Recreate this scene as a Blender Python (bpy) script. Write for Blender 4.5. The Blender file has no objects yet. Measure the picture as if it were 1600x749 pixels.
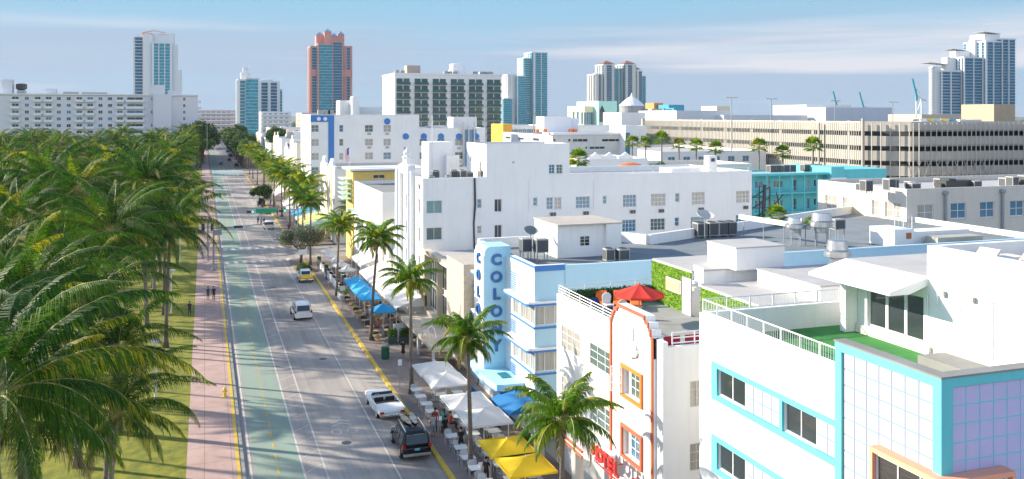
import bpy, bmesh, math, random
from mathutils import Vector, Matrix, Euler
R = math.radians
scene = bpy.context.scene
C = scene.collection
# ------------------------------------------------------------------ camera, sky, sun
HC = 22.5                      # camera height, metres
YAW = math.atan(480/1403.0)    # the street runs along +Y, the view turns this far to its right
cd = bpy.data.cameras.new('camera'); cam = bpy.data.objects.new('camera', cd); C.objects.link(cam)
cam.location = (0, 0, HC); cam.rotation_euler = (R(90), 0, -YAW)
cd.sensor_width = 36; cd.lens = 36*1403/1600.0; cd.shift_y = -(374.5-180)/1600.0
cd.clip_start = 0.5; cd.clip_end = 30000
scene.camera = cam
SUN_EL = R(22); SUN_AZ = math.atan2(-.83, .56)      # clockwise from +Y
scene.view_settings.view_transform = 'Standard'; scene.view_settings.look = 'None'
scene.view_settings.exposure = 1.14; scene.view_settings.gamma = 1
scene.view_settings.use_curve_mapping = False
w = bpy.data.worlds.new('World'); scene.world = w; w.use_nodes = True
nt = w.node_tree; N = nt.nodes; Lk = nt.links; N.clear()
wo = N.new('ShaderNodeOutputWorld'); bg = N.new('ShaderNodeBackground'); bg.inputs[1].default_value = .15
sky = N.new('ShaderNodeTexSky'); sky.sky_type = 'NISHITA'; sky.sun_disc = False
sky.sun_elevation = SUN_EL; sky.sun_rotation = SUN_AZ; sky.air_density = 1.0; sky.dust_density = .3; sky.ozone_density = 1.5
tc = N.new('ShaderNodeTexCoord'); sp = N.new('ShaderNodeSeparateXYZ'); Lk.new(tc.outputs['Generated'], sp.inputs[0])
def mth(op, a, b=None, cl=False):
    n = N.new('ShaderNodeMath'); n.operation = op; n.use_clamp = cl
    for i, v in enumerate((a, b)):
        if v is None: continue
        if isinstance(v, (int, float)): n.inputs[i].default_value = v
        else: Lk.new(v, n.inputs[i])
    return n.outputs[0]
zp = mth('MAXIMUM', sp.outputs[2], 0.0)
# long, flat streaks of cloud low over the horizon
mp = N.new('ShaderNodeMapping'); mp.inputs['Rotation'].default_value = (R(2.5), R(-1.5), 0); mp.inputs['Scale'].default_value = (2.4, 2.4, 34); mp.inputs['Location'].default_value = (2.3, .4, 1.2)
Lk.new(tc.outputs['Generated'], mp.inputs[0])
n1 = N.new('ShaderNodeTexNoise'); n1.inputs['Scale'].default_value = 1.0; n1.inputs['Detail'].default_value = 9; n1.inputs['Roughness'].default_value = .56; n1.inputs['Distortion'].default_value = .5
Lk.new(mp.outputs[0], n1.inputs[0])
cr = N.new('ShaderNodeValToRGB'); Lk.new(n1.outputs[0], cr.inputs[0])
cr.color_ramp.elements[0].position = .36; cr.color_ramp.elements[0].color = (0, 0, 0, 1)
cr.color_ramp.elements[1].position = .58; cr.color_ramp.elements[1].color = (1, 1, 1, 1)
# the cloud bank ends about 13 degrees above the horizon
lim = N.new('ShaderNodeMapRange'); lim.interpolation_type = 'SMOOTHSTEP'; lim.inputs[1].default_value = .070; lim.inputs[2].default_value = .118; lim.inputs[3].default_value = 1; lim.inputs[4].default_value = .0
n3 = N.new('ShaderNodeTexNoise'); n3.inputs['Scale'].default_value = 2.2; n3.inputs['Detail'].default_value = 5
mp3 = N.new('ShaderNodeMapping'); mp3.inputs['Scale'].default_value = (1, 1, 6); Lk.new(tc.outputs['Generated'], mp3.inputs[0]); Lk.new(mp3.outputs[0], n3.inputs[0])
wob = mth('ADD', zp, mth('MULTIPLY', mth('SUBTRACT', n3.outputs[0], .5), .07)); Lk.new(wob, lim.inputs[0])
dens = mth('MULTIPLY', mth('ADD', mth('MULTIPLY', cr.outputs[0], .75), .22), lim.outputs[0], True)
# denser, greyer undersides from a second, longer noise
mp2 = N.new('ShaderNodeMapping'); mp2.inputs['Scale'].default_value = (1.0, 1.0, 22); mp2.inputs['Location'].default_value = (1.0, .2, .7); Lk.new(tc.outputs['Generated'], mp2.inputs[0])
n2 = N.new('ShaderNodeTexNoise'); n2.inputs['Scale'].default_value = 1.3; n2.inputs['Detail'].default_value = 4; Lk.new(mp2.outputs[0], n2.inputs[0])
cc = N.new('ShaderNodeValToRGB'); Lk.new(n2.outputs[0], cc.inputs[0])
cc.color_ramp.elements[0].position = .44; cc.color_ramp.elements[0].color = (1.30, 1.68, 2.2, 1)
cc.color_ramp.elements[1].position = .58; cc.color_ramp.elements[1].color = (2.35, 2.38, 2.6, 1)
# towards the horizon the clear sky passes into a pale, cool layer of air
lowr = N.new('ShaderNodeValToRGB'); Lk.new(zp, lowr.inputs[0]); le = lowr.color_ramp.elements
le[0].position = 0; le[0].color = (1.36, 1.80, 2.32, 1); le[1].position = .128; le[1].color = (.96, 1.82, 2.48, 1)
e_ = le.new(.06); e_.color = (1.22, 1.84, 2.44, 1)
hm = N.new('ShaderNodeMapRange'); hm.interpolation_type = 'SMOOTHSTEP'; hm.inputs[1].default_value = .13; hm.inputs[2].default_value = .42; Lk.new(zp, hm.inputs[0])
tint = N.new('ShaderNodeMix'); tint.data_type = 'RGBA'; Lk.new(hm.outputs[0], tint.inputs[0]); Lk.new(lowr.outputs[0], tint.inputs[6]); Lk.new(sky.outputs[0], tint.inputs[7])
mx = N.new('ShaderNodeMix'); mx.data_type = 'RGBA'; Lk.new(dens, mx.inputs[0]); Lk.new(tint.outputs[2], mx.inputs[6]); Lk.new(cc.outputs[0], mx.inputs[7])
# unseen bright cloud veil, added above and behind the view to lighten shaded walls
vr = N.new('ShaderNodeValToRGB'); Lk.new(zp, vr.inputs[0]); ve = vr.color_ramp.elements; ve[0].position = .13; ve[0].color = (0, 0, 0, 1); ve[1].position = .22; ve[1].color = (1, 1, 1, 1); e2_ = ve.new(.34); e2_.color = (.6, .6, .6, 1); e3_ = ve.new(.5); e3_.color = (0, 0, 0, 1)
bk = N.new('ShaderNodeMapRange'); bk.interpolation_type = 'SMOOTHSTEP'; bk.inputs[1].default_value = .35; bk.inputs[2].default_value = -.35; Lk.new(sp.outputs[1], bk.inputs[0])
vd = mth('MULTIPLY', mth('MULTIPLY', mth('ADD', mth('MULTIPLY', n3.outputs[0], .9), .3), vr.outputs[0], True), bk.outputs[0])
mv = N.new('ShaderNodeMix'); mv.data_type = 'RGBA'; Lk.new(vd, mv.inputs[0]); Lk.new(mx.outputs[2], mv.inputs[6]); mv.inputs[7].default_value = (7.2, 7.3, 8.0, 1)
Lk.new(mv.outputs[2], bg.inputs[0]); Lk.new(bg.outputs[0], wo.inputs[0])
sd = bpy.data.lights.new('sun', 'SUN'); sd.energy = 4.5; sd.angle = R(.6); sd.color = (1, .895, .73)
sun = bpy.data.objects.new('sun', sd); C.objects.link(sun)
sv = Vector((math.sin(SUN_AZ)*math.cos(SUN_EL), math.cos(SUN_AZ)*math.cos(SUN_EL), math.sin(SUN_EL)))
sun.rotation_euler = sv.to_track_quat('Z', 'Y').to_euler(); sun.location = sv*100
cyc = scene.cycles; cyc.max_bounces = 7; cyc.diffuse_bounces = 4; cyc.glossy_bounces = 3; cyc.transmission_bounces = 4; cyc.transparent_max_bounces = 6
cyc.caustics_reflective = False; cyc.caustics_refractive = False; cyc.sample_clamp_indirect = 6
# ------------------------------------------------------------------ survey helpers: a sight line met with a wall of known X, Y or height
FC, HZ = 1403.0, 180.0; SA, CA = math.sin(YAW), math.cos(YAW)
def gz(x, y, z=0.):
    Z = FC*(HC-z)/(y-HZ); c = (x-800)/FC*Z; return CA*c+SA*Z, -SA*c+CA*Z
def atX(x, y, X=21.5):
    t = (x-800)/FC; Y = X*(CA-t*SA)/(SA+t*CA); Z = SA*X+CA*Y; return Y, HC-(y-HZ)*Z/FC
def atY(x, y, Y):
    t = (x-800)/FC; X = Y*(SA+t*CA)/(CA-t*SA); Z = SA*X+CA*Y; return X, HC-(y-HZ)*Z/FC
# ------------------------------------------------------------------ materials
MATS = {}
def mat(key, col, rough=.7, metal=0, var=0., vscale=.6, dirt=0., bump=0., bscale=30, col2=None, spec=None, trans=0, emis=None, stretch=(1, 1, 1)):
    if key in MATS: return MATS[key]
    m = bpy.data.materials.new(key); m.use_nodes = True; n = m.node_tree.nodes; l = m.node_tree.links
    b = n['Principled BSDF']; b.inputs['Roughness'].default_value = rough; b.inputs['Metallic'].default_value = metal
    if spec is not None: b.inputs['Specular IOR Level'].default_value = spec
    c = (*col, 1); b.inputs['Base Color'].default_value = c
    if emis: b.inputs['Emission Color'].default_value = (*emis[0], 1); b.inputs['Emission Strength'].default_value = emis[1]
    tcn = n.new('ShaderNodeTexCoord'); geo = n.new('ShaderNodeNewGeometry'); out = None
    if var or dirt:
        mpn = n.new('ShaderNodeMapping'); mpn.inputs['Scale'].default_value = stretch; l.new(geo.outputs['Position'], mpn.inputs[0])
        ns = n.new('ShaderNodeTexNoise'); ns.inputs['Scale'].default_value = vscale; ns.inputs['Detail'].default_value = 7; ns.inputs['Roughness'].default_value = .62
        l.new(mpn.outputs[0], ns.inputs[0])
        rp = n.new('ShaderNodeValToRGB'); l.new(ns.outputs[0], rp.inputs[0]); rp.color_ramp.elements[0].position = .3; rp.color_ramp.elements[1].position = .7
        c2 = col2 or tuple(v*(1-var) for v in col)
        rp.color_ramp.elements[0].color = (*c2, 1); rp.color_ramp.elements[1].color = c
        out = rp.outputs[0]
    if dirt:
        m2 = n.new('ShaderNodeMapping'); m2.inputs['Scale'].default_value = (1.7, 1.7, .14); l.new(geo.outputs['Position'], m2.inputs[0])
        n2_ = n.new('ShaderNodeTexNoise'); n2_.inputs['Scale'].default_value = 1.6; n2_.inputs['Detail'].default_value = 8; n2_.inputs['Roughness'].default_value = .7; l.new(m2.outputs[0], n2_.inputs[0])
        r2 = n.new('ShaderNodeValToRGB'); l.new(n2_.outputs[0], r2.inputs[0]); r2.color_ramp.elements[0].position = .50; r2.color_ramp.elements[1].position = .78
        r2.color_ramp.elements[0].color = (0, 0, 0, 1); r2.color_ramp.elements[1].color = (dirt,)*3+(1,)
        mm = n.new('ShaderNodeMix'); mm.data_type = 'RGBA'; l.new(r2.outputs[0], mm.inputs[0]); l.new(out, mm.inputs[6]); mm.inputs[7].default_value = (col[0]*.45, col[1]*.42, col[2]*.38, 1)
        out = mm.outputs[2]
    if out: l.new(out, b.inputs['Base Color'])
    if bump:
        nb = n.new('ShaderNodeTexNoise'); nb.inputs['Scale'].default_value = bscale; nb.inputs['Detail'].default_value = 4; l.new(geo.outputs['Position'], nb.inputs[0])
        bm_ = n.new('ShaderNodeBump'); bm_.inputs['Strength'].default_value = bump; bm_.inputs['Distance'].default_value = .03; l.new(nb.outputs[0], bm_.inputs['Height']); l.new(bm_.outputs[0], b.inputs['Normal'])
    if trans:
        t = n.new('ShaderNodeBsdfTranslucent'); t.inputs[0].default_value = (min(.9, col[0]*3.2), min(.9, col[1]*3.0), col[2]*.9, 1) if trans >= .18 and 'leaf' in key else (*col, 1); ms = n.new('ShaderNodeMixShader'); ms.inputs[0].default_value = trans
        o = n['Material Output']; l.new(b.outputs[0], ms.inputs[1]); l.new(t.outputs[0], ms.inputs[2]); l.new(ms.outputs[0], o.inputs[0])
    MATS[key] = m; return m
white = mat('white_stucco', (.84, .83, .81), .8, var=.07, vscale=.35, dirt=.18, bump=.15)
white2 = mat('cream_stucco', (.76, .71, .62), .8, var=.08, vscale=.4, dirt=.18, bump=.15)
beige = mat('beige_stucco', (.66, .55, .42), .85, var=.10, vscale=.4, dirt=.18, bump=.15)
stone = mat('keystone', (.56, .50, .42), .85, var=.28, vscale=2.5, dirt=.3, bump=.5, bscale=14)
yellowst = mat('yellow_stucco', (.76, .55, .17), .8, var=.08, dirt=.25)
paleblue = mat('pale_blue_stucco', (.44, .66, .78), .75, var=.06, dirt=.15, vscale=.3)
colblue = mat('sky_blue_stucco', (.40, .70, .85), .7, var=.05, dirt=.12)
blue = mat('cobalt_paint', (.04, .20, .55), .5, var=.1)
navy = mat('navy_letter_paint', (.015, .12, .36), .4)
turq = mat('turquoise_paint', (.13, .56, .61), .6, var=.06, dirt=.12)
motel = mat('motel_turquoise', (.14, .58, .62), .75, var=.10, dirt=.3)
redtrim = mat('red_trim_paint', (.62, .13, .06), .6, var=.15, vscale=3)
orange = mat('orange_trim_paint', (.85, .22, .03), .5, var=.05)
redletter = mat('red_letter_paint', (.60, .03, .03), .4)
salmon = mat('salmon_paint', (.80, .36, .23), .6, var=.05)
conc = mat('concrete', (.46, .43, .38), .9, var=.2, vscale=.5, dirt=.4, bump=.3)
metal = mat('galvanised_metal', (.55, .56, .57), .35, .85, var=.2, vscale=4)
wmetal = mat('white_painted_metal', (.78, .78, .78), .45)
gmetal = mat('grey_painted_metal', (.33, .35, .36), .5, .3, var=.2, vscale=3)
dmetal = mat('dark_metal', (.05, .055, .06), .5, .3)
acgrey = mat('air_conditioner_shell', (.42, .41, .38), .6, var=.15, vscale=2)
acdark = mat('air_conditioner_grille', (.07, .08, .09), .7)
roofgrey = mat('grey_roof_membrane', (.29, .285, .27), .95, var=.35, vscale=.35, dirt=.0, bump=.3)
roofwhite = mat('white_roof_coating', (.47, .455, .44), .9, var=.18, vscale=.5, bump=.2)
roofdark = mat('dark_roof_gravel', (.22, .25, .27), .95, var=.35, vscale=.3, bump=.4)
turf = mat('artificial_turf', (.06, .30, .07), .95, var=.3, vscale=1.2, bump=.8, bscale=60)
deckg = mat('grey_deck', (.34, .35, .33), .9, var=.2, vscale=.8)
glassd = mat('dark_glass', (.035, .045, .05), .06, spec=.8)
glasst = mat('teal_glass', (.03, .20, .23), .08, spec=.9)
glassb = mat('blue_glass', (.04, .17, .27), .08, spec=.9)
glassc = mat('curtained_glass', (.46, .44, .40), .12, var=.45, vscale=6, stretch=(1, 1, .05), spec=.8)
glassg = mat('greenish_glass', (.10, .17, .16), .1, var=.5, vscale=1.3, spec=.9)
towerteal = mat('tower_glass_teal', (.03, .42, .55), .3, var=.65, vscale=.4, spec=.4)
towerblue = mat('tower_glass_blue', (.02, .20, .38), .3, var=.65, vscale=.4, spec=.4)
pink = mat('terracotta_pink_render', (.70, .31, .26), .8, var=.1, vscale=.1)
asphalt_l = (.30, .28, .265)
# ------------------------------------------------------------------ mesh builder
ORG = {}
class MB:
    def __init__(s): s.v = []; s.f = []; s.m = []
    def face(s, pts, mi=0):
        k = len(s.v); s.v += [tuple(p) for p in pts]; s.f.append(tuple(range(k, k+len(pts)))); s.m.append(mi); return s
    def raw(s, vs, fs, mi=0):
        k = len(s.v); s.v += [tuple(p) for p in vs]
        for f in fs: s.f.append(tuple(i+k for i in f)); s.m.append(mi)
        return s
    def box(s, x0, x1, y0, y1, z0, z1, mi=0):
        x0, x1 = min(x0, x1), max(x0, x1); y0, y1 = min(y0, y1), max(y0, y1); z0, z1 = min(z0, z1), max(z0, z1)
        return s.raw([(x0, y0, z0), (x1, y0, z0), (x1, y1, z0), (x0, y1, z0), (x0, y0, z1), (x1, y0, z1), (x1, y1, z1), (x0, y1, z1)],
                     [(0, 3, 2, 1), (4, 5, 6, 7), (0, 1, 5, 4), (1, 2, 6, 5), (2, 3, 7, 6), (3, 0, 4, 7)], mi)
    def prism(s, poly, z0, z1, mi=0):
        n = len(poly); a = sum(poly[i][0]*poly[(i+1) % n][1]-poly[(i+1) % n][0]*poly[i][1] for i in range(n))
        if a < 0: poly = poly[::-1]
        vs = [(x, y, z0) for x, y in poly]+[(x, y, z1) for x, y in poly]
        return s.raw(vs, [tuple(range(n-1, -1, -1)), tuple(range(n, 2*n))]+[(i, (i+1) % n, n+(i+1) % n, n+i) for i in range(n)], mi)
    def extr(s, poly, d, mi=0):      # polygon of 3-D points swept by the vector d
        n = len(poly); vs = [tuple(p) for p in poly]+[tuple(Vector(p)+Vector(d)) for p in poly]
        return s.raw(vs, [tuple(range(n-1, -1, -1)), tuple(range(n, 2*n))]+[(i, (i+1) % n, n+(i+1) % n, n+i) for i in range(n)], mi)
    def tube(s, path, r, n=6, mi=0, cap=True):
        P = [Vector(p) for p in path]; rr = r if isinstance(r, (list, tuple)) else [r]*len(P); k = len(s.v); ref = None
        for i, p in enumerate(P):
            t = (P[min(i+1, len(P)-1)]-P[max(i-1, 0)]).normalized()
            if ref is None: ref = Vector((0, 0, 1)) if abs(t.z) < .9 else Vector((1, 0, 0))
            u = t.cross(ref).normalized(); v = t.cross(u).normalized(); ref = v.cross(t) if False else ref
            for j in range(n):
                a = 2*math.pi*j/n; s.v.append(tuple(p+(u*math.cos(a)+v*math.sin(a))*rr[i]))
        for i in range(len(P)-1):
            for j in range(n):
                a = k+i*n+j; b = k+i*n+(j+1) % n; s.f.append((a, b, b+n, a+n)); s.m.append(mi)
        if cap:
            s.f.append(tuple(k+j for j in range(n))[::-1]); s.m.append(mi); q = k+(len(P)-1)*n; s.f.append(tuple(q+j for j in range(n))); s.m.append(mi)
        return s
    def lathe(s, prof, c=(0, 0, 0), n=12, mi=0):   # prof = [(r, z)...]
        k = len(s.v)
        for r, z in prof:
            for j in range(n):
                a = 2*math.pi*j/n; s.v.append((c[0]+r*math.cos(a), c[1]+r*math.sin(a), c[2]+z))
        for i in range(len(prof)-1):
            for j in range(n):
                a = k+i*n+j; b = k+i*n+(j+1) % n; s.f.append((a, b, b+n, a+n)); s.m.append(mi)
        s.f.append(tuple(k+j for j in range(n))[::-1]); s.m.append(mi); q = k+(len(prof)-1)*n; s.f.append(tuple(q+j for j in range(n))); s.m.append(mi)
        return s
    def mesh(s, name, mats, off=(0, 0, 0), smooth=False):
        me = bpy.data.meshes.new(name); me.from_pydata([(x-off[0], y-off[1], z-off[2]) for x, y, z in s.v], [], s.f)
        for m in (mats if isinstance(mats, (list, tuple)) else [mats]): me.materials.append(m)
        if any(s.m): me.polygons.foreach_set('material_index', s.m)
        if smooth: me.polygons.foreach_set('use_smooth', [True]*len(s.f))
        me.update(); return me
    def build(s, name, mats, parent=None, smooth=False, bevel=0, label=None):
        if parent is not None: off = ORG[parent.name]
        else:
            xs = [v[0] for v in s.v]; ys = [v[1] for v in s.v]; zs = [v[2] for v in s.v]
            off = ((min(xs)+max(xs))/2, (min(ys)+max(ys))/2, min(zs))
        o = bpy.data.objects.new(name, s.mesh(name, mats, off, smooth)); C.objects.link(o); ORG[o.name] = off
        if parent is not None: o.parent = parent
        else: o.location = off
        if bevel: bevel_mesh(o.data, bevel)
        if label: o['label'] = label
        return o
def bevel_mesh(me, w):
    b = bmesh.new(); b.from_mesh(me); bmesh.ops.remove_doubles(b, verts=b.verts, dist=1e-4)
    ed = [e for e in b.edges if len(e.link_faces) == 2 and e.calc_face_angle(0) > .5]
    bmesh.ops.bevel(b, geom=ed, offset=w, segments=2, affect='EDGES', profile=.6, clamp_overlap=True); b.to_mesh(me); b.free()
def tag(o, label=None, cat=None, group=None, kind=None):
    for k, v in (('label', label), ('category', cat), ('group', group), ('kind', kind)):
        if v: o[k] = v
    return o
def thing(name, label, cat, loc=(0, 0, 0), rz=0, group=None):
    o = bpy.data.objects.new(name, None); o.empty_display_size = .3; C.objects.link(o); o.location = loc; o.rotation_euler = (0, 0, rz)
    ORG[o.name] = tuple(loc) if rz == 0 else (0, 0, 0)
    return tag(o, label, cat, group)
def struct(name, mb, m, smooth=False):
    o = mb.build(name, m, None, smooth); o['kind'] = 'structure'; return o
def dup(root, loc=None, rz=None, label=None, scale=None):
    def cp(o, par):
        c = o.copy(); C.objects.link(c)
        if par is not None: c.parent = par
        for ch in o.children: cp(ch, c)
        return c
    r = cp(root, None)
    if loc is not None: r.location = loc
    if rz is not None: r.rotation_euler = (0, 0, rz)
    if scale is not None: r.scale = (scale,)*3
    if label: r['label'] = label
    return r
# ------------------------------------------------------------------ windows and walls
WC = {}
def win_mesh(w_, h, nx, nz, fm, gm, ft=.06, fd=.08):
    key = (round(w_, 1), round(h, 1), nx, nz, fm.name, gm.name, ft)
    if key in WC: return key, WC[key]
    w0, h0 = round(w_, 1), round(h, 1)
    f = MB(); f.box(0, w0, 0, fd, 0, ft); f.box(0, w0, 0, fd, h0-ft, h0); f.box(0, ft, 0, fd, ft, h0-ft); f.box(w0-ft, w0, 0, fd, ft, h0-ft)
    for i in range(1, nx): x = w0*i/nx; f.box(x-ft*.4, x+ft*.4, .01, fd-.01, ft, h0-ft)
    for i in range(1, nz): z = h0*i/nz; f.box(ft, w0-ft, .015, fd-.015, z-ft*.3, z+ft*.3)
    g = MB(); g.box(ft*.5, w0-ft*.5, fd*.55, fd*.9, ft*.5, h0-ft*.5)
    WC[key] = (f.mesh('window_frame', fm), g.mesh('window_pane', gm), w0, h0); return key, WC[key]
def window(root, o, ang, w_, h, nx=2, nz=1, fm=None, gm=None, name='window', ft=.06, ac=False):
    """o = world point of the lower left corner seen from outside; ang 0 faces -Y, -90 faces -X"""
    fm = fm or wmetal; gm = gm or glassd
    _, (mf, mg, w0, h0) = win_mesh(w_, h, nx, nz, fm, gm, ft)
    f = bpy.data.objects.new(name, mf); C.objects.link(f); f.parent = root; off = ORG[root.name]
    f.location = (o[0]-off[0], o[1]-off[1], o[2]-off[2]); f.rotation_euler = (0, 0, ang); f.scale = (w_/w0, 1, h/h0)
    g = bpy.data.objects.new('pane', mg); C.objects.link(g); g.parent = f
    return f
def holed(mb, P0, ang, wd, z0, z1, holes, dep=.18, mi=0):
    """outer skin of a wall: starts at P0=(x,y), runs wd metres to the viewer's right; holes (a0,a1,b0,b1) get reveals"""
    u = Vector((math.cos(ang), math.sin(ang), 0)); n = Vector((-math.sin(ang), math.cos(ang), 0)); O = Vector((P0[0], P0[1], 0))
    def p(a, z, d=0): return O+u*a+n*d+Vector((0, 0, z))
    As = sorted({0., wd, *[h[0] for h in holes], *[h[1] for h in holes]}); Bs = sorted({z0, z1, *[h[2] for h in holes], *[h[3] for h in holes]})
    As = [a for a in As if -1e-6 <= a <= wd+1e-6]; Bs = [b for b in Bs if z0-1e-6 <= b <= z1+1e-6]
    for i in range(len(As)-1):
        for j in range(len(Bs)-1):
            a, b = (As[i]+As[i+1])/2, (Bs[j]+Bs[j+1])/2
            if As[i+1]-As[i] < 1e-5 or Bs[j+1]-Bs[j] < 1e-5: continue
            if any(h[0] < a < h[1] and h[2] < b < h[3] for h in holes): continue
            mb.face([p(As[i], Bs[j]), p(As[i+1], Bs[j]), p(As[i+1], Bs[j+1]), p(As[i], Bs[j+1])], mi)
    for a0, a1, b0, b1 in holes:
        mb.face([p(a0, b0), p(a1, b0), p(a1, b0, dep), p(a0, b0, dep)], mi); mb.face([p(a0, b1, dep), p(a1, b1, dep), p(a1, b1), p(a0, b1)], mi)
        mb.face([p(a0, b0, dep), p(a0, b1, dep), p(a0, b1), p(a0, b0)], mi); mb.face([p(a1, b0), p(a1, b1), p(a1, b1, dep), p(a1, b0, dep)], mi)
        mb.face([p(a0, b0, dep+.1), p(a1, b0, dep+.1), p(a1, b1, dep+.1), p(a0, b1, dep+.1)], mi)
def block(root, x0, x1, y0, y1, z1, wm, W=(), S=(), z0=0, rm=None, ph=.6, pt=.25, dep=.2, name='wall', roofname='roof', coping=None):
    """a rectangular building volume with real window recesses on the street (-X) and near (-Y) sides.
    W / S entries: (a, b, zlow, zhigh, options) with a,b = Y (W) or X (S) limits in metres"""
    mb = MB(); rm = rm or roofgrey
    hw = []
    for a, b, c, d, *o in W: a, b = max(a, b), min(a, b); hw.append((y1-a, y1-b, c, d))
    hs = []
    for a, b, c, d, *o in S: a, b = min(a, b), max(a, b); hs.append((a-x0, b-x0, c, d))
    holed(mb, (x0, y1), -math.pi/2, y1-y0, z0, z1, hw, dep); holed(mb, (x0, y0), 0, x1-x0, z0, z1, hs, dep)
    mb.face([(x1, y0, z0), (x1, y1, z0), (x1, y1, z1), (x1, y0, z1)]); mb.face([(x1, y1, z0), (x0, y1, z0), (x0, y1, z1), (x1, y1, z1)])
    a, b, c, d = x0+pt, x1-pt, y0+pt, y1-pt; zr = z1-ph
    if ph > 0:
        for q in ([(x0, y0), (x1, y0), (b, c), (a, c)], [(x1, y0), (x1, y1), (b, d), (b, c)], [(x1, y1), (x0, y1), (a, d), (b, d)], [(x0, y1), (x0, y0), (a, c), (a, d)]):
            mb.face([(x, y, z1) for x, y in q])
        for q in ([(a, c), (b, c)], [(b, c), (b, d)], [(b, d), (a, d)], [(a, d), (a, c)]):
            mb.face([(q[0][0], q[0][1], z1), (q[1][0], q[1][1], z1), (q[1][0], q[1][1], zr), (q[0][0], q[0][1], zr)])
        MB().face([(a, c, zr), (b, c, zr), (b, d, zr), (a, d, zr)]).build(roofname, rm, root)
    else:
        MB().box(x0-.08, x1+.08, y0-.08, y1+.08, z1, z1+.12).build(roofname, rm, root)
    wobj = mb.build(name, wm, root)
    for k, (L, ang) in enumerate(((W, -math.pi/2), (S, 0.))):
        for a, b, c, d, *o in L:
            op = o[0] if o else {}
            if op.get('none'): continue
            lo, hi = min(a, b), max(a, b)
            org = (x0+dep-.09, hi, c) if k == 0 else (lo, y0+dep-.09, c)
            f = window(root, org, ang, hi-lo, d-c, op.get('nx', 2), op.get('nz', 1), op.get('f'), op.get('g'), op.get('name', 'window'), op.get('ft', .06))
            if op.get('sill', True) and hi-lo > .4:
                s_ = MB()
                if k == 0: s_.box(x0-.06, x0+.001, lo-.06, hi+.06, c-.1, c-.003)
                else: s_.box(lo-.06, hi+.06, y0-.06, y0+.001, c-.1, c-.003)
                so = s_.build('sill', wm, root); so.parent = f; so.matrix_parent_inverse = f.matrix_basis.inverted()
    if coping:
        cp = MB(); cp.box(x0-.05, x1+.05, y0-.05, y0+pt+.05, z1+.004, z1+.08); cp.box(x0-.05, x0+pt+.05, y0+pt+.05, y1+.05, z1+.004, z1+.08)
        cp.box(x1-pt-.05, x1+.05, y0+pt+.05, y1+.05, z1+.004, z1+.08); cp.box(x0+pt+.05, x1-pt-.05, y1-pt-.05, y1+.05, z1+.004, z1+.08); cp.build('coping', coping, root)
    return wobj
def PW(xl, xr, yt, yb, X=21.5, **o):      # window on a street-facing wall from its sight lines
    xm = (xl+xr)/2; Y0, _ = atX(xl, 200, X); Y1, _ = atX(xr, 200, X); Ym, zt = atX(xm, yt, X); _, zb = atX(xm, yb, X)
    return (Y0, Y1, min(zt, zb), max(zt, zb), o)
def PS(xl, xr, yt, yb, Y, **o):
    xm = (xl+xr)/2; X0, _ = atY(xl, 200, Y); X1, _ = atY(xr, 200, Y); _, zt = atY(xm, yt, Y); _, zb = atY(xm, yb, Y)
    return (X0, X1, min(zt, zb), max(zt, zb), o)
def text_mesh(word, size, depth, m, name, parent, loc, rot, spacing=1.0, bold=0.0, kind=None):
    cu = bpy.data.curves.new(name, 'FONT'); cu.body = word; cu.size = size; cu.extrude = depth/2; cu.offset = bold; cu.align_x = 'CENTER'; cu.align_y = 'CENTER'; cu.space_character = spacing; cu.resolution_u = 3
    t = bpy.data.objects.new(name, cu); C.objects.link(t); bpy.context.view_layer.update()
    me = bpy.data.meshes.new_from_object(t.evaluated_get(bpy.context.evaluated_depsgraph_get())); me.materials.clear(); me.materials.append(m)
    C.objects.unlink(t); bpy.data.objects.remove(t); o = bpy.data.objects.new(name, me); C.objects.link(o)
    if parent is not None:
        off = ORG[parent.name]; o.parent = parent; o.location = (loc[0]-off[0], loc[1]-off[1], loc[2]-off[2])
    else: o.location = loc
    o.rotation_euler = rot; return o
# ================================================================== THE SETTING
def ground_mat(key, col, col2, sc=.05, bump=.2, rough=.95, fine=0):
    return mat(key, col, rough, var=.3, vscale=sc, col2=col2, bump=bump, bscale=18)
gm_ = ground_mat('far_ground', (.20, .20, .17), (.09, .12, .07), .03)
g_ = MB(); g_.face([(-6000, -200, -.02), (9000, -200, -.02), (9000, 16000, -.02), (-6000, 16000, -.02)]); struct('ground', g_, gm_)
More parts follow.
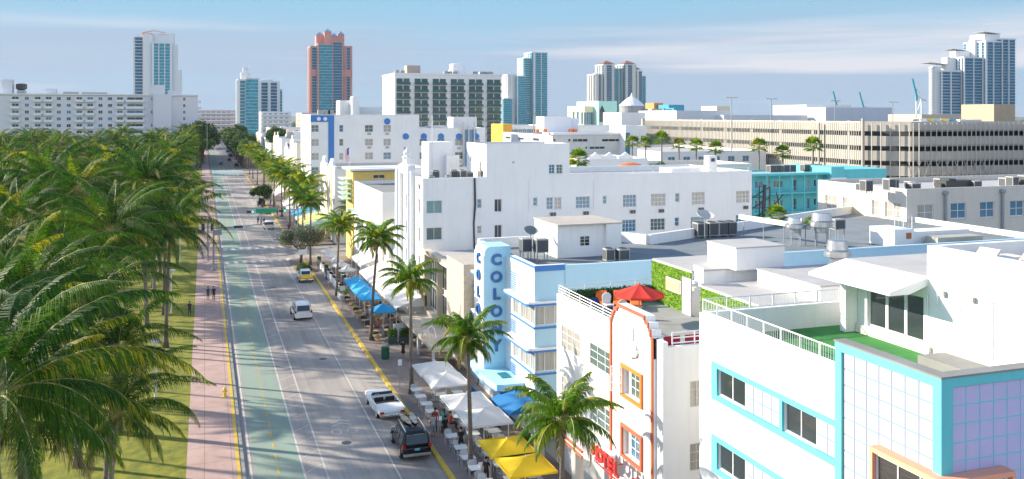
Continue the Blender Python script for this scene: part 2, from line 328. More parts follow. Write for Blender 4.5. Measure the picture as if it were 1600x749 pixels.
# asphalt with patches, wheel wear along the lanes and fine grain
def asphalt(key, base, tint=None):
    m = bpy.data.materials.new(key); m.use_nodes = True; n = m.node_tree.nodes; l = m.node_tree.links; b = n['Principled BSDF']; b.inputs['Roughness'].default_value = .85
    g = n.new('ShaderNodeNewGeometry')
    def noise(sc, st, det, lo, hi, c0, c1):
        mp_ = n.new('ShaderNodeMapping'); mp_.inputs['Scale'].default_value = st; l.new(g.outputs['Position'], mp_.inputs[0])
        t = n.new('ShaderNodeTexNoise'); t.inputs['Scale'].default_value = sc; t.inputs['Detail'].default_value = det; t.inputs['Roughness'].default_value = .65; l.new(mp_.outputs[0], t.inputs[0])
        r = n.new('ShaderNodeValToRGB'); l.new(t.outputs[0], r.inputs[0]); r.color_ramp.elements[0].position = lo; r.color_ramp.elements[1].position = hi
        r.color_ramp.elements[0].color = (*c0, 1); r.color_ramp.elements[1].color = (*c1, 1); return r.outputs[0]
    def mulc(a, c):
        x = n.new('ShaderNodeMix'); x.data_type = 'RGBA'; x.blend_type = 'MULTIPLY'; x.inputs[0].default_value = 1; l.new(a, x.inputs[6]); l.new(c, x.inputs[7]); return x.outputs[2]
    dk = tuple(v*.72 for v in base)
    o = noise(.18, (1, .35, 1), 8, .35, .65, dk, base)
    o = mulc(o, noise(1.0, (1.6, .03, 1), 5, .35, .7, (.78, .78, .78), (1.06, 1.06, 1.06)))
    o = mulc(o, noise(9, (1, 1, 1), 6, .3, .7, (.82, .82, .82), (1.08, 1.08, 1.08)))
    if tint:
        wear = noise(.8, (1.5, .25, 1), 9, .38, .62, (0, 0, 0), (1, 1, 1)); x = n.new('ShaderNodeMix'); x.data_type = 'RGBA'; l.new(wear, x.inputs[0]); l.new(o, x.inputs[6]); x.inputs[7].default_value = (*tint, 1)
        y = n.new('ShaderNodeMix'); y.data_type = 'RGBA'; y.inputs[0].default_value = .55; l.new(x.outputs[2], y.inputs[6]); y.inputs[7].default_value = (*tint, 1); o = y.outputs[2]
    l.new(o, b.inputs['Base Color'])
    t = n.new('ShaderNodeTexNoise'); t.inputs['Scale'].default_value = 25; l.new(g.outputs['Position'], t.inputs[0]); bu = n.new('ShaderNodeBump'); bu.inputs['Strength'].default_value = .25; bu.inputs['Distance'].default_value = .02
    l.new(t.outputs[0], bu.inputs['Height']); l.new(bu.outputs[0], b.inputs['Normal']); MATS[key] = m; return m
road_m = asphalt('road_asphalt', (.47, .42, .385)); bike_m = asphalt('bike_lane_paint', (.40, .38, .33), (.25, .34, .275))
def sheet(name, x0, x1, y0, y1, z, m, n=1):
    b = MB(); b.face([(x0, y0, z), (x1, y0, z), (x1, y1, z), (x0, y1, z)]); return struct(name, b, m)
sheet('road', 2.3, 14.4, -30, 900, .004, road_m)
sheet('side_road', 14.4, 230, 144.5, 156.5, .004, road_m)
sheet('side_road', 14.4, 330, 362, 376, .004, road_m)
sheet('bike_lane', 3.0, 5.85, -30, 357, .008, bike_m)
sheet('bike_lane', 3.0, 5.85, 378, 700, .008, bike_m)
teal_x = asphalt('crossing_paint', (.42, .40, .38), (.22, .38, .38)); sheet('crossing', 2.5, 14.3, 357.3, 377.7, .010, teal_x)
# pavements, kerbs
def slabs(key, col, line, w_, h_, col2, off=0.):
    m = bpy.data.materials.new(key); m.use_nodes = True; n = m.node_tree.nodes; l = m.node_tree.links; b = n['Principled BSDF']; b.inputs['Roughness'].default_value = .9
    g = n.new('ShaderNodeNewGeometry'); mp_ = n.new('ShaderNodeMapping'); mp_.inputs['Location'].default_value = (off, 0, 0); l.new(g.outputs['Position'], mp_.inputs[0])
    br = n.new('ShaderNodeTexBrick'); br.offset = 0; br.inputs['Color1'].default_value = (*col, 1); br.inputs['Color2'].default_value = (*col2, 1); br.inputs['Mortar'].default_value = (*line, 1)
    br.inputs['Scale'].default_value = 1; br.inputs['Mortar Size'].default_value = .018; br.inputs['Brick Width'].default_value = w_; br.inputs['Row Height'].default_value = h_; br.inputs['Bias'].default_value = -.2
    l.new(mp_.outputs[0], br.inputs[0]); t = n.new('ShaderNodeTexNoise'); t.inputs['Scale'].default_value = .5; t.inputs['Detail'].default_value = 8; t.inputs['Roughness'].default_value = .7; l.new(g.outputs['Position'], t.inputs[0])
    r = n.new('ShaderNodeValToRGB'); l.new(t.outputs[0], r.inputs[0]); r.color_ramp.elements[0].position = .3; r.color_ramp.elements[0].color = (.72, .70, .70, 1); r.color_ramp.elements[1].position = .65
    x = n.new('ShaderNodeMix'); x.data_type = 'RGBA'; x.blend_type = 'MULTIPLY'; x.inputs[0].default_value = 1; l.new(br.outputs[0], x.inputs[6]); l.new(r.outputs[0], x.inputs[7]); l.new(x.outputs[2], b.inputs['Base Color']); MATS[key] = m; return m
pink_walk = slabs('pink_walk', (.52, .36, .32), (.27, .17, .15), 1.68, 2.9, (.49, .34, .30), .02)
grey_walk = slabs('grey_walk', (.29, .235, .21), (.16, .13, .11), 1.75, 1.75, (.26, .215, .19))
kerbc = mat('kerb_concrete', (.34, .33, .31), .9, var=.3, vscale=2); kerby = mat('kerb_yellow', (.72, .48, .06), .7, var=.25, vscale=3)
b = MB(); b.box(-1.1, 1.92, -30, 700, -.01, .15); struct('pavement', b, pink_walk)
b = MB(); b.box(1.92, 2.14, -30, 357, -.01, .152); struct('kerb', b, kerby)
b = MB(); b.box(2.14, 2.42, -30, 700, -.01, .12); struct('kerb', b, kerbc)
for y0, y1 in ((-30, 143.5), (157.5, 361), (377, 700)):
    b = MB(); b.box(14.62, 21.5, y0, y1, -.01, .15); struct('pavement', b, grey_walk)
    b = MB(); b.box(14.3, 14.62, y0, y1, -.01, .155); struct('kerb', b, kerby if y0 < 300 else kerbc)
# bulb-outs at the corners, with planting beds
for y0, y1 in ((128.5, 143.5), (157.5, 166), (346, 358)):
    b = MB(); b.prism([(14.3, y0-2), (14.3, y1), (12.9, y1), (12.3, y1-1.2), (12.3, y0+1.5), (12.9, y0)], -.01, .149); struct('pavement', b, grey_walk)
grass_m = mat('lawn_grass', (.32, .30, .022), .95, var=.3, vscale=1.1, col2=(.09, .13, .012), dirt=.55, bump=1.5, bscale=30)
b = MB(); b.box(-160, -1.1, -30, 398, -.01, .13); struct('lawn', b, grass_m)
sandy = mat('sandy_yard', (.42, .38, .31), .95, var=.25, vscale=.2)
b = MB(); b.face([(21.5, -20, .012), (230, -20, .012), (230, 144.4, .012), (21.5, 144.4, .012)]); struct('yard', b, sandy)
b = MB(); b.face([(21.5, 156.6, .012), (330, 156.6, .012), (330, 361, .012), (21.5, 361, .012)]); struct('yard', b, sandy)
# painted markings
wline = mat('worn_white_paint', (.66, .62, .58), .8, var=.3, vscale=1.2, stretch=(1, .4, 1)); yline = mat('worn_yellow_paint', (.66, .43, .08), .8, var=.3, vscale=1.5)
def lane(name, x, wd, segs, m, z=.0125):
    b = MB()
    for y0, y1 in segs: b.face([(x-wd/2, y0, z), (x+wd/2, y0, z), (x+wd/2, y1, z), (x-wd/2, y1, z)])
    return struct(name, b, m)
full = [(-30, 141), (160, 356), (379, 690)]
lane('edge_line', 2.78, .12, full, wline); lane('lane_line', 5.92, .13, full, wline); lane('lane_line', 7.25, .12, full, wline); lane('parking_line', 11.5, .11, full, wline)
lane('bike_lane_centre_line', 4.4, .12, [(y, y+1.1) for y in [i*2.25+40 for i in range(44)]]+[(y, y+1.1) for y in [i*2.25+161 for i in range(85)]], yline)
b = MB()
for i in range(46):
    y = 42+i*2.6
    if not 139 < y < 160 and i % 1 == 0: b.face([(5.99, y, .0127), (6.04, y-.06, .0127), (7.19, y+1.06, .0127), (7.14, y+1.13, .0127)])
struct('buffer_hatching', b, wline)
b = MB()
for yy in (143.2, 157.6):
    for i in range(9): x = 2.9+i*1.3; b.face([(x, yy-1.3, .0135), (x+.6, yy-1.3, .0135), (x+.6, yy+1.3, .0135), (x, yy+1.3, .0135)])
struct('crossing_stripes', b, wline)
b = MB()
for yy in (357.6, 377.0):
    b.face([(2.6, yy, .0145), (14.2, yy, .0145), (14.2, yy+.3, .0145), (2.6, yy+.3, .0145)])
    for i in range(8): x = 2.9+i*1.45; b.face([(x, yy-3, .0145), (x+.5, yy-3, .0145), (x+.5, yy-.6, .0145), (x, yy-.6, .0145)])
struct('crossing_stripes', b, wline)
# shared-lane arrows and the bicycle symbol in the driving lane
def chevron(y, x=9.4):
    b = MB()
    for k in (0, .7): b.face([(x-.7, y-.55+k, .0131), (x, y+k, .0131), (x, y+.22+k, .0131), (x-.7, y-.33+k, .0131)]); b.face([(x, y+k, .0131), (x+.7, y-.55+k, .0131), (x+.7, y-.33+k, .0131), (x, y+.22+k, .0131)])
    for cx_ in (-.55, .55):
        for i in range(12):
            a0, a1 = i*math.pi/6, (i+1)*math.pi/6
            b.face([(x+cx_+.3*math.cos(a0), y-1.7+.5*math.sin(a0), .0131), (x+cx_+.38*math.cos(a0), y-1.7+.6*math.sin(a0), .0131), (x+cx_+.38*math.cos(a1), y-1.7+.6*math.sin(a1), .0131), (x+cx_+.3*math.cos(a1), y-1.7+.5*math.sin(a1), .0131)])
    struct('road_arrow_marking', b, wline)
for y in (112.5, 66, 190): chevron(y)
# ================================================================== BUILDINGS ALONG THE STREET
PI2 = -math.pi/2
hedge_m = mat('hedge_leaves', (.24, .42, .02), .9, var=.6, vscale=5, col2=(.07, .18, .01), bump=2, bscale=12)
hedge_d = mat('dark_hedge', (.03, .11, .02), .9, var=.5, vscale=5, bump=2, bscale=12)
# a bushy sheet of leaf faces over a wall panel, so that hedges do not read as painted
def leafy(mb, x0, x1, y0, y1, z0, z1, n, size=.12, seed=1):
    rg = random.Random(seed)
    for i in range(n):
        c = Vector((rg.uniform(x0, x1), rg.uniform(y0, y1), rg.uniform(z0, z1))); d = Vector((rg.gauss(0, 1), rg.gauss(0, 1), rg.gauss(0, 1))).normalized(); e = d.cross(Vector((rg.gauss(0, 1), rg.gauss(0, 1), rg.gauss(0, 1)))).normalized()
        mb.face([c-d*size, c+e*size*.5, c+d*size, c-e*size*.5])
def railing(root, a, b, z0, z1, m, bal=.14, post=1.2, rails=None, name='railing', pr=.03):
    """an upright railing from a to b (xy)"""
    mb = MB(); A = Vector((*a, 0)); B = Vector((*b, 0)); L = (B-A).length; u = (B-A)/L
    def pt(t, z): return tuple(A+u*t+Vector((0, 0, z)))
    for z in (rails or [z1-.03, z0+.06]): mb.tube([pt(0, z), pt(L, z)], pr, 6)
    n = max(1, round(L/post))
    for i in range(n+1): mb.tube([pt(L*i/n, z0), pt(L*i/n, z1)], pr*1.1, 6)
    if bal:
        k = int(L/bal)
        for i in range(1, k): mb.tube([pt(L*i/k, z0+.06), pt(L*i/k, z1-.03)], .012, 4, cap=False)
    return mb.build(name, m, root)
def tiles(mb, P0, ang, wd, z0, z1, tw, th, gap=.045, out=.012):
    u = Vector((math.cos(ang), math.sin(ang), 0)); n = Vector((math.sin(ang), -math.cos(ang), 0)); O = Vector((P0[0], P0[1], 0))
    nx = max(1, round(wd/tw)); nz = max(1, round((z1-z0)/th)); tw = wd/nx; th = (z1-z0)/nz
    for i in range(nx):
        for j in range(nz):
            a, b, c, d = i*tw+gap/2, (i+1)*tw-gap/2, z0+j*th+gap/2, z0+(j+1)*th-gap/2
            p = [O+u*s+Vector((0, 0, t)) for s, t in ((a, c), (b, c), (b, d), (a, d))]; mb.extr([q+n*out for q in p], -n*out*.9)
def ac_unit(root_or_label, loc, sx=.85, sy=.85, sz=.85, group='air conditioning units on the flat roofs', legs=.25, rz=0., fan=True):
    t = thing('air_conditioner', root_or_label, 'air conditioner', loc, rz, group); ORG[t.name] = (0, 0, 0)
    b = MB(); b.box(-sx/2, sx/2, -sy/2, sy/2, legs, legs+sz); b.build('casing', acgrey, t, bevel=.02)
    g = MB(); g.box(-sx*.42, sx*.42, -sy/2-.015, -sy/2+.002, legs+.08, legs+sz-.1); g.box(-sx/2-.015, -sx/2+.002, -sy*.42, sy*.42, legs+.08, legs+sz-.1); g.build('grille', acdark, t)
    if fan: f = MB(); f.lathe([(min(sx, sy)*.4, 0), (min(sx, sy)*.4, .05), (min(sx, sy)*.34, .05), (min(sx, sy)*.34, .02), (.05, .02), (.05, .04)], (0, 0, legs+sz+.002), 14); f.build('fan_guard', acdark, t)
    l = MB()
    for a in (-1, 1):
        for c in (-1, 1): l.box(a*sx*.4-.03, a*sx*.4+.03, c*sy*.4-.03, c*sy*.4+.03, 0, legs)
    l.build('stand', gmetal, t); return t
# ---- A: white corner building with turquoise frames ----------------------------------------------------
A = thing('corner_building', 'white corner building with turquoise window frames, lavender tile panels and green turf roof deck', 'building', (30, 29, 0))
lav = mat('shaded_side_tile', (.52, .49, .74), .45, var=.06, vscale=1.5); tile_lit = mat('lit_side_tile', (.46, .435, .46), .45, var=.05, vscale=1.5); groutt = mat('turquoise_grout', (.20, .62, .70), .7); groutb = mat('pale_blue_grout', (.16, .30, .48), .7)  # one tile in two colours: near side as shaded, street side as lit
X0 = 21.5; Ya, Yb, Yc = 21.7, 26.58, 36.25
rows = [(9.85, 11.5), (6.6, 8.25), (3.35, 5.0)]
mb = MB(); holes = []
for zl, zh in rows:
    for ya, yb in ((34.6, 32.55), (29.85, 27.9)): holes.append((Yc-ya, Yc-yb, zl+.28, zh-.22))
holed(mb, (X0, Yc), PI2, Yc-Yb, 0, 13.45, holes, .14)
mb.face([(X0, Yb, 13.45), (X0+.3, Yb, 13.45), (X0+.3, Yc-.3, 13.45), (X0, Yc, 13.45)]); mb.face([(X0, Yc, 13.45), (X0+.3, Yc-.3, 13.45), (45, Yc-.3, 13.45), (45, Yc, 13.45)])
mb.face([(X0+.3, Yb, 12.35), (X0+.3, Yc-.3, 12.35), (X0+.3, Yc-.3, 13.45), (X0+.3, Yb, 13.45)]); mb.face([(X0+.3, Yc-.3, 12.35), (45, Yc-.3, 12.35), (45, Yc-.3, 13.45), (X0+.3, Yc-.3, 13.45)])
mb.face([(X0, Yc, 0), (45, Yc, 0), (45, Yc, 13.45), (X0, Yc, 13.45)])
mb.build('wall', white, A)
for zl, zh in rows:
    for ya, yb in ((34.6, 32.55), (29.85, 27.9)): window(A, (X0+.05, ya, zl+.28), PI2, ya-yb, zh-zl-.5, 2, 1, wmetal, glassd)
    f = MB()      # turquoise surround of the strip
    f.box(X0-.10, X0-.002, Yb+.002, 35.08, zh-.2, zh); f.box(X0-.10, X0-.002, Yb+.002, 35.08, zl, zl+.26); f.box(X0-.10, X0-.002, 34.62, 35.08, zl+.26, zh-.2); f.box(X0-.10, X0-.002, 29.87, 30.05, zl+.26, zh-.2)
    f.build('window_surround', turq, A)
    g = MB(); g.box(X0-.02, X0-.003, 30.06, 32.5, zl+.27, zh-.21); g.build('spandrel', groutb, A); g = MB(); g.box(X0-.02, X0-.003, Yb+.01, 27.85, zl+.27, zh-.21); g.build('spandrel', groutb, A)
    g = MB(); tiles(g, (X0-.02, 32.5), PI2, 2.44, zl+.27, zh-.21, .6, .56); g.build('tile_panel', tile_lit, A); g = MB(); tiles(g, (X0-.02, 27.85), PI2, 1.27, zl+.27, zh-.21, .63, .56); g.build('tile_panel', tile_lit, A)
b = MB(); XE = 34.0
b.box(21.38, 21.75, Ya+.12, Yb, 0, 14.40); b.box(21.752, XE, Ya+.12, Ya+.44, 0, 14.40); b.build('corner_block', groutb, A)
g = MB(); tiles(g, (21.38, Yb-.32), PI2, Yb-.32-22.1, .3, 14.12, .62, .565); g.build('tile_panel', tile_lit, A)
b = MB(); b.box(21.46, XE, Ya+.08, Ya+.118, .0, 14.14); b.build('grout_panel', groutt, A)
g = MB(); tiles(g, (21.75, Ya+.08), 0, XE-21.85, .3, 14.12, .565, .565); g.build('tile_panel', lav, A)
f = MB(); f.box(21.28, 21.379, Yb-.32, Yb+.02, 0, 14.42); f.box(21.28, 21.379, 22.05, Yb-.322, 14.13, 14.42); f.box(21.28, 21.379, Ya, 22.048, 0, 14.42)
f.box(21.381, 21.74, Ya, Ya+.078, 0, 14.42); f.box(21.742, XE, Ya, Ya+.078, 14.13, 14.42); f.build('turquoise_frame', turq, A)
f = MB(); f.box(21.25, 21.76, Ya-.03, Yb+.05, 14.43, 14.49); f.box(21.762, XE, Ya-.03, Ya+.46, 14.43, 14.49); f.build('coping', roofgrey, A)
# the corner block is hollow above the deck level: low roof upstand behind the parapet
f = MB(); f.box(27.5, 28.9, 22.2, 29.3, 12.36, 12.72); f.build('roof_upstand', roofgrey, A, bevel=.03)
# salmon framed corner window
f = MB(); zt = 11.48
f.prism([(20.95, 24.45), (21.36, 24.45), (21.36, 21.72), (23.75, 21.72), (23.75, 21.25), (20.95, 21.25)], zt-.16, zt)
f.prism([(20.95, 24.45), (21.36, 24.45), (21.36, 21.72), (23.75, 21.72), (23.75, 21.25), (20.95, 21.25)], 8.9, 9.06)
f.box(20.95, 21.36, 24.32, 24.45, 9.062, zt-.162); f.box(23.63, 23.75, 21.25, 21.7, 9.062, zt-.162); f.build('window_surround', salmon, A, label='salmon box frame around the corner window')
window(A, (21.1, 24.3, 9.1), PI2, 2.9, zt-9.3, 3, 1, wmetal, mat('blinds_glass', (.06, .06, .06), .15, var=.6, vscale=9, stretch=(.1, .1, 3), spec=.9)); window(A, (21.25, 21.42, 9.1), 0, 2.36, zt-9.3, 2, 1, wmetal, MATS['blinds_glass'])
b = MB(); b.face([(21.755, Ya+.45, 12.35), (29, Ya+.45, 12.35), (29, Yc-.3, 12.35), (21.755, Yc-.3, 12.35)]); b.build('turf_deck', turf, A)
railing(A, (21.62, Yb+.1), (21.62, 36.1), 13.47, 14.08, wmetal); railing(A, (21.62, 36.12), (30.4, 36.12), 13.47, 14.08, wmetal)
# penthouse: glazed doors, canopy, big white wall
b = MB(); XP = 29.0
holed(b, (XP, 35.0), PI2, 35.0-Ya-.4, 12.36, 15.55, [(1.0, 4.45, 12.75, 14.75), (11.2, 12.3, 12.36, 14.6)], .25)
b.face([(XP, 35.0, 12.36), (XP, 35.0, 15.55), (45, 35.0, 15.55), (45, 35, 12.36)]); b.build('penthouse_wall', white, A)
for i in range(3): window(A, (XP+.12, 34.0-i*1.15, 12.77), PI2, 1.13, 1.97, 1, 1, wmetal, glassd, name='glass_door', ft=.07)
b = MB(); b.box(XP-.15, XP+.0, 30.1, 34.6, 12.36, 12.72); b.build('door_step', white2, A)
b = MB(); b.box(28.3, 28.98, 34.62, 35.0, 12.36, 14.9); b.build('pier', white, A)
b = MB(); b.extr([(27.0, 35.6, 14.95), (27.0, 35.6, 15.1), (29.1, 35.6, 15.62), (29.1, 35.6, 15.3), (28.0, 35.6, 14.95)], (0, -5.3, 0)); b.build('canopy', white, A)
b = MB(); b.box(29.1, 45, 30.25, 35.6, 15.4, 15.62); b.build('roof', roofwhite, A)
b = MB(); b.box(28.86, 29.16, Ya+.4, 30.2, 15.58, 17.0); b.box(29.162, 45, 29.9, 30.2, 15.64, 17.0); b.build('upper_parapet', white, A)
b = MB(); b.face([(29.16, 22, 15.9), (45, 22, 15.9), (45, 29.9, 15.9), (29.16, 29.9, 15.9)]); b.build('upper_roof', roofgrey, A)
for pth in ([(28.93, 29.7, 15.5), (28.93, 29.7, 14.6)], [(28.93, 28.6, 15.5), (28.93, 28.55, 14.3), (28.93, 28.55, 13.2)], [(28.93, 27.0, 15.5), (28.93, 27.0, 13.0)], [(28.93, 29.7, 15.3), (28.93, 27.0, 15.25), (28.93, 25.4, 15.2)], [(28.93, 30.25, 14.9), (28.93, 30.25, 13.2)]):
    b = MB(); b.tube(pth, .025, 5); b.build('conduit', wmetal, A)
b = MB(); b.tube([(28.9, 25.35, 15.56), (28.9, 25.35, 12.4)], .07, 8); b.build('drain_pipe', gmetal, A)
for y, z, s in ((29.4, 15.1, .22), (27.9, 15.15, .2), (24.6, 14.9, .2)): b = MB(); b.box(28.84, 28.99, y-s/2, y+s/2, z-s/2, z+s/2); b.build('junction_box', acgrey, A)
b = MB(); b.box(28.82, 28.99, 24.55, 25.0, 14.35, 14.6); ex = b.build('exit_sign', wmetal, A)
text_mesh('EXIT', .2, .01, redletter, 'lettering', A, (28.812, 24.77, 14.475), (math.pi/2, 0, PI2), bold=.006)
b = MB(); b.tube([(28.9, 24.6, 14.0), (28.9, 24.6, 13.0)], .03, 6); b.tube([(28.9, 24.35, 14.0), (28.9, 24.35, 12.8)], .02, 6); b.build('conduit', gmetal, A)
b = MB(); b.box(28.85, 28.99, 24.4, 24.55, 13.3, 13.45); b.build('alarm_box', redletter, A)
for lx, ly in ((25.2, 28.8), (23.4, 33.9)):
    t = thing('deck_lamp', 'small grey box lamp on the turf deck near the railing' if ly > 30 else 'small grey box lamp on the turf deck beside the turquoise parapet', 'lamp', (lx, ly, 12.352)); b = MB(); b.box(lx-.1, lx+.1, ly-.08, ly+.08, 12.352, 12.40); b.build('base', gmetal, t); b = MB(); b.box(lx-.08, lx+.08, ly-.05, ly+.05, 12.41, 12.57); b.build('head', metal, t, bevel=.015)
# loungers and a shade frame on the upper roof of A
cush = mat('cream_cushion', (.72, .66, .58), .9)
for i, (lx, ly) in enumerate(((31.5, 28.9), (32.3, 27.4), (33.4, 26.2), (34.6, 28.7))):
    lab = ['cream daybed nearest the parapet corner of the upper roof', 'cream daybed second along the upper roof parapet', 'cream daybed beside the edge of the upper roof', 'cream daybed set back from the others on the upper roof'][i]
    t = thing('daybed', lab, 'daybed', (lx, ly, 15.902), 0, 'daybeds on the upper roof'); b = MB(); b.box(lx-.9, lx+.9, ly-.5, ly+.5, 15.91, 16.4); b.build('base', white2, t, bevel=.04); b = MB(); b.box(lx-.88, lx+.88, ly-.48, ly+.48, 16.41, 16.62); b.build('cushion', cush, t, bevel=.08); b = MB(); b.tube([(lx-.9, ly+.5-.1*j, 16.62+.0) for j in range(2)], .05); b.extr([(lx-.9, ly-.5, 16.63), (lx-.9, ly+.5, 16.63), (lx-.6, ly+.5, 16.95), (lx-.6, ly-.5, 16.95)], (.14, 0, 0)); b.build('backrest', cush, t)
# ---- B: white hotel with red trim ----------------------------------------------------------------------
B_ = thing('hotel_building', 'white three storey hotel with stepped red trimmed tower bay and roof deck', 'building', (25, 46.5, 0))
mb = MB(); wn = [PW(877, 907, 515, 552), PW(921, 957, 544, 580)]
wn = [(a, b, c, d, dict(nx=3, nz=3, g=glassc if i == 0 else glassg)) for i, (a, b, c, d, _) in enumerate(wn)]
wall3 = []
for k in range(2):
    for i, (a, b, c, d, o) in enumerate(wn): wall3.append((a, b, c-3.25*k, d-3.25*k, o))
holes = [(53.9-a, 53.9-b, c, d) for a, b, c, d, o in wall3]
holed(mb, (X0, 53.9), PI2, 53.9-45.13, 0, 11.0, holes, .12)
X1 = 28.3; mb.face([(X0, 45.13, 11.0), (X0+.25, 45.13, 11.0), (X0+.25, 53.65, 11), (X0, 53.9, 11)]); mb.face([(X0+.25, 45.13, 10.2), (X0+.25, 53.65, 10.2), (X0+.25, 53.65, 11), (X0+.25, 45.13, 11)])
mb.box(X0+.251, 45, 53.652, 53.9, 0, 11.0)
sw = [(22.83, 23.6, 7.95, 9.25), (22.83, 23.6, 4.77, 6.13), (26.5, 27.3, 7.95, 9.25), (26.5, 27.3, 4.77, 6.13)]
holed(mb, (X0+.0, 39.4), 0, 23, 0, 11.05, [(a-X0, b-X0, c, d) for a, b, c, d in sw], .1)
mb.box(X0, 45, 39.5, 39.65, 10.21, 11.05); mb.face([(X0, 39.4, 11.05), (45, 39.4, 11.05), (45, 39.5, 11.05), (X0, 39.5, 11.05)])
mb.build('wall', white, B_)
for a, b, c, d, o in wall3: window(B_, (X0+.03, max(a, b), c), PI2, abs(a-b), d-c, 3, 3, wmetal, o['g'], ft=.05)
for a, b, c, d in sw: window(B_, (a, 39.43, c), 0, b-a, d-c, 2, 3, mat('cream_window', (.62, .58, .50), .6), glassc, ft=.04)
# tower bay with stepped top
mb = MB(); yc = 42.62; hw = 2.51; TX = 21.2
steps = [(hw, 11.35), (2.1, 11.35), (2.1, 11.75), (1.7, 11.75), (1.7, 12.0), (1.2, 12.0), (1.2, 12.28)]
tw = [(43.55, 41.45, 7.62, 9.05), (43.55, 41.45, 4.4, 5.85)]
holed(mb, (TX, yc+hw), PI2, 2*hw, 0, 11.35, [(yc+hw-a, yc+hw-b, c, d) for a, b, c, d in tw], .35)
mb.box(TX, 21.75, yc-2.28, yc+2.28, 11.351, 11.72); mb.box(TX, 21.75, yc-2.02, yc+2.02, 11.721, 12.02); mb.box(TX, 21.75, yc-1.62, yc+1.62, 12.021, 12.28)
mb.box(TX+.001, 21.75, yc-hw+.0, yc+hw, 10.3, 11.349); mb.face([(TX, yc-hw, 0), (TX+.3, yc-hw, 0), (TX+.3, yc-hw, 11.35), (TX, yc-hw, 11.35)]); mb.face([(TX, yc+hw, 0), (TX+.3, yc+hw, 0), (TX+.3, yc+hw, 11.35), (TX, yc+hw, 11.35)])
mb.build('tower_bay', white, B_)
mb = MB(); mb.box(TX+.12, 21.6, 39.4-.01, yc-hw-.001, 0, 11.3); mb.build('pilaster', white, B_)
mb = MB()
for s in (1, -1):
    mb.box(TX-.09, TX-.002, yc+s*(hw-.0), yc+s*(hw-.19), 0, 11.37)
    ys = [(hw, 11.35), (2.28, 11.72), (2.02, 12.02), (1.62, 12.28)]
    for i, (h_, z) in enumerate(ys):
        nxt = ys[i+1][0] if i+1 < len(ys) else 0
        mb.box(TX-.09, TX-.002, yc+s*(h_-(0.192 if i == 0 else -.0)), yc+s*(nxt-.0 if nxt else 0.001), z-.14, z+.02)
        if i: mb.box(TX-.09, TX-.002, yc+s*h_, yc+s*(h_-.13), ys[i-1][1]+.021, z-.141)
mb.build('red_trim', redtrim, B_)
for a, b, c, d in tw:
    f = MB(); f.box(TX-.12, TX-.004, a, a+.17, c-.17, d+.17); f.box(TX-.12, TX-.004, b-.17, b, c-.17, d+.17); f.box(TX-.12, TX-.004, b+.001, a-.001, d, d+.17); f.box(TX-.12, TX-.004, b+.001, a-.001, c-.17, c); f.build('window_surround', orange if c > 6 else redtrim, B_)
    window(B_, (TX+.22, a-.45, c), PI2, a-b-.46, d-c, 3, 3, wmetal, glassb if c < 6 else glassg, ft=.05)
    f = MB(); f.box(TX+.22, TX+.27, a-.44, a, c, d); f.build('shutter_panel', wmetal, B_)
f = MB(); sh = Matrix.Rotation(R(62), 4, 'Z'); f.box(0, .05, 0, .05, 0, 1.35); f.box(0, .05, .65, .7, 0, 1.35)
for z in (0, .45, .9, 1.30): f.box(0.001, .049, .05, .65, z, z+.05)
o = f.mesh('casement', wmetal, (0, 0, 0)); oo = bpy.data.objects.new('casement', o); C.objects.link(oo); oo.parent = B_; oo.location = (TX-.1-25, 43.5-46.5, 7.65); oo.rotation_euler = (0, 0, R(40))
# plaster relief on the tower: a leaping shell-and-wave emblem with pink touches
f = MB(); XR = TX-.10
def blob(mb, y, z, ry, rz, n=12, t=.10, rot=0):
    mb.k = getattr(mb, 'k', 0)+1; t += .012*mb.k; ry *= 1.4; rz *= 1.1; y = 42.5+(y-42.5)*1.3
    p = []
    for i in range(n): a = 2*math.pi*i/n; dy, dz = ry*math.cos(a), rz*math.sin(a); p.append((XR, y+dy*math.cos(rot)-dz*math.sin(rot), z+dy*math.sin(rot)+dz*math.cos(rot)))
    mb.extr([(q[0]+.1-t, q[1], q[2]) for q in p], (t-.004*mb.k, 0, 0))
blob(f, 42.5, 10.85, .16, .55, rot=.12); blob(f, 42.35, 10.4, .28, .3); blob(f, 42.75, 10.35, .34, .16, rot=.3); blob(f, 42.2, 10.15, .22, .22); blob(f, 42.5, 9.95, .3, .14, rot=-.2); blob(f, 43.0, 10.55, .2, .08, rot=-.3)
f.build('plaster_relief', white, B_); f = MB(); XR = TX-.115
for y, z in ((42.75, 10.42), (42.55, 10.28), (42.4, 10.5), (42.85, 10.2), (42.3, 10.2)): blob(f, y, z, .13, .035, t=.02, rot=random.Random(int(y*100)).uniform(-.5, .5))
f.build('relief_paint', mat('faded_pink', (.80, .60, .52), .7), B_)
# entrance ledge with red stripes, round end and standing letters
f = MB(); f.box(19.6, 21.49, 45.3, 54.2, 3.75, 4.05); f.prism([(20.55+.95*math.cos(a*math.pi/8+math.pi), 45.3+1.2*math.sin(a*math.pi/8+math.pi)) for a in range(0, 9)], 3.75, 4.05); f.build('entrance_ledge', white, B_)
f = MB(); f.box(19.5, 19.598, 45.3, 54.2, 3.98, 4.09); f.box(19.5, 19.598, 45.3, 54.2, 3.72, 3.82); f.build('ledge_trim', redtrim, B_)
for y in (47.2, 53.4): f = MB(); f.lathe([(.34, 0), (.34, 3.5), (.42, 3.6), (.42, 3.74)], (20.1, y, .15), 16); f.build('column', white2, B_)
f = MB(); f.box(19.97, 20.03, 41.5, 45.0, 3.72, 3.78); f.tube([(20.0, 41.7, 3.75), (21.2, 41.7, 3.8)], .03); f.tube([(20.0, 43.6, 3.75), (21.2, 43.6, 3.8)], .03); f.build('letter_rail', redletter, B_)
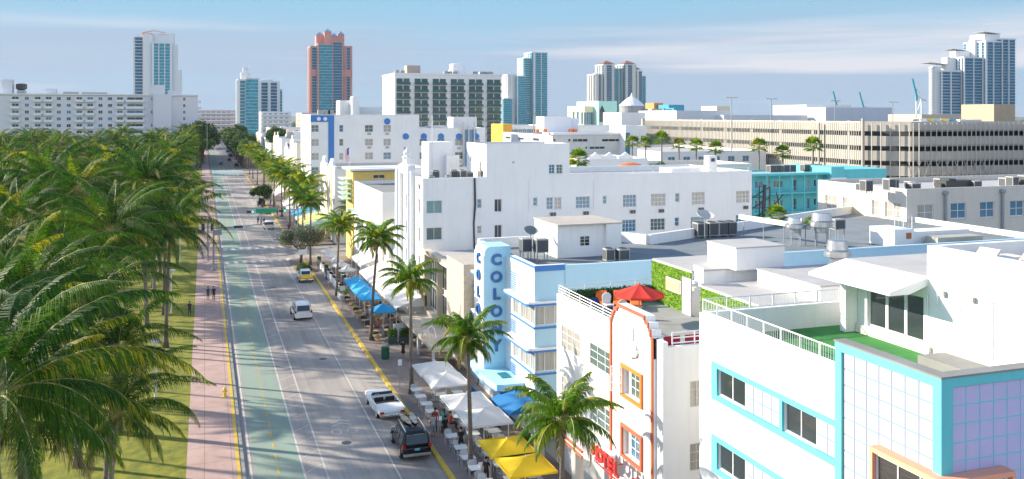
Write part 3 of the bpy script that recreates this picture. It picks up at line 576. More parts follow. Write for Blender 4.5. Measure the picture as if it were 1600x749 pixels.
for i, ch in enumerate('HOTEL'):
    text_mesh(ch, 1.0, .14, redletter, 'sign_letter', B_, (20.0, 44.55-i*.66, 4.25), (math.pi/2, 0, PI2), bold=.035)
# roof surfaces and the greened back walls
f = MB(); f.face([(X0+.25, 39.6, 10.2), (X1, 39.6, 10.2), (X1, 53.65, 10.2), (X0+.25, 53.65, 10.2)]); f.build('deck', deckg, B_)
f = MB(); f.box(X1, 34.6, 48.6, 53.6, 0, 12.85); f.box(X1+.001, 45, 41.5, 47.4, 0, 12.15); f.box(X1+1.5, 34.6, 47.4, 48.6, 0, 12.1); f.box(34.601, 45, 47.401, 53.6, 0, 9.0); f.build('rear_wall', white, B_)
f = MB(); f.box(X1-.05, 34.65, 48.55, 53.64, 12.855, 12.95); f.box(34.66, 45, 47.46, 53.64, 9.0, 9.06); f.box(X1-.05, 45, 41.45, 47.45, 12.155, 12.26); f.build('roof', roofwhite, B_)
f = MB(); f.box(X1-.12, X1-.002, 48.6, 53.6, 10.22, 12.8); leafy(f, X1-.2, X1-.1, 48.6, 53.6, 10.3, 12.8, 3800, .045, 3); f.build('green_wall', hedge_m, B_)
f = MB(); f.box(X1-.12, X1-.002, 41.6, 47.35, 10.22, 12.1); leafy(f, X1-.2, X1-.1, 41.6, 47.35, 10.3, 12.12, 3000, .045, 4); f.build('green_wall', hedge_m, B_)
a, b, c, d, _ = PW(1042, 1065, 436, 456, X1-.2); f = MB(); f.box(X1-.28, X1-.2, a, b, c, d); f.build('window_frame', wmetal, B_); f = MB()
for i in range(10): z = c+.06+(d-c-.12)*i/10; f.box(X1-.31, X1-.281, a-.07, b+.07, z, z+(d-c)/13)
f.build('shutter', mat('tan_shutter', (.60, .42, .25), .6), B_)
a, b, c, d, _ = PW(1067, 1081, 434, 482, X1-.2); f = MB(); f.box(X1-.27, X1-.2, a, b, 10.21, d); dr = f.build('door', mat('lavender_door', (.42, .40, .50), .5), B_); f = MB(); f.tube([(X1-.3, b+.08, 11.2), (X1-.3, b+.2, 11.2)], .02); h_ = f.build('door_handle', metal, B_)
f = MB(); f.box(X1-.4, X1-.2, b-.6, b-.4, 12.3, 12.5); f.box(X1-.4, X1-.2, b-.6, b-.4, 11.9, 12.1); f.build('wall_lamp', wmetal, B_)
f = MB()
for i in range(12): f.box(X1+.1, X1+.13, 47.42+i*.1, 47.48+i*.1, 12.1, 13.3)
f.box(X1+.131, X1+.16, 47.4, 48.58, 13.2, 13.3); f.box(X1+.131, X1+.16, 47.4, 48.58, 12.1, 12.2); f.build('slatted_gate', wmetal, B_)
railing(B_, (X0+.12, 53.78), (X0+.12, 45.35), 11.01, 11.55, wmetal, bal=0, post=1.6, rails=[11.52, 11.34, 11.17]); railing(B_, (X0+.12, 53.8), (28.9, 53.8), 11.01, 11.55, wmetal, bal=0, post=1.8, rails=[11.52, 11.28])
railing(B_, (21.9, 39.5), (28.2, 39.5), 11.06, 11.75, wmetal, bal=0, post=1.2, rails=[11.72, 11.45, 11.2])
f = MB(); f.box(22.0, 28.1, 53.2, 53.6, 10.21, 11.15); leafy(f, 22, 28.1, 53.1, 53.6, 10.4, 11.25, 2600, .08, 5); f.build('hedge', hedge_d, B_)
f = MB(); f.box(X0+.27, X0+.5, 45.3, 53.1, 10.21, 10.9); leafy(f, X0+.27, X0+.5, 45.3, 53.1, 10.7, 11.0, 1400, .07, 6); f.build('hedge', hedge_m, B_)
f = MB(); f.box(30.8, 34.3, 47.6, 50.9, 12.96, 14.3); f.build('stair_house', white, B_); f = MB(); f.box(30.75, 34.35, 47.55, 50.95, 14.301, 14.38); f.build('stair_house_roof', roofwhite, B_)
f = MB(); f.box(30.77, 30.798, 48.5, 49.3, 12.96, 14.1); f.build('door', wmetal, B_)
f = MB(); f.box(31.7, 38, 40.8, 46.7, 12.26, 13.12); f.build('plant_room', white, B_); f = MB(); f.box(31.65, 38.05, 40.75, 46.75, 13.121, 13.2); f.build('plant_room_roof', roofwhite, B_)
# ---- C: pale blue hotel with the vertical sign ----------------------------------------------------------
Cn = thing('hotel_building', 'pale blue and white hotel with cobalt stripes and a tall rounded sign tower', 'building', (24, 65, 0))
YN, YF = 58.07, 71.6
poly = [(21.5, YN), (70, YN), (70, 84), (62, 80.6), (51, 75.7), (36, 69.2), (34.5, YF), (21.5, YF)]
f = MB(); holed(f, (21.5, YN), 0, 48.5, 0, 11.9, [(0, 2.28, z, z+1.35) for z in (7.95, 4.75, 1.5)], .12)
f.build('side_wall', paleblue, Cn)
f = MB(); holed(f, (21.5, YF), PI2, YF-YN, 0, 11.9, [(YF-a, YF-b, z, z+1.35) for z in (7.95, 4.75) for a, b in ((62.6, 61.3), (60.9, 58.07), (70.8, 68.0))], .12); f.build('front_wall', white, Cn)
f = MB()
for i in range(1, 7):
    p, q = poly[i], poly[i+1]; u = Vector((q[0]-p[0], q[1]-p[1], 0)).normalized(); n_ = Vector((-u.y, u.x, 0))*.3
    f.extr([(p[0], p[1], 0), (q[0], q[1], 0), (q[0]+n_.x, q[1]+n_.y, 0), (p[0]+n_.x, p[1]+n_.y, 0)], (0, 0, 12.25 if i > 1 else 11.9))
f.build('rear_wall', white, Cn)
f = MB(); f.face([(x, y, 11.4) for x, y in poly]); f.build('roof', roofdark, Cn)
f = MB(); f.box(21.8, 40, 59, 62.5, 11.405, 11.41); f.build('roof_patch', roofgrey, Cn)
f = MB(); f.box(21.42, 21.82, YN-.05, 63.0, 11.9, 12.1); f.box(21.42, 21.82, 66.8, YF, 11.9, 12.1); f.box(21.822, 23.78, YN-.05, YN+.3, 11.9, 12.1); f.build('coping', wmetal, Cn)
f = MB(); f.box(21.5, 23.75, YN-.055, YN-.052, 11.7, 12.1); f.box(21.405, 21.418, YN-.05, 63, 11.95, 12.1); f.build('top_stripe', blue, Cn)
f = MB(); f.box(23.8, 70, YN-.03, YN+.3, 11.9, 12.02); f.build('side_coping', paleblue, Cn)
f = MB(); f.box(23.78, 23.95, YN-.06, YN-.003, 0, 11.9); f.build('pilaster', paleblue, Cn)
for z in (7.95, 4.75):
    window(Cn, (21.55, 62.6, z), PI2, 1.3, 1.35, 1, 1, wmetal, glassc); window(Cn, (21.55, 60.9, z), PI2, 2.83, 1.35, 3, 1, wmetal, glassc); window(Cn, (21.52, YN+.05, z), 0, 2.26, 1.35, 3, 1, wmetal, glassc); window(Cn, (21.55, 70.8, z), PI2, 2.8, 1.35, 3, 1, wmetal, glassc)
window(Cn, (21.52, YN+.05, 1.5), 0, 2.26, 1.35, 3, 1, wmetal, glassd)
def ledge(z, y0, y1, wrap=True, th=.16, out=.62):
    P = [(21.49, y1), (21.5-out, y1), (21.5-out, y0+.5 if wrap else y0)]
    if wrap:
        for k in range(1, 6): a = k/6*math.pi/2; P.append((21.5-out+.5-.5*math.cos(a), YN-out*.45+.5-.5*math.sin(a)))
        P += [(24.0, YN-out*.45), (24.0, YN-.003), (21.49, YN-.003)]
    else: P += [(21.49, y0)]
    f = MB(); f.prism(P, z, z+th); f.build('ledge', wmetal, Cn)
    P2 = [((x-.012 if x < 21.4 else x), (y-.012 if y < YN else y)) for x, y in P]; f = MB(); f.prism(P2, z-.16, z-.003); f.build('ledge_stripe', blue, Cn)
for z in (9.5, 6.3): ledge(z, YN, 62.9); ledge(z, 67.0, YF, False)
for z in (7.72, 4.52, ):
    f = MB(); f.box(21.42, 21.498, YN-.06, 63, z, z+.14); f.box(21.42, 24.0, YN-.07, YN-.061, z, z+.14); f.build('sill_stripe', blue, Cn)
f = MB()
for i in range(9): z = 10.9-i*.16; f.box(21.40, 21.497, 61.9, 63.0, z, z+.06)
for i in range(6): z = 7.4-i*.16; f.box(21.40, 21.497, 61.9, 63.0, z, z+.06)
for i in range(6): z = 4.2-i*.16; f.box(21.40, 21.497, 61.9, 63.0, z, z+.06)
f.build('speed_lines', blue, Cn)
f = MB()   # frieze of small curls below the roof line
for i in range(16): y = 58.4+i*.27; f.tube([(21.46, y+.13*math.cos(a), 11.45+.06*math.sin(a)) for a in [k*math.pi/3 for k in range(6)]], .02, 4)
f.build('frieze', mat('faded_gold', (.45, .36, .2), .7), Cn)
# sign tower with rounded shoulder
f = MB(); SX0, SX1, SY0, SY1 = 19.8, 21.85, 64.2, 66.7
P = [(SX0, 3.2), (SX1, 3.2), (SX1, 12.62)]+[(SX0+.45-.45*math.sin(k/6*math.pi/2), 12.62-.45+.45*math.cos(k/6*math.pi/2)) for k in range(7)]
f.extr([(x, SY0, z) for x, z in P], (0, SY1-SY0, 0)); f.build('sign_tower', colblue, Cn)
f = MB(); f.box(SX0-.05, SX0-.003, SY0+.02, SY0+.25, 3.2, 12.0); f.box(SX0-.05, SX0-.003, SY1-.2, SY1, 3.2, 12.1); f.box(SX0-.035, SX0-.002, SY0+.251, SY1-.201, 3.2, 12.1); f.build('sign_face', wmetal, Cn)
f = MB(); f.box(SX0-.07, SX0-.051, SY0+.08, SY0+.14, 3.2, 12.0); f.build('sign_stripe', blue, Cn)
f = MB(); f.box(SX1+.001, SX1+.1, SY0+.5, SY1, 8, 12.4); f.build('tower_back', colblue, Cn)
for i, ch in enumerate('COLONY'):
    z = 11.6-1.29*i
    text_mesh(ch, 1.12, .12, navy, 'sign_letter', Cn, (20.72, SY0-.07, z), (math.pi/2, 0, 0), bold=.045)
    text_mesh(ch, 1.08, .12, navy, 'sign_letter', Cn, (SX0-.1, 65.5, z), (math.pi/2, 0, PI2), bold=.04)
f = MB(); P = [(21.45, 60.0), (21.45, 67.5), (19.9, 67.2)]+[(19.2+.25*(abs(k-3)/3)**2, 66.8-k*1.1) for k in range(7)]+[(19.9, 60.0)]
f.prism(P, 3.05, 3.5); f.build('entrance_canopy', colblue, Cn); f = MB(); f.box(20.3, 21.0, 61.5, 62.8, 3.505, 3.56); f.build('canopy_skylight', glasst, Cn)
f = MB(); f.prism([(x-.015, y) for x, y in P if True], 2.98, 3.045); f.build('canopy_stripe', blue, Cn)
for y in (67.4, 69.3): f = MB(); f.tube([(21.5, y, 8.9), (20.3, y, 8.75)], .05); f.tube([(21.5, y, 5.7), (20.3, y, 5.55)], .05); f.build('bracket', blue, Cn)
for y in (58.6, 60.3, 62.2): window(Cn, (21.46, y+.9, .5), PI2, 1.3, 2.2, 2, 3, wmetal, glassd)
railing(Cn, (21.2, 58.1), (21.2, 60.0), .2, 2.2, wmetal, bal=0, post=.9, rails=[.5, .9, 1.3, 1.7, 2.1])
# roof hut
f = MB(); holed(f, (25.8, 64.6), 0, 5.3, 11.41, 13.95, [(1.9, 2.75, 12.25, 13.05)], .1); f.face([(25.8, 69.6, 11.41), (25.8, 64.6, 11.41), (25.8, 64.6, 13.95), (25.8, 69.6, 13.95)]); f.face([(31.1, 64.6, 11.41), (31.1, 69.6, 11.41), (31.1, 69.6, 13.95), (31.1, 64.6, 13.95)]); f.face([(25.8, 69.6, 11.41), (31.1, 69.6, 11.41), (31.1, 69.6, 13.95), (25.8, 69.6, 13.95)])
f.box(29.8, 31.1, 64.25, 64.599, 11.41, 13.95); f.build('roof_hut', white, Cn); f = MB(); f.box(25.7, 31.2, 64.2, 69.7, 13.952, 14.04); f.build('roof_hut_cap', mat('tan_roof', (.50, .44, .38), .9, var=.2), Cn)
window(Cn, (27.7, 64.62, 12.25), 0, .85, .8, 2, 3, wmetal, glassd, ft=.04)
# ---- D: beige building with framed bay, stone wall and raised porch ----------------------------------------
D = thing('beige_building', 'beige two storey building with deep window frame, stone fin wall and raised porch', 'building', (26, 82, 0))
f = MB(); f.box(21.9, 40, 73.0, 90.6, 0, 8.3); f.build('wall', white2, D); f = MB(); f.box(22.2, 39.8, 73.2, 90.4, 8.302, 8.4); f.build('roof', roofwhite, D)
f = MB(); f.box(21.2, 21.89, 80.0, 90.3, 8.3, 8.75); f.box(21.2, 21.89, 80.0, 80.5, 2.3, 8.298); f.box(21.2, 21.89, 89.6, 90.3, 2.3, 8.298); f.box(21.2, 21.89, 80.501, 89.599, 2.3, 2.75); f.box(21.3, 21.88, 84.6, 85.0, 2.75, 8.298); f.build('bay_frame', beige, D)
for z0_, h in ((5.7, 2.3), (3.0, 2.2)):
    for ya in (84.5, 89.5): window(D, (21.75, ya, z0_), PI2, 3.9, h, 4, 1, wmetal, glassd)
f = MB(); f.box(21.0, 23.2, 74.2, 79.9, 2.2, 9.65); f.build('stone_fin_wall', stone, D)
f = MB(); f.box(18.6, 21.88, 75.5, 90, 2.0, 2.3); f.build('porch_roof', beige, D)
for y in (76.2, 82, 88.5): f = MB(); f.box(18.75, 18.95, y, y+.2, .15, 1.998); f.build('porch_post', wmetal, D)
f = MB()
for i in range(6): f.box(19.6+i*.3, 19.95+i*.3, 84.5, 87.5, .15, .3+i*.16)
f.build('steps', conc, D); railing(D, (19.4, 84.4), (21.3, 84.4), .4, 1.6, gmetal, bal=0, post=.6); railing(D, (19.4, 87.6), (21.3, 87.6), .4, 1.6, gmetal, bal=0, post=.6)
f = MB(); f.box(17.9, 21.8, 88.9, 89.15, .15, 1.5); f.build('porch_wall', wmetal, D)
f = MB(); f.tube([(19.2+.6*math.cos(a), 79.3+.9*math.sin(a), 2.75+.45*math.sin(2*a)) for a in [k*math.pi/8 for k in range(17)]], .06, 5); f.tube([(19.1, 78.4, 2.3), (19.1, 78.4, 2.9)], .05); f.build('scroll_ornament', wmetal, D)
# ---- E: long white building --------------------------------------------------------------------------------
E_ = thing('long_white_building', 'long white four storey building with blue front fins and a taller stair block', 'building', (40, 98, 0))
ye = 91.5
def z8(cx, cy): return 640+cx/2.963, 210+cy/2.963
S = []
for a, b, c, d, nx, nz, g, ac in [(78, 307, 150, 367, 2, 1, glasst, 0), (78, 432, 150, 490, 2, 1, glassg, 0), (313, 300, 333, 342, 1, 2, glassb, 0), (393, 300, 427, 360, 2, 1, glassd, 0), (393, 420, 427, 485, 2, 1, glassd, 0), (313, 424, 333, 460, 1, 2, glassc, 0),
        (572, 293, 592, 332, 1, 2, glasst, 0), (634, 292, 664, 348, 2, 3, glassb, 1), (670, 292, 703, 348, 2, 3, glassc, 0), (770, 288, 834, 343, 4, 3, glassb, 1), (895, 285, 912, 322, 1, 2, glasst, 0), (988, 280, 1050, 337, 4, 3, glassb, 1), (1118, 275, 1185, 333, 4, 3, glassc, 1), (1230, 273, 1250, 314, 1, 2, glassb, 0),
        (1307, 268, 1366, 326, 4, 3, glassc, 1), (1512, 262, 1573, 318, 4, 3, glassc, 1), (985, 395, 1048, 452, 4, 3, glassb, 0), (1116, 390, 1183, 445, 4, 3, glassg, 0), (1228, 385, 1248, 425, 1, 2, glassb, 0), (1302, 382, 1364, 437, 4, 3, glassb, 0), (1510, 373, 1570, 426, 4, 3, glassb, 0)]:
    p, q = z8(a, b), z8(c, d); w_ = PS(p[0], q[0], p[1], q[1], ye); S.append((w_[0], w_[1], w_[2], w_[3], dict(nx=nx, nz=nz, g=g, ft=.05))); 
    if ac:
        m_ = (w_[0]+w_[1])/2+.35; f = MB(); f.box(m_-.35, m_+.35, ye-.12, ye-.003, w_[2]-.75, w_[2]-.32); u = f.build('wall_air_conditioner', acgrey, E_); f = MB(); f.box(m_-.3, m_+.0, ye-.135, ye-.121, w_[2]-.7, w_[2]-.37); f.box(m_+.06, m_+.3, ye-.135, ye-.121, w_[2]-.7, w_[2]-.37); f.build('wall_grille', acdark, E_)
W = []
for yy in (105.0, 99.6, 93.2):
    for z in (12.0, 9.0, 6.0, 3.0): W.append((yy+.5, yy-.5, z, z+1.6, dict(nx=1, nz=2, g=glassc)))
block(E_, 21.5, 61.35, ye, 106, 15.9, white, W, S, ph=.7, pt=.3, rm=roofwhite)
block(E_, 28.4, 38.0, ye-.004, 99, 19.4, white, [(97.6, 97.0, 17.2, 18.0, dict(nx=1)), (94.0, 93.2, 15.6, 17.4, dict(nx=1, g=glassc))], [PS(640+645/2.963, 640+672/2.963, 210+140/2.963, 210+183/2.963, ye, nx=2, nz=3, g=glassb, ft=.05), PS(640+680/2.963, 640+708/2.963, 210+140/2.963, 210+183/2.963, ye, nx=2, nz=3, g=glassg, ft=.05), (31.3, 31.6, 17.3, 17.5, dict(nx=1, sill=False))], z0=15.21, ph=.3, name='stair_block')
for y0_, y1_, zt_ in ((103.3, 102.9, 16.4), (101.8, 101.4, 16.9), (97.2, 96.8, 16.9), (95.8, 95.4, 16.4)):
    f = MB(); f.box(21.05, 21.495, y0_, y1_, 0, zt_); f.build('front_fin', wmetal, E_)
for y0_, y1_ in ((102.85, 101.85), (96.75, 95.85)):
    f = MB(); f.box(21.3, 21.496, y1_, y0_, 0, 16.1); f.build('fin_inlay', mat('cornflower_paint', (.25, .40, .72), .6), E_)
f = MB(); f.box(21.2, 21.9, 97.3, 101.3, 15.9, 17.0); f.box(21.25, 21.85, 98.3, 100.3, 17.001, 17.6); f.lathe([(.5, 0), (.6, .2), (.3, .4), (.45, .7), (.15, 1.0), (.05, 1.3)], (21.5, 99.3, 17.6), 10); f.build('parapet_ornament', white, E_)
for yy in (104.6, 98.0, 93.0):
    f = MB(); f.tube([(21.44, yy+.28*math.cos(a), 15.2+.55*math.sin(a)) for a in [math.pi+k*math.pi/8 for k in range(9)]], .06, 5); f.build('plaster_swag', conc, E_)
f = MB(); f.tube([(27.1, ye-.08, 15.8), (27.15, ye-.1, 13), (27.0, ye-.08, 11), (27.1, ye-.09, 7)], [.1, .12, .09, .1], 8); f.build('dark_drain_pipe', dmetal, E_)
for xx in (40.9, 33.2): f = MB(); f.tube([(xx, ye-.05, 15.3), (xx, ye-.05, 12)], .03, 6); f.build('drain_pipe', wmetal, E_)
block(E_, 21.5, 34, 106.05, 112.6, 9.2, white2, [(111.4, 110.4, 6, 7.8, dict(nx=1, g=glassc)), (108.2, 107.2, 6, 7.8, dict(nx=1, g=glassc)), (111.4, 110.4, 2.6, 4.4, dict(nx=1)), (108.2, 107.2, 2.6, 4.4, dict(nx=1))], name='side_wing', roofname='wing_roof')
X_, _ = atY(670, 220, 100); X__, _ = atY(707, 220, 100); f = MB(); f.box(X_, X__, 100, 103.5, 15.2, 19.4); f.build('lift_house', white, E_); f = MB(); f.box(X_+1.9, X__+.6, 99.2, 99.99, 15.2, 17.9); f.build('lift_house', white, E_)
f = MB(); f.box(56.2, 57.3, 92.6, 93.7, 15.2, 17.7); f.build('chimney', white, E_); f = MB(); f.box(56.5, 57.0, 92.57, 92.598, 17.0, 17.4); f.build('chimney_vent', acdark, E_)
f = MB(); f.box(52, 56, 94, 97, 15.2, 16.2); f.build('roof_box', white, E_)
railing(E_, (38.2, 91.65), (61, 91.65), 15.91, 16.35, wmetal, bal=0, post=2.4)
f = MB(); f.tube([(24.6, 100, 15.2), (24.6, 100, 22.4)], .06, 6); f.build('antenna_mast', wmetal, E_)
rg = random.Random(4)
for i in range(7): ac_unit(['boxy grey unit behind the long building parapet nearest the front ornament', 'grey unit second from the ornament on the long building roof', 'dark faced unit third along the long building roof', 'grey unit beside the lift house on the long building roof', 'tall grey unit between lift house and pipe', 'grey unit just left of the dark drain pipe top', 'grey unit tucked against the stair block'][i], (22.9+i*.93+rg.uniform(-.15, .15), 92.9+rg.uniform(0, 2.6), 15.2), rg.uniform(.5, .85), .8, rg.uniform(.45, 1.15), rz=rg.uniform(-.2, .2))
# ---- F: white and yellow building --------------------------------------------------------------------------
F_ = thing('yellow_and_white_building', 'low white building with a yellow upper storey and white roof slab', 'building', (28, 128, 0))
W = [(y+.8, y-.8, z, z+1.7, dict(nx=2, nz=2, g=glassg)) for y in (133.5, 129.5, 125.5, 121.5, 117.5) for z in (6.2, 2.6)]+[(y+.35, y-.35, 10.2, 11.0, dict(nx=1)) for y in (132, 128, 124, 120)]
block(F_, 21.5, 44, 114.3, 136.9, 12.5, white, W, [(27.2, 28.2, 8.5, 10, dict(nx=1))], ph=.5)
f = MB(); f.box(20.3, 21.49, 115, 136.5, 8.2, 8.4); f.build('green_ledge', mat('pale_green_paint', (.40, .55, .46), .7), F_)
block(F_, 21.3, 30, 137, 143.9, 13.9, yellowst, [(141.5, 139.5, 9.5, 11, dict(g=glassd)), (141.5, 139.5, 5.5, 7, dict(g=glassd))], [(24.4, 26.2, 12.75, 13.35, dict(nx=2)), (28.3, 29.1, 12.6, 13.6, dict(nx=1))], ph=0, name='yellow_block', roofname='yellow_roof')
f = MB(); f.box(20.7, 30.5, 136.4, 144.5, 14.03, 14.3); f.build('roof_slab', wmetal, F_)
f = MB()
for i in range(5): f.box(19.9, 21.28, 137.6, 143.4, 9.6+i*.75, 9.72+i*.75)
f.build('sunshade_fins', mat('mint_paint', (.50, .66, .55), .7), F_)
# ---- G: two small white buildings with shaped gables ---------------------------------------------------------
for k, (y0_, y1_, lab) in enumerate(((158.6, 167.5, 'small white building with a curved gable and yellow edge, nearer of the pair'), (168.3, 179.5, 'small white building with a curved gable, farther of the pair before the blue striped hotel'))):
    g_ = thing('gabled_building', lab, 'building', (26, y0_+4, 0), 0, 'small gabled buildings at the side street corner')
    ym = (y0_+y1_)/2; W = [(y+.5, y-.5, z, z+1.7, dict(nx=1, nz=2, g=glassb)) for y in (ym-2.4, ym+2.4) for z in (9.2, 5.9, 2.6)]
    block(g_, 21.5, 38, y0_, y1_, 13.0, white2 if k else white, W, [(24, 25, 9, 10.5, dict(nx=1)), (24, 25, 5.6, 7.1, dict(nx=1))] if k == 0 else [], ph=.5)
    P = [(ym-4.0, 13.0), (ym-4.0, 13.4), (ym-2.6, 13.5), (ym-1.6, 14.2), (ym-.8, 14.6), (ym, 14.75), (ym+.8, 14.6), (ym+1.6, 14.2), (ym+2.6, 13.5), (ym+4, 13.4), (ym+4, 13.0)]
    f = MB(); f.extr([(21.45, y, z) for y, z in P], (.45, 0, 0)); f.build('gable', white, g_)
    f = MB(); f.box(21.4, 21.497, ym-.5, ym+.5, 1, 13.8); f.build('front_strip', yellowst if k == 0 else white2, g_)
# ---- H: tall white hotel with blue L band ---------------------------------------------------------------------
H_ = thing('blue_banded_hotel', 'tall white hotel with a cobalt blue corner band and blue discs', 'building', (45, 205, 0)); yh = 196.6
xe1, _ = atY(655, 200, yh); xe2, _ = atY(758, 200, yh); S = []
for xl, xr, nx in ((486.5, 498, 2), (530, 536.5, 1), (570, 583, 2), (599, 611, 2)):
    for k in range(6):
        p = PS(xl, xr, 195.5, 206.5, yh); S.append((p[0], p[1], p[2]-3.02*k, p[3]-3.02*k, dict(nx=nx, nz=2, g=(glassg, glassc, glassc, glassb)[(k+nx+int(xl)) % 4], sill=False)))
block(H_, 21.5, xe1, yh, 217, 22.6, white, [(y+.8, y-.8, z, z+1.6, dict(nx=2, nz=2, g=glassg, sill=False)) for y in (200, 206, 213) for z in (19, 16, 13, 10, 7, 4)], S, ph=.4)
S = []
for xl in (627, 655.5, 683, 711, 738):
    for k in range(5): p = PS(xl, xl+12, 217, 228, yh); S.append((p[0], p[1], p[2]-3.02*k, p[3]-3.02*k, dict(nx=2, nz=2, g=(glassc, glassg, glassb)[(k+int(xl)) % 3], sill=False)))
block(H_, xe1+.01, xe2, yh, 217, 19.6, white, [], S, ph=.4, name='rear_wing', roofname='wing_roof')
x2, _ = atY(522, 200, yh); x1b, _ = atY(513, 200, yh)
f = MB(); f.box(21.45, x2, yh-.12, yh-.003, 21.0, 22.45); f.box(x1b, x2, yh-.12, yh-.003, 6, 20.998); f.build('blue_band', blue, H_)
def disc(root, x, z, r, y, m):
    f = MB(); f.extr([(x+r*math.cos(a*math.pi/9), y, z+r*math.sin(a*math.pi/9)) for a in range(18)], (0, .1, 0)); f.build('disc', m, root)
for px in (634, 662, 689, 717, 744): x, z = atY(px, 213.5, yh); disc(H_, x, z, .72, yh-.12, blue)
x, z = atY(605, 190, yh); disc(H_, x, z, .72, yh-.12, blue)
for px in (498, 508): x, z = atY(px, 186, yh); disc(H_, x, z, .42, yh-.24, wmetal)
for px in (577, 605, 634, 662, 717):
    for dz in (0, 3.02): x, z = atY(px, 209 if px < 620 else 231.5, yh); f = MB(); f.box(x-.4, x+.4, yh-.15, yh-.003, z-dz-.25, z-dz+.2); f.build('wall_air_conditioner', acgrey, H_)
for a, b, zt_, yb in ((531, 556, 25.8, 204), (556, 597, 24.3, 206)):
    xa, _ = atY(a, 180, yb); xb, _ = atY(b, 180, yb); f = MB(); f.box(xa, xb, yb, yb+6, 22.2, zt_); f.build('roof_house', white, H_)
xa, _ = atY(551, 180, 203); f = MB(); f.lathe([(1.1, 0), (1.1, 4.2), (.9, 4.5)], (xa+.5, 203, 22.2), 12); f.build('roof_tank', white, H_)
for px in (497, 507, 513): xa, _ = atY(px, 180, 199); f = MB(); f.box(xa, xa+1.2, 199, 200.2, 22.2, 23.6); f.build('roof_unit', acgrey, H_)
for a, b, yt, yb in ((708, 745, 183, 203), (673, 700, 197, 205)):
    xa, _ = atY(a, 180, 206); xb, zt_ = atY(b, yt, 206); f = MB(); f.box(xa, xb, 206, 211, 19.2, zt_); f.build('roof_house', white, H_)
f = MB(); xa, _ = atY(726, 180, yh); f.box(xa, xa+2.8, yh-.05, yh-.004, 3, 19.2); f.build('recess_band', mat('dull_blue_glass', (.20, .34, .48), .4), H_)  # flat band in one even dull blue
for px, top in ((724, 191), (732, 198), (741, 191)): xa, zt_ = atY(px, top, yh-.4); f = MB(); f.tube([(xa, yh-.4, 3), (xa, yh-.4, zt_)], .18, 6); f.build('vent_pipe', metal, H_)
# ================================================================== BUILDINGS BEHIND AND FAR
# ---- beige building with the roof plant --------------------------------------------------------------
M_ = thing('beige_building', 'plain beige building with white paned windows and many roof units', 'building', (85, 82, 0)); ym_ = 75.0; xm_ = 69.0
def z2(cx, cy): return 1200+cx/2.995, 230+cy/2.995
S = []; W = []
for a, b, c, d in ((700, 268, 775, 345), (855, 260, 928, 335), (992, 255, 1060, 330), (1133, 250, 1198, 323)): p, q = z2(a, b), z2(c, d); x = PS(p[0], q[0], p[1], q[1], ym_); S.append((*x[:4], dict(nx=2, nz=2, g=glassc if a == 700 else glassb, ft=.08)))
for a, b, c, d, n in ((268, 225, 322, 292, 2), (350, 235, 380, 300, 1), (487, 248, 520, 322, 1), (548, 258, 620, 333, 2)): p, q = z2(a, b), z2(c, d); x = PW(p[0], q[0], p[1], q[1], xm_); W.append((*x[:4], dict(nx=n, nz=2, g=glassc, ft=.08)))
Yl, _ = atX(1278, 285, xm_); block(M_, xm_, 112, ym_, Yl, 14.8, mat('sand_stucco', (.66, .60, .52), .85, var=.08, dirt=.3), W, S, ph=.6, rm=roofwhite)
for px, t in ((1478, 305), (1567, 302)): x, z = atY(px, t, ym_-.2); f = MB(); f.tube([(x, ym_-.2, 7), (x, ym_-.2, z)], .14, 8); f.lathe([(.14, 0), (.32, .1), (.32, .35), (.1, .45)], (x, ym_-.2, z), 10); f.build('vent_pipe', gmetal, M_)
x, z0_ = atX(1340, 325, xm_); f = MB(); f.box(xm_-.03, xm_-.003, atX(1330, 300, xm_)[0], atX(1357, 300, xm_)[0], 10.2, 12.4); f.build('painted_patch', mat('tan_patch', (.70, .60, .42), .8), M_)
rg = random.Random(12); poss = ['one by the left corner', 'second from the left corner', 'third from the left', 'fourth from the left', 'before the pair of dark units', 'dark one left of the long duct', 'left end of the long duct', 'right end of the long duct', 'squat tan one right of the duct', 'tall one fourth from the right', 'third from the right', 'second from the right', 'rightmost one']
for i, px in enumerate((1355, 1366, 1388, 1400, 1420, 1430, 1452, 1468, 1530, 1560, 1573, 1590, 1600)):
    x, _ = atY(px, 280, 76.5+rg.uniform(0, 3)); ac_unit('roof unit on the beige building, '+poss[i], (x, 76.6+rg.uniform(0, 3), 14.2), rg.uniform(.8, 1.3), 1.0, rg.uniform(.7, 1.3), fan=False)
x, _ = atY(1495, 280, 78); f = MB(); f.box(x-2.0, x+2.0, 77.5, 79, 14.25, 15.3); f.box(x-2.4, x-2.001, 77.8, 78.7, 14.25, 15.0); f.box(x-1.5, x-.5, 77.6, 78.9, 15.301, 15.5); tag(f.build('roof_duct', dmetal), 'long dark boxy duct on the roof of the beige building', 'duct')
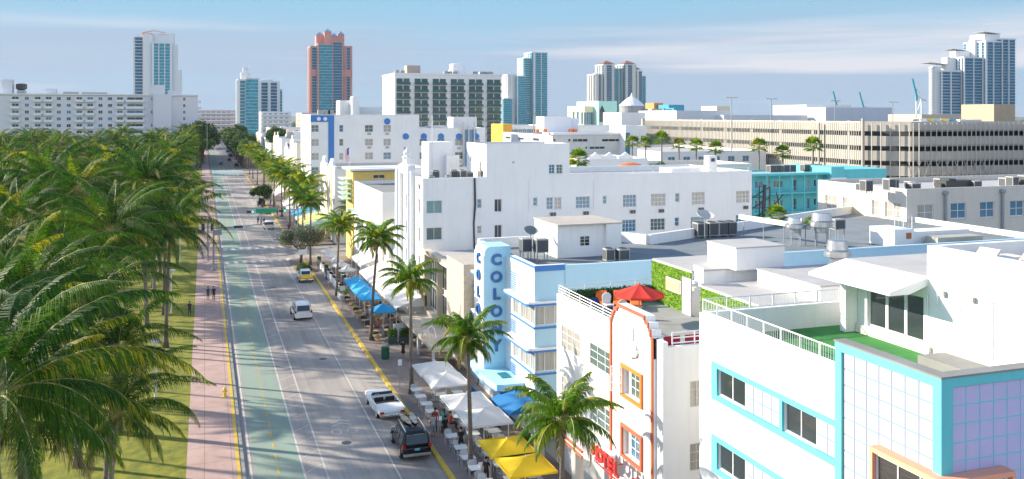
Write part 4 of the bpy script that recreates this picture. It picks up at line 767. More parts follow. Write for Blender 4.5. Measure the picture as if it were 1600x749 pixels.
# ---- turquoise motel ---------------------------------------------------------------------------------------
P_ = thing('motel', 'turquoise two storey motel with gallery walkways', 'building', (100, 124, 0)); yp = 121
S = []
def mot(px0, px1, z0_, z1_, **o): a, _ = atY(px0, 200, yp); b, _ = atY(px1, 200, yp); S.append((a, b, z0_, z1_, o))
for dz in (0, 3.0, 6.0):
    mot(1180, 1192, 10.9-dz, 12.1-dz, nx=2, g=glassb); mot(1197, 1203, 10.4-dz, 12.3-dz, nx=1, g=glassc, name='door'); mot(1209, 1223, 10.9-dz, 12.1-dz, nx=3, g=glassg); mot(1240, 1245, 10.4-dz, 12.2-dz, nx=1, g=glassd, name='door'); mot(1261, 1266, 10.4-dz, 12.2-dz, nx=1, g=glassb if dz else glassc, name='door'); mot(1272, 1278, 10.9-dz, 12.1-dz, nx=1, g=glassd)
xa, _ = atY(1150, 200, yp); xb, _ = atY(1286, 200, yp); block(P_, xa, xb, yp, 131, 13.2, motel, [], S, ph=.3, rm=roofwhite, dep=.25)
f = MB(); f.box(xa, xb, yp-1.5, yp-.003, 13.0, 13.35); f.box(xa, xb, yp-1.5, yp-.003, 10.1, 10.3); f.box(xa, xb, yp-1.5, yp-.003, 7.1, 7.3)
f.build('gallery_floor', motel, P_); f = MB()
for i in range(8): x = xa+(xb-xa)*i/7; f.box(x-.1, x+.1, yp-1.45, yp-1.3, 0, 12.99)
f.build('gallery_post', motel, P_)
for z in (10.3, 7.3): railing(P_, (xa, yp-1.4), (xb, yp-1.4), z, z+.9, motel, bal=.5, post=2.5)
xc, _ = atY(1319, 200, 119); f = MB(); f.box(xb, xc, 119, 130, 0, 14.2); f.build('stair_block', motel, P_); xd, _ = atY(1385, 200, 120); f = MB(); f.box(xc, xd, 120, 130, 0, 13.7); f.build('rear_block', motel, P_)
x, _ = atY(1297, 200, 118.9); f = MB(); f.box(x, x+3, 118.7, 118.99, 11.9, 12.5); f.build('name_board', wmetal, P_)
for i, px in enumerate((1205, 1214, 1226, 1236, 1258, 1268, 1276)):
    x, _ = atY(px, 262, 125); ac_unit(['dark unit at the left of the row on the motel roof', 'second dark unit on the motel roof', 'third dark unit on the motel roof', 'middle unit on the motel roof', 'paired unit on the motel roof', 'second of the paired units on the motel roof', 'last unit on the motel roof by the turquoise stair block'][i], (x, 125, 12.9), 1.2, 1.2, 1.2, fan=False)
# ---- low white roofs between the long building and the parking garage ------------------------------------------
for nm, lab, a, b, yt, Y, dp, m in (('low_white_building', 'low white building behind the long white building, with small stepped gable', 905, 1012, 249, 128, 14, white), ('low_white_building', 'long low white building in front of the parking garage palms', 1012, 1175, 259, 133, 14, white2)):
    xa, zt_ = atY(a, yt, Y); xb, _ = atY(b, yt, Y); t = thing(nm, lab, 'building', ((xa+xb)/2, Y+dp/2, 0)); block(t, xa, xb, Y, Y+dp, zt_, m, [], [(xa+2+i*4.2, xa+3.2+i*4.2, zt_-2.4, zt_-1.1, dict(nx=2)) for i in range(int((xb-xa-4)/4.2))], ph=.8, rm=roofwhite)
    if a == 905:
        for px in (931, 978, 953): x, _ = atY(px, 240, Y+2); f = MB(); f.extr([(x-1.25, Y+2, zt_-.79), (x-1.25, Y+2, zt_+.3), (x-.7, Y+2, zt_+.4), (x, Y+2, zt_+.9), (x+.7, Y+2, zt_+.4), (x+1.25, Y+2, zt_+.3), (x+1.25, Y+2, zt_-.79)], (0, .4, 0)); f.build('stepped_gable', white, t)
x, z = atY(985, 262, 118); t = tag(MB().lathe([(2.4, 0), (2.6, .3), (1.8, .9), (.5, 1.2)], (x, 118, 0), 14).build('roof_tarpaulin', mat('orange_tarpaulin', (.75, .20, .03), .6)), 'orange covered round tub on the white roof before the garage palms', 'tarpaulin'); t.location.z = z-.2; t.scale = (.9, .5, .75)
# ---- N: grey white building with slit windows ---------------------------------------------------------------------
N_ = thing('slit_window_building', 'grey white flat roofed building with horizontal slit windows', 'building', (75, 190, 0)); xn, yn = 70, 177
Y1, _ = atX(786, 205, xn); xr, _ = atY(976, 205, yn); S = []; W = []
for a, b, c, d in ((822, 838, 650, 660),): pass
def zc(cx, cy): return 580+cx/2.995, cy/2.995
for a, b, c, d in ((628, 640, 652, 651), (686, 644, 714, 656), (756, 647, 785, 661)): p, q = zc(a, b), zc(c, d); x = PW(p[0], q[0], p[1], q[1], xn); W.append((*x[:4], dict(nx=1, g=glassd, sill=False)))
for a, b, c, d in ((822, 650, 852, 666), (922, 650, 935, 665), (943, 650, 1014, 665), (1080, 650, 1175, 664), (1022, 686, 1094, 699), (1002, 686, 1012, 699), (1160, 684, 1172, 698)): p, q = zc(a, b), zc(c, d); x = PS(max(p[0], 868.5), q[0], p[1], q[1], yn); S.append((*x[:4], dict(nx=3 if c-a > 40 else 1, g=glassd, sill=False)))
block(N_, xn, xr, yn, Y1, 18.3, mat('grey_white_concrete', (.62, .62, .60), .85, var=.08, dirt=.3), W, S, ph=.5, rm=conc)
f = MB(); f.box(xn-.4, xr, yn-.4, yn+6, 18.301, 18.8); f.build('roof_band', wmetal, N_)
for px, yb, wd, ht in ((858, 182, 8, 3.4), (880, 184, 6, 3.0)): x, _ = atY(px-8, 200, yb); f = MB(); f.box(x, x+wd*.8, yb, yb+5, 18.81, 18.8+ht); f.build('roof_house', wmetal, N_)
for i, px in enumerate((838, 850, 890, 897)): x, _ = atY(px, 200, 179); f = MB(); f.box(x, x+.7, 179, 179.7, 18.81, 19.5); f.build('roof_vent', orange, N_)
x, _ = atY(977, 200, 174); x2_, _ = atY(996, 200, 174); f = MB(); f.box(x, x2_, 174, 182, 0, 20.3); f.build('lift_tower', wmetal, N_); x3, _ = atY(984, 200, 173.9); f = MB(); f.box(x, x3, 173.8, 173.99, 9, 18.7); f.build('glazed_shaft', glassb, N_)
# ---- parking garage ------------------------------------------------------------------------------------------------
Gg = thing('parking_garage', 'long beige multi storey parking garage with slender vertical fins', 'building', (150, 190, 0)); xg, yg = 130, 146.5
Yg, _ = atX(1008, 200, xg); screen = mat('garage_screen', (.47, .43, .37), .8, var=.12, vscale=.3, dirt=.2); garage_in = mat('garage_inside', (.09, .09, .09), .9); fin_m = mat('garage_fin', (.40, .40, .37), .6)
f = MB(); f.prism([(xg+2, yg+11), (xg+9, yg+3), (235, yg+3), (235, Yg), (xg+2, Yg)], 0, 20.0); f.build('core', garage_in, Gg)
for k in range(7):
    z = 20.2-3.05*k
    f = MB(); L = 24
    f.box(xg, xg+.3, yg+8, Yg, z-1.05, z+1.0); f.box(xg+.301, xg+2.1, yg+8, Yg, z-1.05, z-.75)
    # the near side bows outwards between its piers
    P = [(xg+6+i*3.6, yg-3.2*math.sin(math.pi*min(1, i/20))-.6*math.sin(i*.8)) for i in range(25)]
    f.prism(P+[(x, y+.35) for x, y in P[::-1]], z-1.05, z+1.0)
    f.prism([(xg, yg+8), (xg+.3, yg+8), (xg+6, yg+.35), (xg+6, yg)], z-1.05, z+1.0); f.prism([(x, y) for x, y in P]+[(P[-1][0], yg+4), (P[0][0], yg+4)], z-1.07, z-.75)
    f.build('deck_parapet', screen, Gg)
f = MB()
n = 140
for i in range(n): y = yg+8+(Yg-yg-8)*i/(n-1); f.box(xg-.45, xg-.3, y-.055, y+.055, 3, 20.9)
for i in range(25):
    for q in (0, .33, .66):
        if i == 24 and q: continue
        a = i+q; x = xg+6+a*3.6; y = yg-3.2*math.sin(math.pi*min(1, a/20))-.6*math.sin(a*.8)-.5; f.box(x-.07, x+.07, y-.08, y+.07, 3, 20.9)
for i in range(6): f.box(xg+i*1.1-.07, xg+i*1.1+.07, yg+7.2-i*1.45, yg+7.35-i*1.45, 3, 20.9)
fo = f.build('vertical_fin', fin_m, Gg); fo['kind'] = 'stuff'
for i in range(9): y = yg+12+i*12; f = MB(); f.box(xg+.31, xg+1.2, y-.5, y+.5, 0, 21.3); f.build('pier', conc, Gg)
xa, zt_ = atY(1503, 162, 150); f = None
f = MB(); f.tube([(xg-1, yg+6, 3), (xg-1, yg+6, 21.8)], .35, 8); f.tube([(xg-1, yg+20, 3), (xg-1, yg+20, 20.8)], .25, 8); f.build('corner_mast', conc, Gg)
f = MB()
for k in range(9):
    x = xg+3+k*2.4; f.tube([(x, yg-1.5, 6), (x+3.4, yg-2.2, 13.2)], .09, 4); f.tube([(x+3.4, yg-1.5, 6), (x, yg-2.2, 13.2)], .09, 4)
f.build('trellis', gmetal, Gg)
cl = [('white', (.7, .7, .7)), ('yellow', (.75, .5, .05)), ('silver', (.45, .46, .48)), ('red', (.5, .04, .04)), ('dark', (.04, .045, .05)), ('blue', (.05, .12, .3))]
# ---- light poles on the garage roof
for i, (px, top, bt) in enumerate(((1143, 153, 205), (1205, 155, 192), (1305, 158, 196), (1395, 160, 190), (895, 176, 214), (834, 177, 200))):
    Yp = 190 if px > 1000 else 200; x, z = atY(px, top, Yp); _, z0_ = atY(px, bt, Yp)
    t = thing('light_pole', ['tall twin light pole rising behind the left end of the parking garage', 'twin light pole above the long white hall, second along the garage', 'twin light pole in front of the corrugated warehouse', 'light pole at the warehouse right end', 'light pole behind the slit window building', 'thin light pole between the teal towers and the slit window building'][i], 'light pole', (x, Yp, 0), 0, 'light poles by the garage'); f = MB(); f.tube([(x, Yp, 0), (x, Yp, z)], [.22, .10], 8); f.build('pole', gmetal, t); f = MB(); f.box(x-1.6, x-.3, Yp-.2, Yp+.2, z-.02, z+.12); f.box(x+.3, x+1.6, Yp-.2, Yp+.2, z-.02, z+.12); f.tube([(x-.4, Yp, z), (x+.4, Yp, z)], .05); f.build('lamp_head', gmetal, t)
# ---- blocks seen over the garage -------------------------------------------------------------------------------------
def far_block(name, label, xl, xr, yt, Y, dp, wm, z0=0, wins=None, xc=None, cat='building', rm=None, g=None, extra=None):
    """volume whose near face spans the sight lines xl..xr at distance Y, top on sight line yt"""
    xa, zt_ = atY(xl, yt, Y); xb, _ = atY(xr, yt, Y); t = thing(name, label, cat, ((xa+xb)/2, Y+dp/2, 0)); S = []
    if wins:
        n, rows_, ww, hh, top, pit = wins
        for r in range(rows_):
            for i in range(n):
                c = xa+(xb-xa)*(i+.5)/n; S.append((c-ww/2, c+ww/2, zt_-top-r*pit-hh, zt_-top-r*pit, dict(nx=2, g=g or glassb, sill=False, ft=.12)))
    W = [(Y+2+i*4+ww/2, Y+2+i*4-ww/2, zt_-top-r*pit-hh, zt_-top-r*pit, dict(nx=1, g=g or glassb, sill=False)) for i in range(int((dp-3)/4)) for r in range(rows_)] if wins else []
    block(t, xa, xb, Y, Y+dp, zt_, wm, W[:20], S, ph=.4, rm=rm or roofwhite, dep=.3); return t, xa, xb, zt_
cream = mat('pale_cream_render', (.74, .64, .44), .8, var=.05); mint = mat('mint_render', (.42, .72, .62), .8, var=.05); greyp = mat('grey_panel', (.30, .31, .32), .7); tealp = mat('teal_panel', (.04, .30, .45), .5); white3 = mat('white_render', (.78, .77, .75), .8, var=.05)
t, xa, xb, zt_ = far_block('deco_wing', 'pale yellow art deco block with three tall windows left of the mint block', 913, 933.5, 166, 300, 16, cream, wins=(3, 1, 2.0, 4.6, 2.2, 4))
t, xa, xb, zt_ = far_block('mint_block', 'mint green art deco block with a diamond window', 935, 964, 158, 296, 20, mint)
x, z = atY(941, 178, 295.8); f = MB(); f.extr([(x-.9, 295.8, z-3), (x+.9, 295.8, z-3), (x+.9, 295.8, z+1.2), (x, 295.8, z+3), (x-.9, 295.8, z+1.2)], (0, .15, 0)); f.build('diamond_window', glassd, t)
x, z = atY(987, 167, 310); t = thing('domed_rotunda', 'round grey rotunda with a white conical roof', 'rotunda', (x, 310, 0)); f = MB(); f.lathe([(4.7, 0), (4.7, z), (4.9, z), (4.9, z+.3)], (x, 310, 0), 24); f.build('drum', greyp, t); f = MB()
f.lathe([(4.9, 0), (4.5, .6), (3.5, 1.5), (2.2, 2.6), (1.1, 3.3), (.4, 3.7), (.12, 5.0)], (x, 310, z+.3), 24); f.build('cone_roof', wmetal, t)
far_block('side_block', 'dark grey boxy block beside the white rotunda', 1018, 1036, 170, 300, 14, mat('taupe_render', (.46, .42, .36), .8)); far_block('side_block', 'black screened box with a pale frame between taupe block and teal sign', 1037, 1052, 171, 298, 12, greyp)
far_block('teal_box', 'narrow teal box building left of the white ribbed hall', 1053, 1058, 169, 296, 10, tealp); far_block('teal_box', 'wide blue box on the roofs behind the white ribbed hall', 1045, 1069, 164, 330, 12, tealp); far_block('orange_box', 'small orange rooftop box behind the taupe block', 1022, 1036, 161, 340, 8, mat('burnt_orange', (.75, .28, .08), .7))
far_block('white_hall', 'white ribbed hall with a row of square windows over the garage', 1057, 1141, 173, 250, 26, white3, wins=(9, 1, 2.2, 3.2, 8.0, 4)); far_block('white_hall', 'small cream penthouse on the white ribbed hall', 1120, 1140, 166, 262, 10, cream)
far_block('long_white_hall', 'low long white hall with many windows right of the ribbed hall', 1131, 1262, 180, 246, 20, white3, wins=(16, 1, 1.9, 2.2, 3.6, 4)); 
far_block('warehouse', 'white corrugated warehouse tinted for shade with a row of windows along its base', 1290, 1394, 168, 239, 17, mat('shade_tinted_white_cladding', (.66, .68, .72), .6, var=.12, vscale=3, stretch=(1, 1, .01)), wins=(9, 1, 3.2, 2.4, 9.0, 4)); far_block('white_hall', 'white hall top with flat roof just behind the warehouse', 1260, 1330, 164, 270, 20, white3)  # white cladding, its shaded blue grey look put into the colour
far_block('garage_stair_house', 'big tan cube on the right end of the parking garage roof', 1553, 1586, 163, 178, 10.5, mat('tan_render', (.52, .40, .27), .85, var=.1)); far_block('roof_shelter', 'white glazed rooftop shelter left of the tan cube', 1500, 1534, 187, 172, 5, wmetal, wins=(6, 1, 1.0, 1.6, .5, 3)); far_block('roof_shelter', 'flat tan roof deck left of the tan cube', 1440, 1502, 179, 185, 12, mat('tan_concrete', (.55, .47, .36), .8))
far_block('low_block', 'low white blocks below the rotunda, behind the slit window building', 885, 1010, 197, 240, 20, white3, wins=(12, 1, 1.5, 2, 3, 4)); far_block('low_block', 'white tall box in front of the rotunda base', 971, 1008, 176, 262, 14, white3)
far_block('low_block', 'orange and dark low roof beside the slit window building', 786, 800, 194, 260, 12, mat('ochre_render', (.70, .36, .05), .8)); far_block('low_block', 'grey low roofs between the ochre roof and the palms', 800, 860, 196, 265, 20, white3, wins=(9, 1, 1.5, 1.4, 1.2, 4))
# garage roof cars: simple but complete small cars
def small_car(lab, x, y, z, col, rz=0):
    t = thing('parked_car', lab, 'car', (x, y, z), rz, 'cars parked on the garage roof'); ORG[t.name] = (0, 0, 0); m = mat('roof_car_'+str(col), col, .3)
    f = MB(); f.extr([(-2.1, -.85, .3), (2.1, -.85, .3), (2.15, -.85, .75), (1.2, -.85, .85), (.7, -.85, 1.4), (-1.2, -.85, 1.45), (-1.9, -.85, .95), (-2.15, -.85, .85)], (0, 1.7, 0)); f.build('body', m, t, bevel=.08)
    f = MB(); f.extr([(1.1, -.87, .9), (.66, -.87, 1.33), (-1.15, -.87, 1.36), (-1.7, -.87, .98)], (0, 1.74, 0)); f.build('window', glassd, t)
    for sx in (-1.3, 1.3):
        for sy in (-.86, .86): f = MB(); f.tube([(sx, sy-.1, .32), (sx, sy+.1, .32)], .32, 12); f.build('wheel', dmetal, t)
for i, (px, c_, nm) in enumerate(((1436, (.7, .7, .7), 'white car at the left of the garage roof row'), (1447, (.75, .5, .05), 'yellow car on the garage roof'), (1458, (.5, .5, .52), 'silver car on the garage roof right of the yellow car'), (1470, (.75, .55, .1), 'amber car on the garage roof near the shelter'), (1482, (.1, .3, .4), 'teal car on the garage roof beside the shelter'))):
    x, _ = atY(px, 188, 160); small_car(nm, x, 160, 20.25, c_, R(80))
# ---- K: beachfront apartment block --------------------------------------------------------------------------------------
K_ = thing('apartment_block', 'long white beachfront apartment block with stacked white balconies above the palms', 'building', (-50, 440, 0)); yk = 430
def xk(px): return atY(px, 150, yk)[0]
zt_ = 31.2; lavst = mat('white_apartment_render', (.70, .69, .72), .8, var=.05)
xA, xB = xk(-90), xk(309)
f = MB(); f.box(xA, xB, yk, yk+18, 0, zt_); f.build('wall', lavst, K_); f = MB(); f.box(xA, xB, yk-.8, yk+18.5, zt_+.002, zt_+.5); f.build('roof', wmetal, K_)
cnt = 0; stuffw = MB()
for k in range(8):
    z = zt_-2.9-2.93*k
    for px, wd, bal in ((-62, 9, 1), (-30, 9, 1), (24, 11, 1), (42, 7, 0), (59, 9.5, 1), (76, 9.5, 1), (92, 7, 0), (107.5, 7, 0), (124, 9, 1), (141, 9.5, 1), (157, 7, 0), (172, 7, 0), (187.5, 9.5, 1), (211, 25, 1), (237, 3, 0), (288, 4, 0)):
        if px == 237 and k % 2: continue
        xa, xb = xk(px-wd/2), xk(px+wd/2); h = 1.5 if not bal else 1.9; zz = z+.2 if bal else z+.6
        if cnt < 96:
            f = window(K_, (xa, yk-.1, zz), 0, xb-xa, h, 2, 1, wmetal, (glassd, glassb, glassg, glassd)[(k*3+int(px)) % 4], ft=.1)
        else: stuffw.box(xa, xb, yk-.08, yk-.004, zz, zz+h)
        cnt += 1
        if bal and cnt < 160: b = MB(); b.box(xa-.5, xb+.5, yk-1.5, yk-.003, z-.15, z); b.box(xa-.5, xb+.5, yk-1.5, yk-1.4, z+.001, z+.95); b.box(xa-.5, xa-.4, yk-1.399, yk-.003, z+.001, z+.95); b.box(xb+.4, xb+.5, yk-1.399, yk-.003, z+.001, z+.95); b.build('balcony', wmetal, K_)
o = stuffw.build('window', glassb, K_); o['kind'] = 'stuff'
f = MB(); f.box(xk(240), xk(268), yk-3, yk-.003, 0, zt_+.6); f.build('lift_tower', lavst, K_); f = MB(); f.box(xk(232), xk(257), yk-1, yk+6, zt_+.61, zt_+4.6); f.box(xk(262), xk(283), yk+1, yk+5, zt_+.51, zt_+2.4); f.build('roof_house', lavst, K_)
for a, b, h in ((0, 17, 6.0), (69, 86, 2.2), (24, 36, 1.4), (97, 120, .9), (126, 165, .8)): f = MB(); f.box(xk(a), xk(b), yk+3, yk+8, zt_+.51, zt_+.5+h); f.build('roof_house', lavst if h > 2 else acgrey, K_)
x = xk(30); f = MB(); f.lathe([(1.2, 0), (2.2, .6), (2.2, 2.6), (1.2, 2.9)], (x, yk+5, zt_+2.0), 12); f.build('cooling_tower', dmetal, K_)
for k in range(8): f = MB(); z = zt_-2.9-2.93*k; f.box(xB+.003, xB+1.4, yk+1, yk+12, z-.15, z+.9); f.build('end_balcony', wmetal, K_)
# ---- J: apartment house with dark green balconies -----------------------------------------------------------------------
J_ = thing('apartment_tower', 'white slab apartment house with six columns of dark green glass balconies', 'building', (95, 378, 0)); yj = 369.6
def xj(px): return atY(px, 120, yj)[0]
ztj = 39.4; Yj2, _ = atX(598, 120, xj(617))
f = MB(); f.box(xj(617), xj(784), yj, Yj2, 0, ztj); f.build('wall', white3, J_); f = MB(); f.box(xj(617)-.3, xj(784)+.3, yj-.3, Yj2+.3, ztj+.002, ztj+.7); f.build('roof', white3, J_)
gj = mat('green_glass', (.02, .13, .13), .12, var=.6, vscale=.5, spec=.9); gr = mat('green_balustrade', (.02, .13, .15), .3, var=.5, vscale=.6)
for c_ in range(6):
    a = 619.5+c_*28.3
    for k in range(9):
        z = ztj-4.2-3.02*k
        if c_ < 5 and k > 6: continue
        x0_, x1_ = xj(a), xj(a+20.5)
        w1 = (x1_-x0_)*.455
        window(J_, (x0_+.02, yj-.1, z), 0, w1, 2.6, 2, 1, dmetal, gj, ft=.08); window(J_, (x1_-w1-.02, yj-.1, z), 0, w1, 2.6, 2, 1, dmetal, gj if (c_+k) % 3 else glassg, ft=.08)
        if c_*9+k < 60: b = MB(); b.box(x0_-.2, x1_+.2, yj-1.6, yj-.003, z-.14, z); bb = b.build('balcony', acgrey, J_); b = MB(); b.box(x0_-.15, x1_+.15, yj-1.58, yj-1.52, z+.001, z+1.0); r_ = b.build('balustrade', gr, J_); r_.parent = bb
f = MB(); xx = xj(640); f.box(xx, xj(661), yj+5, yj+11, ztj+.7, ztj+4.2); f.build('roof_house', mat('tan_brick', (.42, .33, .27), .9), J_)
f = MB(); xx = xj(722); f.lathe([(3.8, 0), (3.8, 2.0), (3.4, 2.1), (3.4, 4.4), (3.0, 4.6)], (xx, yj+8, ztj+.7), 16); f.build('cooling_tower', wmetal, J_)
for px in (620, 629, 697, 704, 712, 744, 755, 765): f = MB(); x = xj(px); f.box(x, x+1.6, yj+3, yj+5, ztj+.71, ztj+1.9); f.build('roof_unit', gmetal, J_)
f = MB(); f.box(xj(757), xj(775), yj+4, yj+9, ztj+.71, ztj+2.0); f.build('roof_house', acgrey, J_)
# ---- the far towers ---------------------------------------------------------------------------------------------------------
def tower(name, label, segs, fh=3.2, group=None, loc=None):
    """segs: list of (xl, xr, ytop, Y, depth, glass, slabmat, slab out, piers[frac,width], solid) by sight lines at distance Y"""
    xa, _ = atY(segs[0][0], 150, segs[0][3]); t = thing(name, label, 'tower', (xa, segs[0][3], 0), 0, group)
    nf = 0
    for (xl, xr, yt, Y, dp, gm, sm, out, piers, pm) in segs:
        x0_, zt_ = atY(xl, yt, Y); x1_, _ = atY(xr, yt, Y)
        f = MB(); f.box(x0_, x1_, Y, Y+dp, 0, zt_); f.build('glazing', gm, t)
        n = int(zt_/fh); 
        for k in range(n):
            z = zt_-k*fh
            if z < 8: break
            f = MB(); f.box(x0_-out, x1_+out, Y-out, Y+dp+out, z-.38, z+.05);  f.build('balcony', sm, t); nf += 1
        for fr, wd in piers:
            c = x0_+(x1_-x0_)*fr; f = MB(); f.box(c-wd/2, c+wd/2, Y-out-.25, Y-.003, 0, zt_+.3); f.build('pier', pm, t)
        for fr in (.2, .5, .8): f = MB(); c = Y+dp*fr; f.box(x0_-out-.25, x0_-.003, c-dp*.05, c+dp*.05, 0, zt_+.3); f.build('pier', pm, t)
        f = MB(); f.box(x0_-out*.5, x1_+out*.5, Y-out*.5, Y+dp, zt_+.31, zt_+1.6); f.build('roof', pm, t)
    return t
tw_ = white3; slabw = mat('white_slab', (.80, .80, .80), .6); slabt = mat('pale_teal_slab', (.42, .62, .68), .4); ds = 1000
t = tower('condominium_tower', 'tall white and teal condominium tower rising behind the beachfront block', [(211, 226, 58, ds+6, 22, towerblue, slabw, 1.6, [(.9, 2)], tw_), (226, 236, 55, ds+2, 24, tw_, tw_, .1, [(.5, 9)], tw_), (237, 268, 68, ds, 26, towerteal, slabt, .5, [(.06, 2), (.36, .8), (.66, .8), (.97, 2)], tw_), (238, 272, 54, ds+8, 24, tw_, tw_, .2, [(.2, 4), (.8, 6)], tw_), (268, 277, 72, ds+4, 20, tw_, slabw, .4, [(.5, 6)], tw_), (276, 283, 112, ds+4, 22, tw_, slabw, .3, [(.4, 5)], tw_)], 3.3)
xa, z = atY(222, 50, ds+12); xb, _ = atY(258, 50, ds+12); f = MB(); f.box(xa, (xa+xb)/2, ds+8, ds+26, z-3.5, z-1.2); f.tube([(xa, ds+12, z-1), (xa+12, ds+12, z+1.6), (xb, ds+12, z-.6)], .6, 6); f.box(xb-14, xb+4, ds+10, ds+22, z-3.8, z-3.2); f.build('roof_crown', mat('rusty_pink', (.66, .36, .28), .8), t)
t = tower('condominium_tower', 'slim white and aqua tower with a stepped white top, left of the twin', [(372, 385, 126, 900, 20, towerteal, slabw, 1.3, [(.1, 2)], tw_), (384, 405, 124, 896, 22, towerteal, slabt, .4, [(.96, 1)], tw_), (377, 391, 116, 905, 14, tw_, slabw, .3, [(.5, 4)], tw_), (380, 387, 108, 908, 8, tw_, tw_, .1, [], tw_)])
t = tower('condominium_tower', 'lower white and blue tower at the right of the aqua tower', [(405, 436, 129, 930, 24, towerblue, slabw, 1.0, [(.03, 3), (.5, 3), (.97, 3)], tw_), (436, 441, 142, 932, 22, towerteal, slabt, .3, [], tw_), (410, 426, 126, 938, 12, tw_, tw_, .1, [], tw_)])
pk = pink
t = tower('condominium_tower', 'pink and blue glass skyscraper with four pointed red roof turrets', [(485, 497, 74, 1060, 26, towerblue, slabt, .7, [(.1, 2.2), (.9, 2.2)], pk), (497, 519, 70, 1054, 32, towerteal, slabt, 1.1, [(.02, 1)], pk), (519, 536, 66, 1056, 32, towerblue, slabt, .9, [(.04, 1.4), (.96, 1.6)], pk), (536, 550, 74, 1060, 26, towerblue, slabt, .7, [(.25, 3), (.9, 2.5)], pk)], 3.3)
for a, b, y0_, Y in ((494, 506, 55, 1062), (507, 518, 50, 1056), (528, 538, 54, 1064), (517, 528, 57, 1060)):
    xa, z = atY(a, y0_, Y); xb, _ = atY(b, y0_, Y); f = MB(); f.box(xa, xb, Y, Y+12, 95, z); cxx = (xa+xb)/2; f.build('turret', pk, t)
    f = MB(); f.raw([(xa-.5, Y-.5, z+.01), (xb+.5, Y-.5, z+.01), (xb+.5, Y+12.5, z+.01), (xa-.5, Y+12.5, z+.01), (cxx, Y+6, z+4.5)], [(0, 3, 2, 1), (0, 1, 4), (1, 2, 4), (2, 3, 4), (3, 0, 4)]); f.build('turret_roof', mat('grey_blue_roof', (.30, .38, .45), .6), t)
xa, z = atY(487, 110, 1058.5); xb, _ = atY(548, 110, 1058.5); f = MB(); f.box(xa, xa+11, 1057.5, 1059, z-7, z+1); f.box(xb-11, xb, 1057.5, 1059, z-7, z+1); f.build('belt', pk, t)
t = tower('condominium_tower', 'pair of joined teal glass towers stepping up to the right', [(787, 800, 155, 1290, 30, towerteal, slabt, .8, [], tw_), (793, 808, 118, 1300, 26, tw_, slabw, 1.6, [(.4, 3)], tw_), (807, 821, 120, 1296, 30, towerteal, slabt, .5, [(.1, 2)], tw_), (819, 831, 92, 1300, 30, towerteal, slabw, 1.3, [], tw_), (831, 855, 83, 1296, 34, towerteal, slabt, 1.2, [(.15, 3), (.6, 1)], tw_)], 3.4)
bgw = mat('pale_beige_slab', (.72, .66, .58), .7)
t = tower('condominium_tower', 'wide beige tower with green glass and two hipped red roofs', [(930, 943, 117, 1300, 30, towerblue, bgw, 1.4, [(.2, 5), (.8, 4)], bgw), (943, 960, 102, 1296, 32, towerblue, bgw, 1.0, [(.15, 4), (.85, 4)], bgw), (958, 976, 108, 1303, 30, towerteal, slabt, .5, [(.5, 1.5)], bgw), (975, 994, 102, 1296, 32, towerblue, bgw, 1.0, [(.2, 4), (.8, 6)], bgw), (993, 1003, 112, 1300, 30, towerblue, bgw, 1.2, [(.3, 4)], bgw), (1002, 1009, 120, 1302, 26, towerteal, slabt, 1.2, [], bgw)], 3.4)
for a, b, y0_ in ((943, 960, 99), (976, 993, 99), (990, 1001, 108)):
    xa, z = atY(a, y0_, 1298); xb, _ = atY(b, y0_, 1298); f = MB(); f.raw([(xa, 1297, z-.5), (xb, 1297, z-.5), (xb, 1320, z-.5), (xa, 1320, z-.5), ((xa+xb)/2-2, 1309, z+4.6), ((xa+xb)/2+2, 1309, z+4.6)], [(0, 3, 2, 1), (0, 1, 5, 4), (1, 2, 5), (2, 3, 4, 5), (3, 0, 4)]); f.build('hipped_roof', mat('red_brown_tile', (.28, .12, .09), .8), t)
t = tower('condominium_tower', 'three stepped white condominium towers with deep blue glass, rising to the right', [(1457, 1470, 106, 780, 4, tw_, slabw, .9, [(.5, 7)], tw_), (1470, 1500, 112, 776, 9, towerblue, slabw, 1.0, [(.03, 1), (.5, 1.2)], tw_), (1480, 1512, 92, 786, 8, tw_, tw_, .1, [(.5, 12)], tw_), (1506, 1535, 91, 774, 14, towerblue, slabt, .9, [(.0, 1.5), (.5, 1), (1, 1)], tw_), (1493, 1528, 82, 790, 8, tw_, tw_, .1, [(.4, 14)], tw_), (1523, 1538, 64, 784, 8, tw_, slabw, .2, [(.3, 5)], tw_), (1540, 1563, 66, 772, 30, towerblue, slabt, 1.0, [(.0, 2.6), (.5, 1)], tw_), (1564, 1586, 62, 776, 30, towerblue, slabt, 1.2, [(.04, 1), (.5, 1)], tw_), (1538, 1562, 56, 782, 20, tw_, tw_, .1, [(.5, 12)], tw_)], 3.3)
for a, b, y0_, Y in ((1452, 1485, 98, 786), (1488, 1520, 77, 792), (1537, 1565, 50, 784)):
    xa, z = atY(a, y0_, Y); xb, z2_ = atY(b, y0_+3, Y); f = MB(); f.extr([(xa, Y, z), (xb, Y, z2_-.3), (xb, Y, z2_), (xa, Y, z+.35)], (0, 14, 0)); f.build('roof_wing', gmetal, t)
    for q in (.4, .7, .95): x = xa+(xb-xa)*q; f = MB(); f.tube([(x, Y+2, z-4.5), (x, Y+2, z-.6)], .2, 5); f.build('roof_strut', gmetal, t)
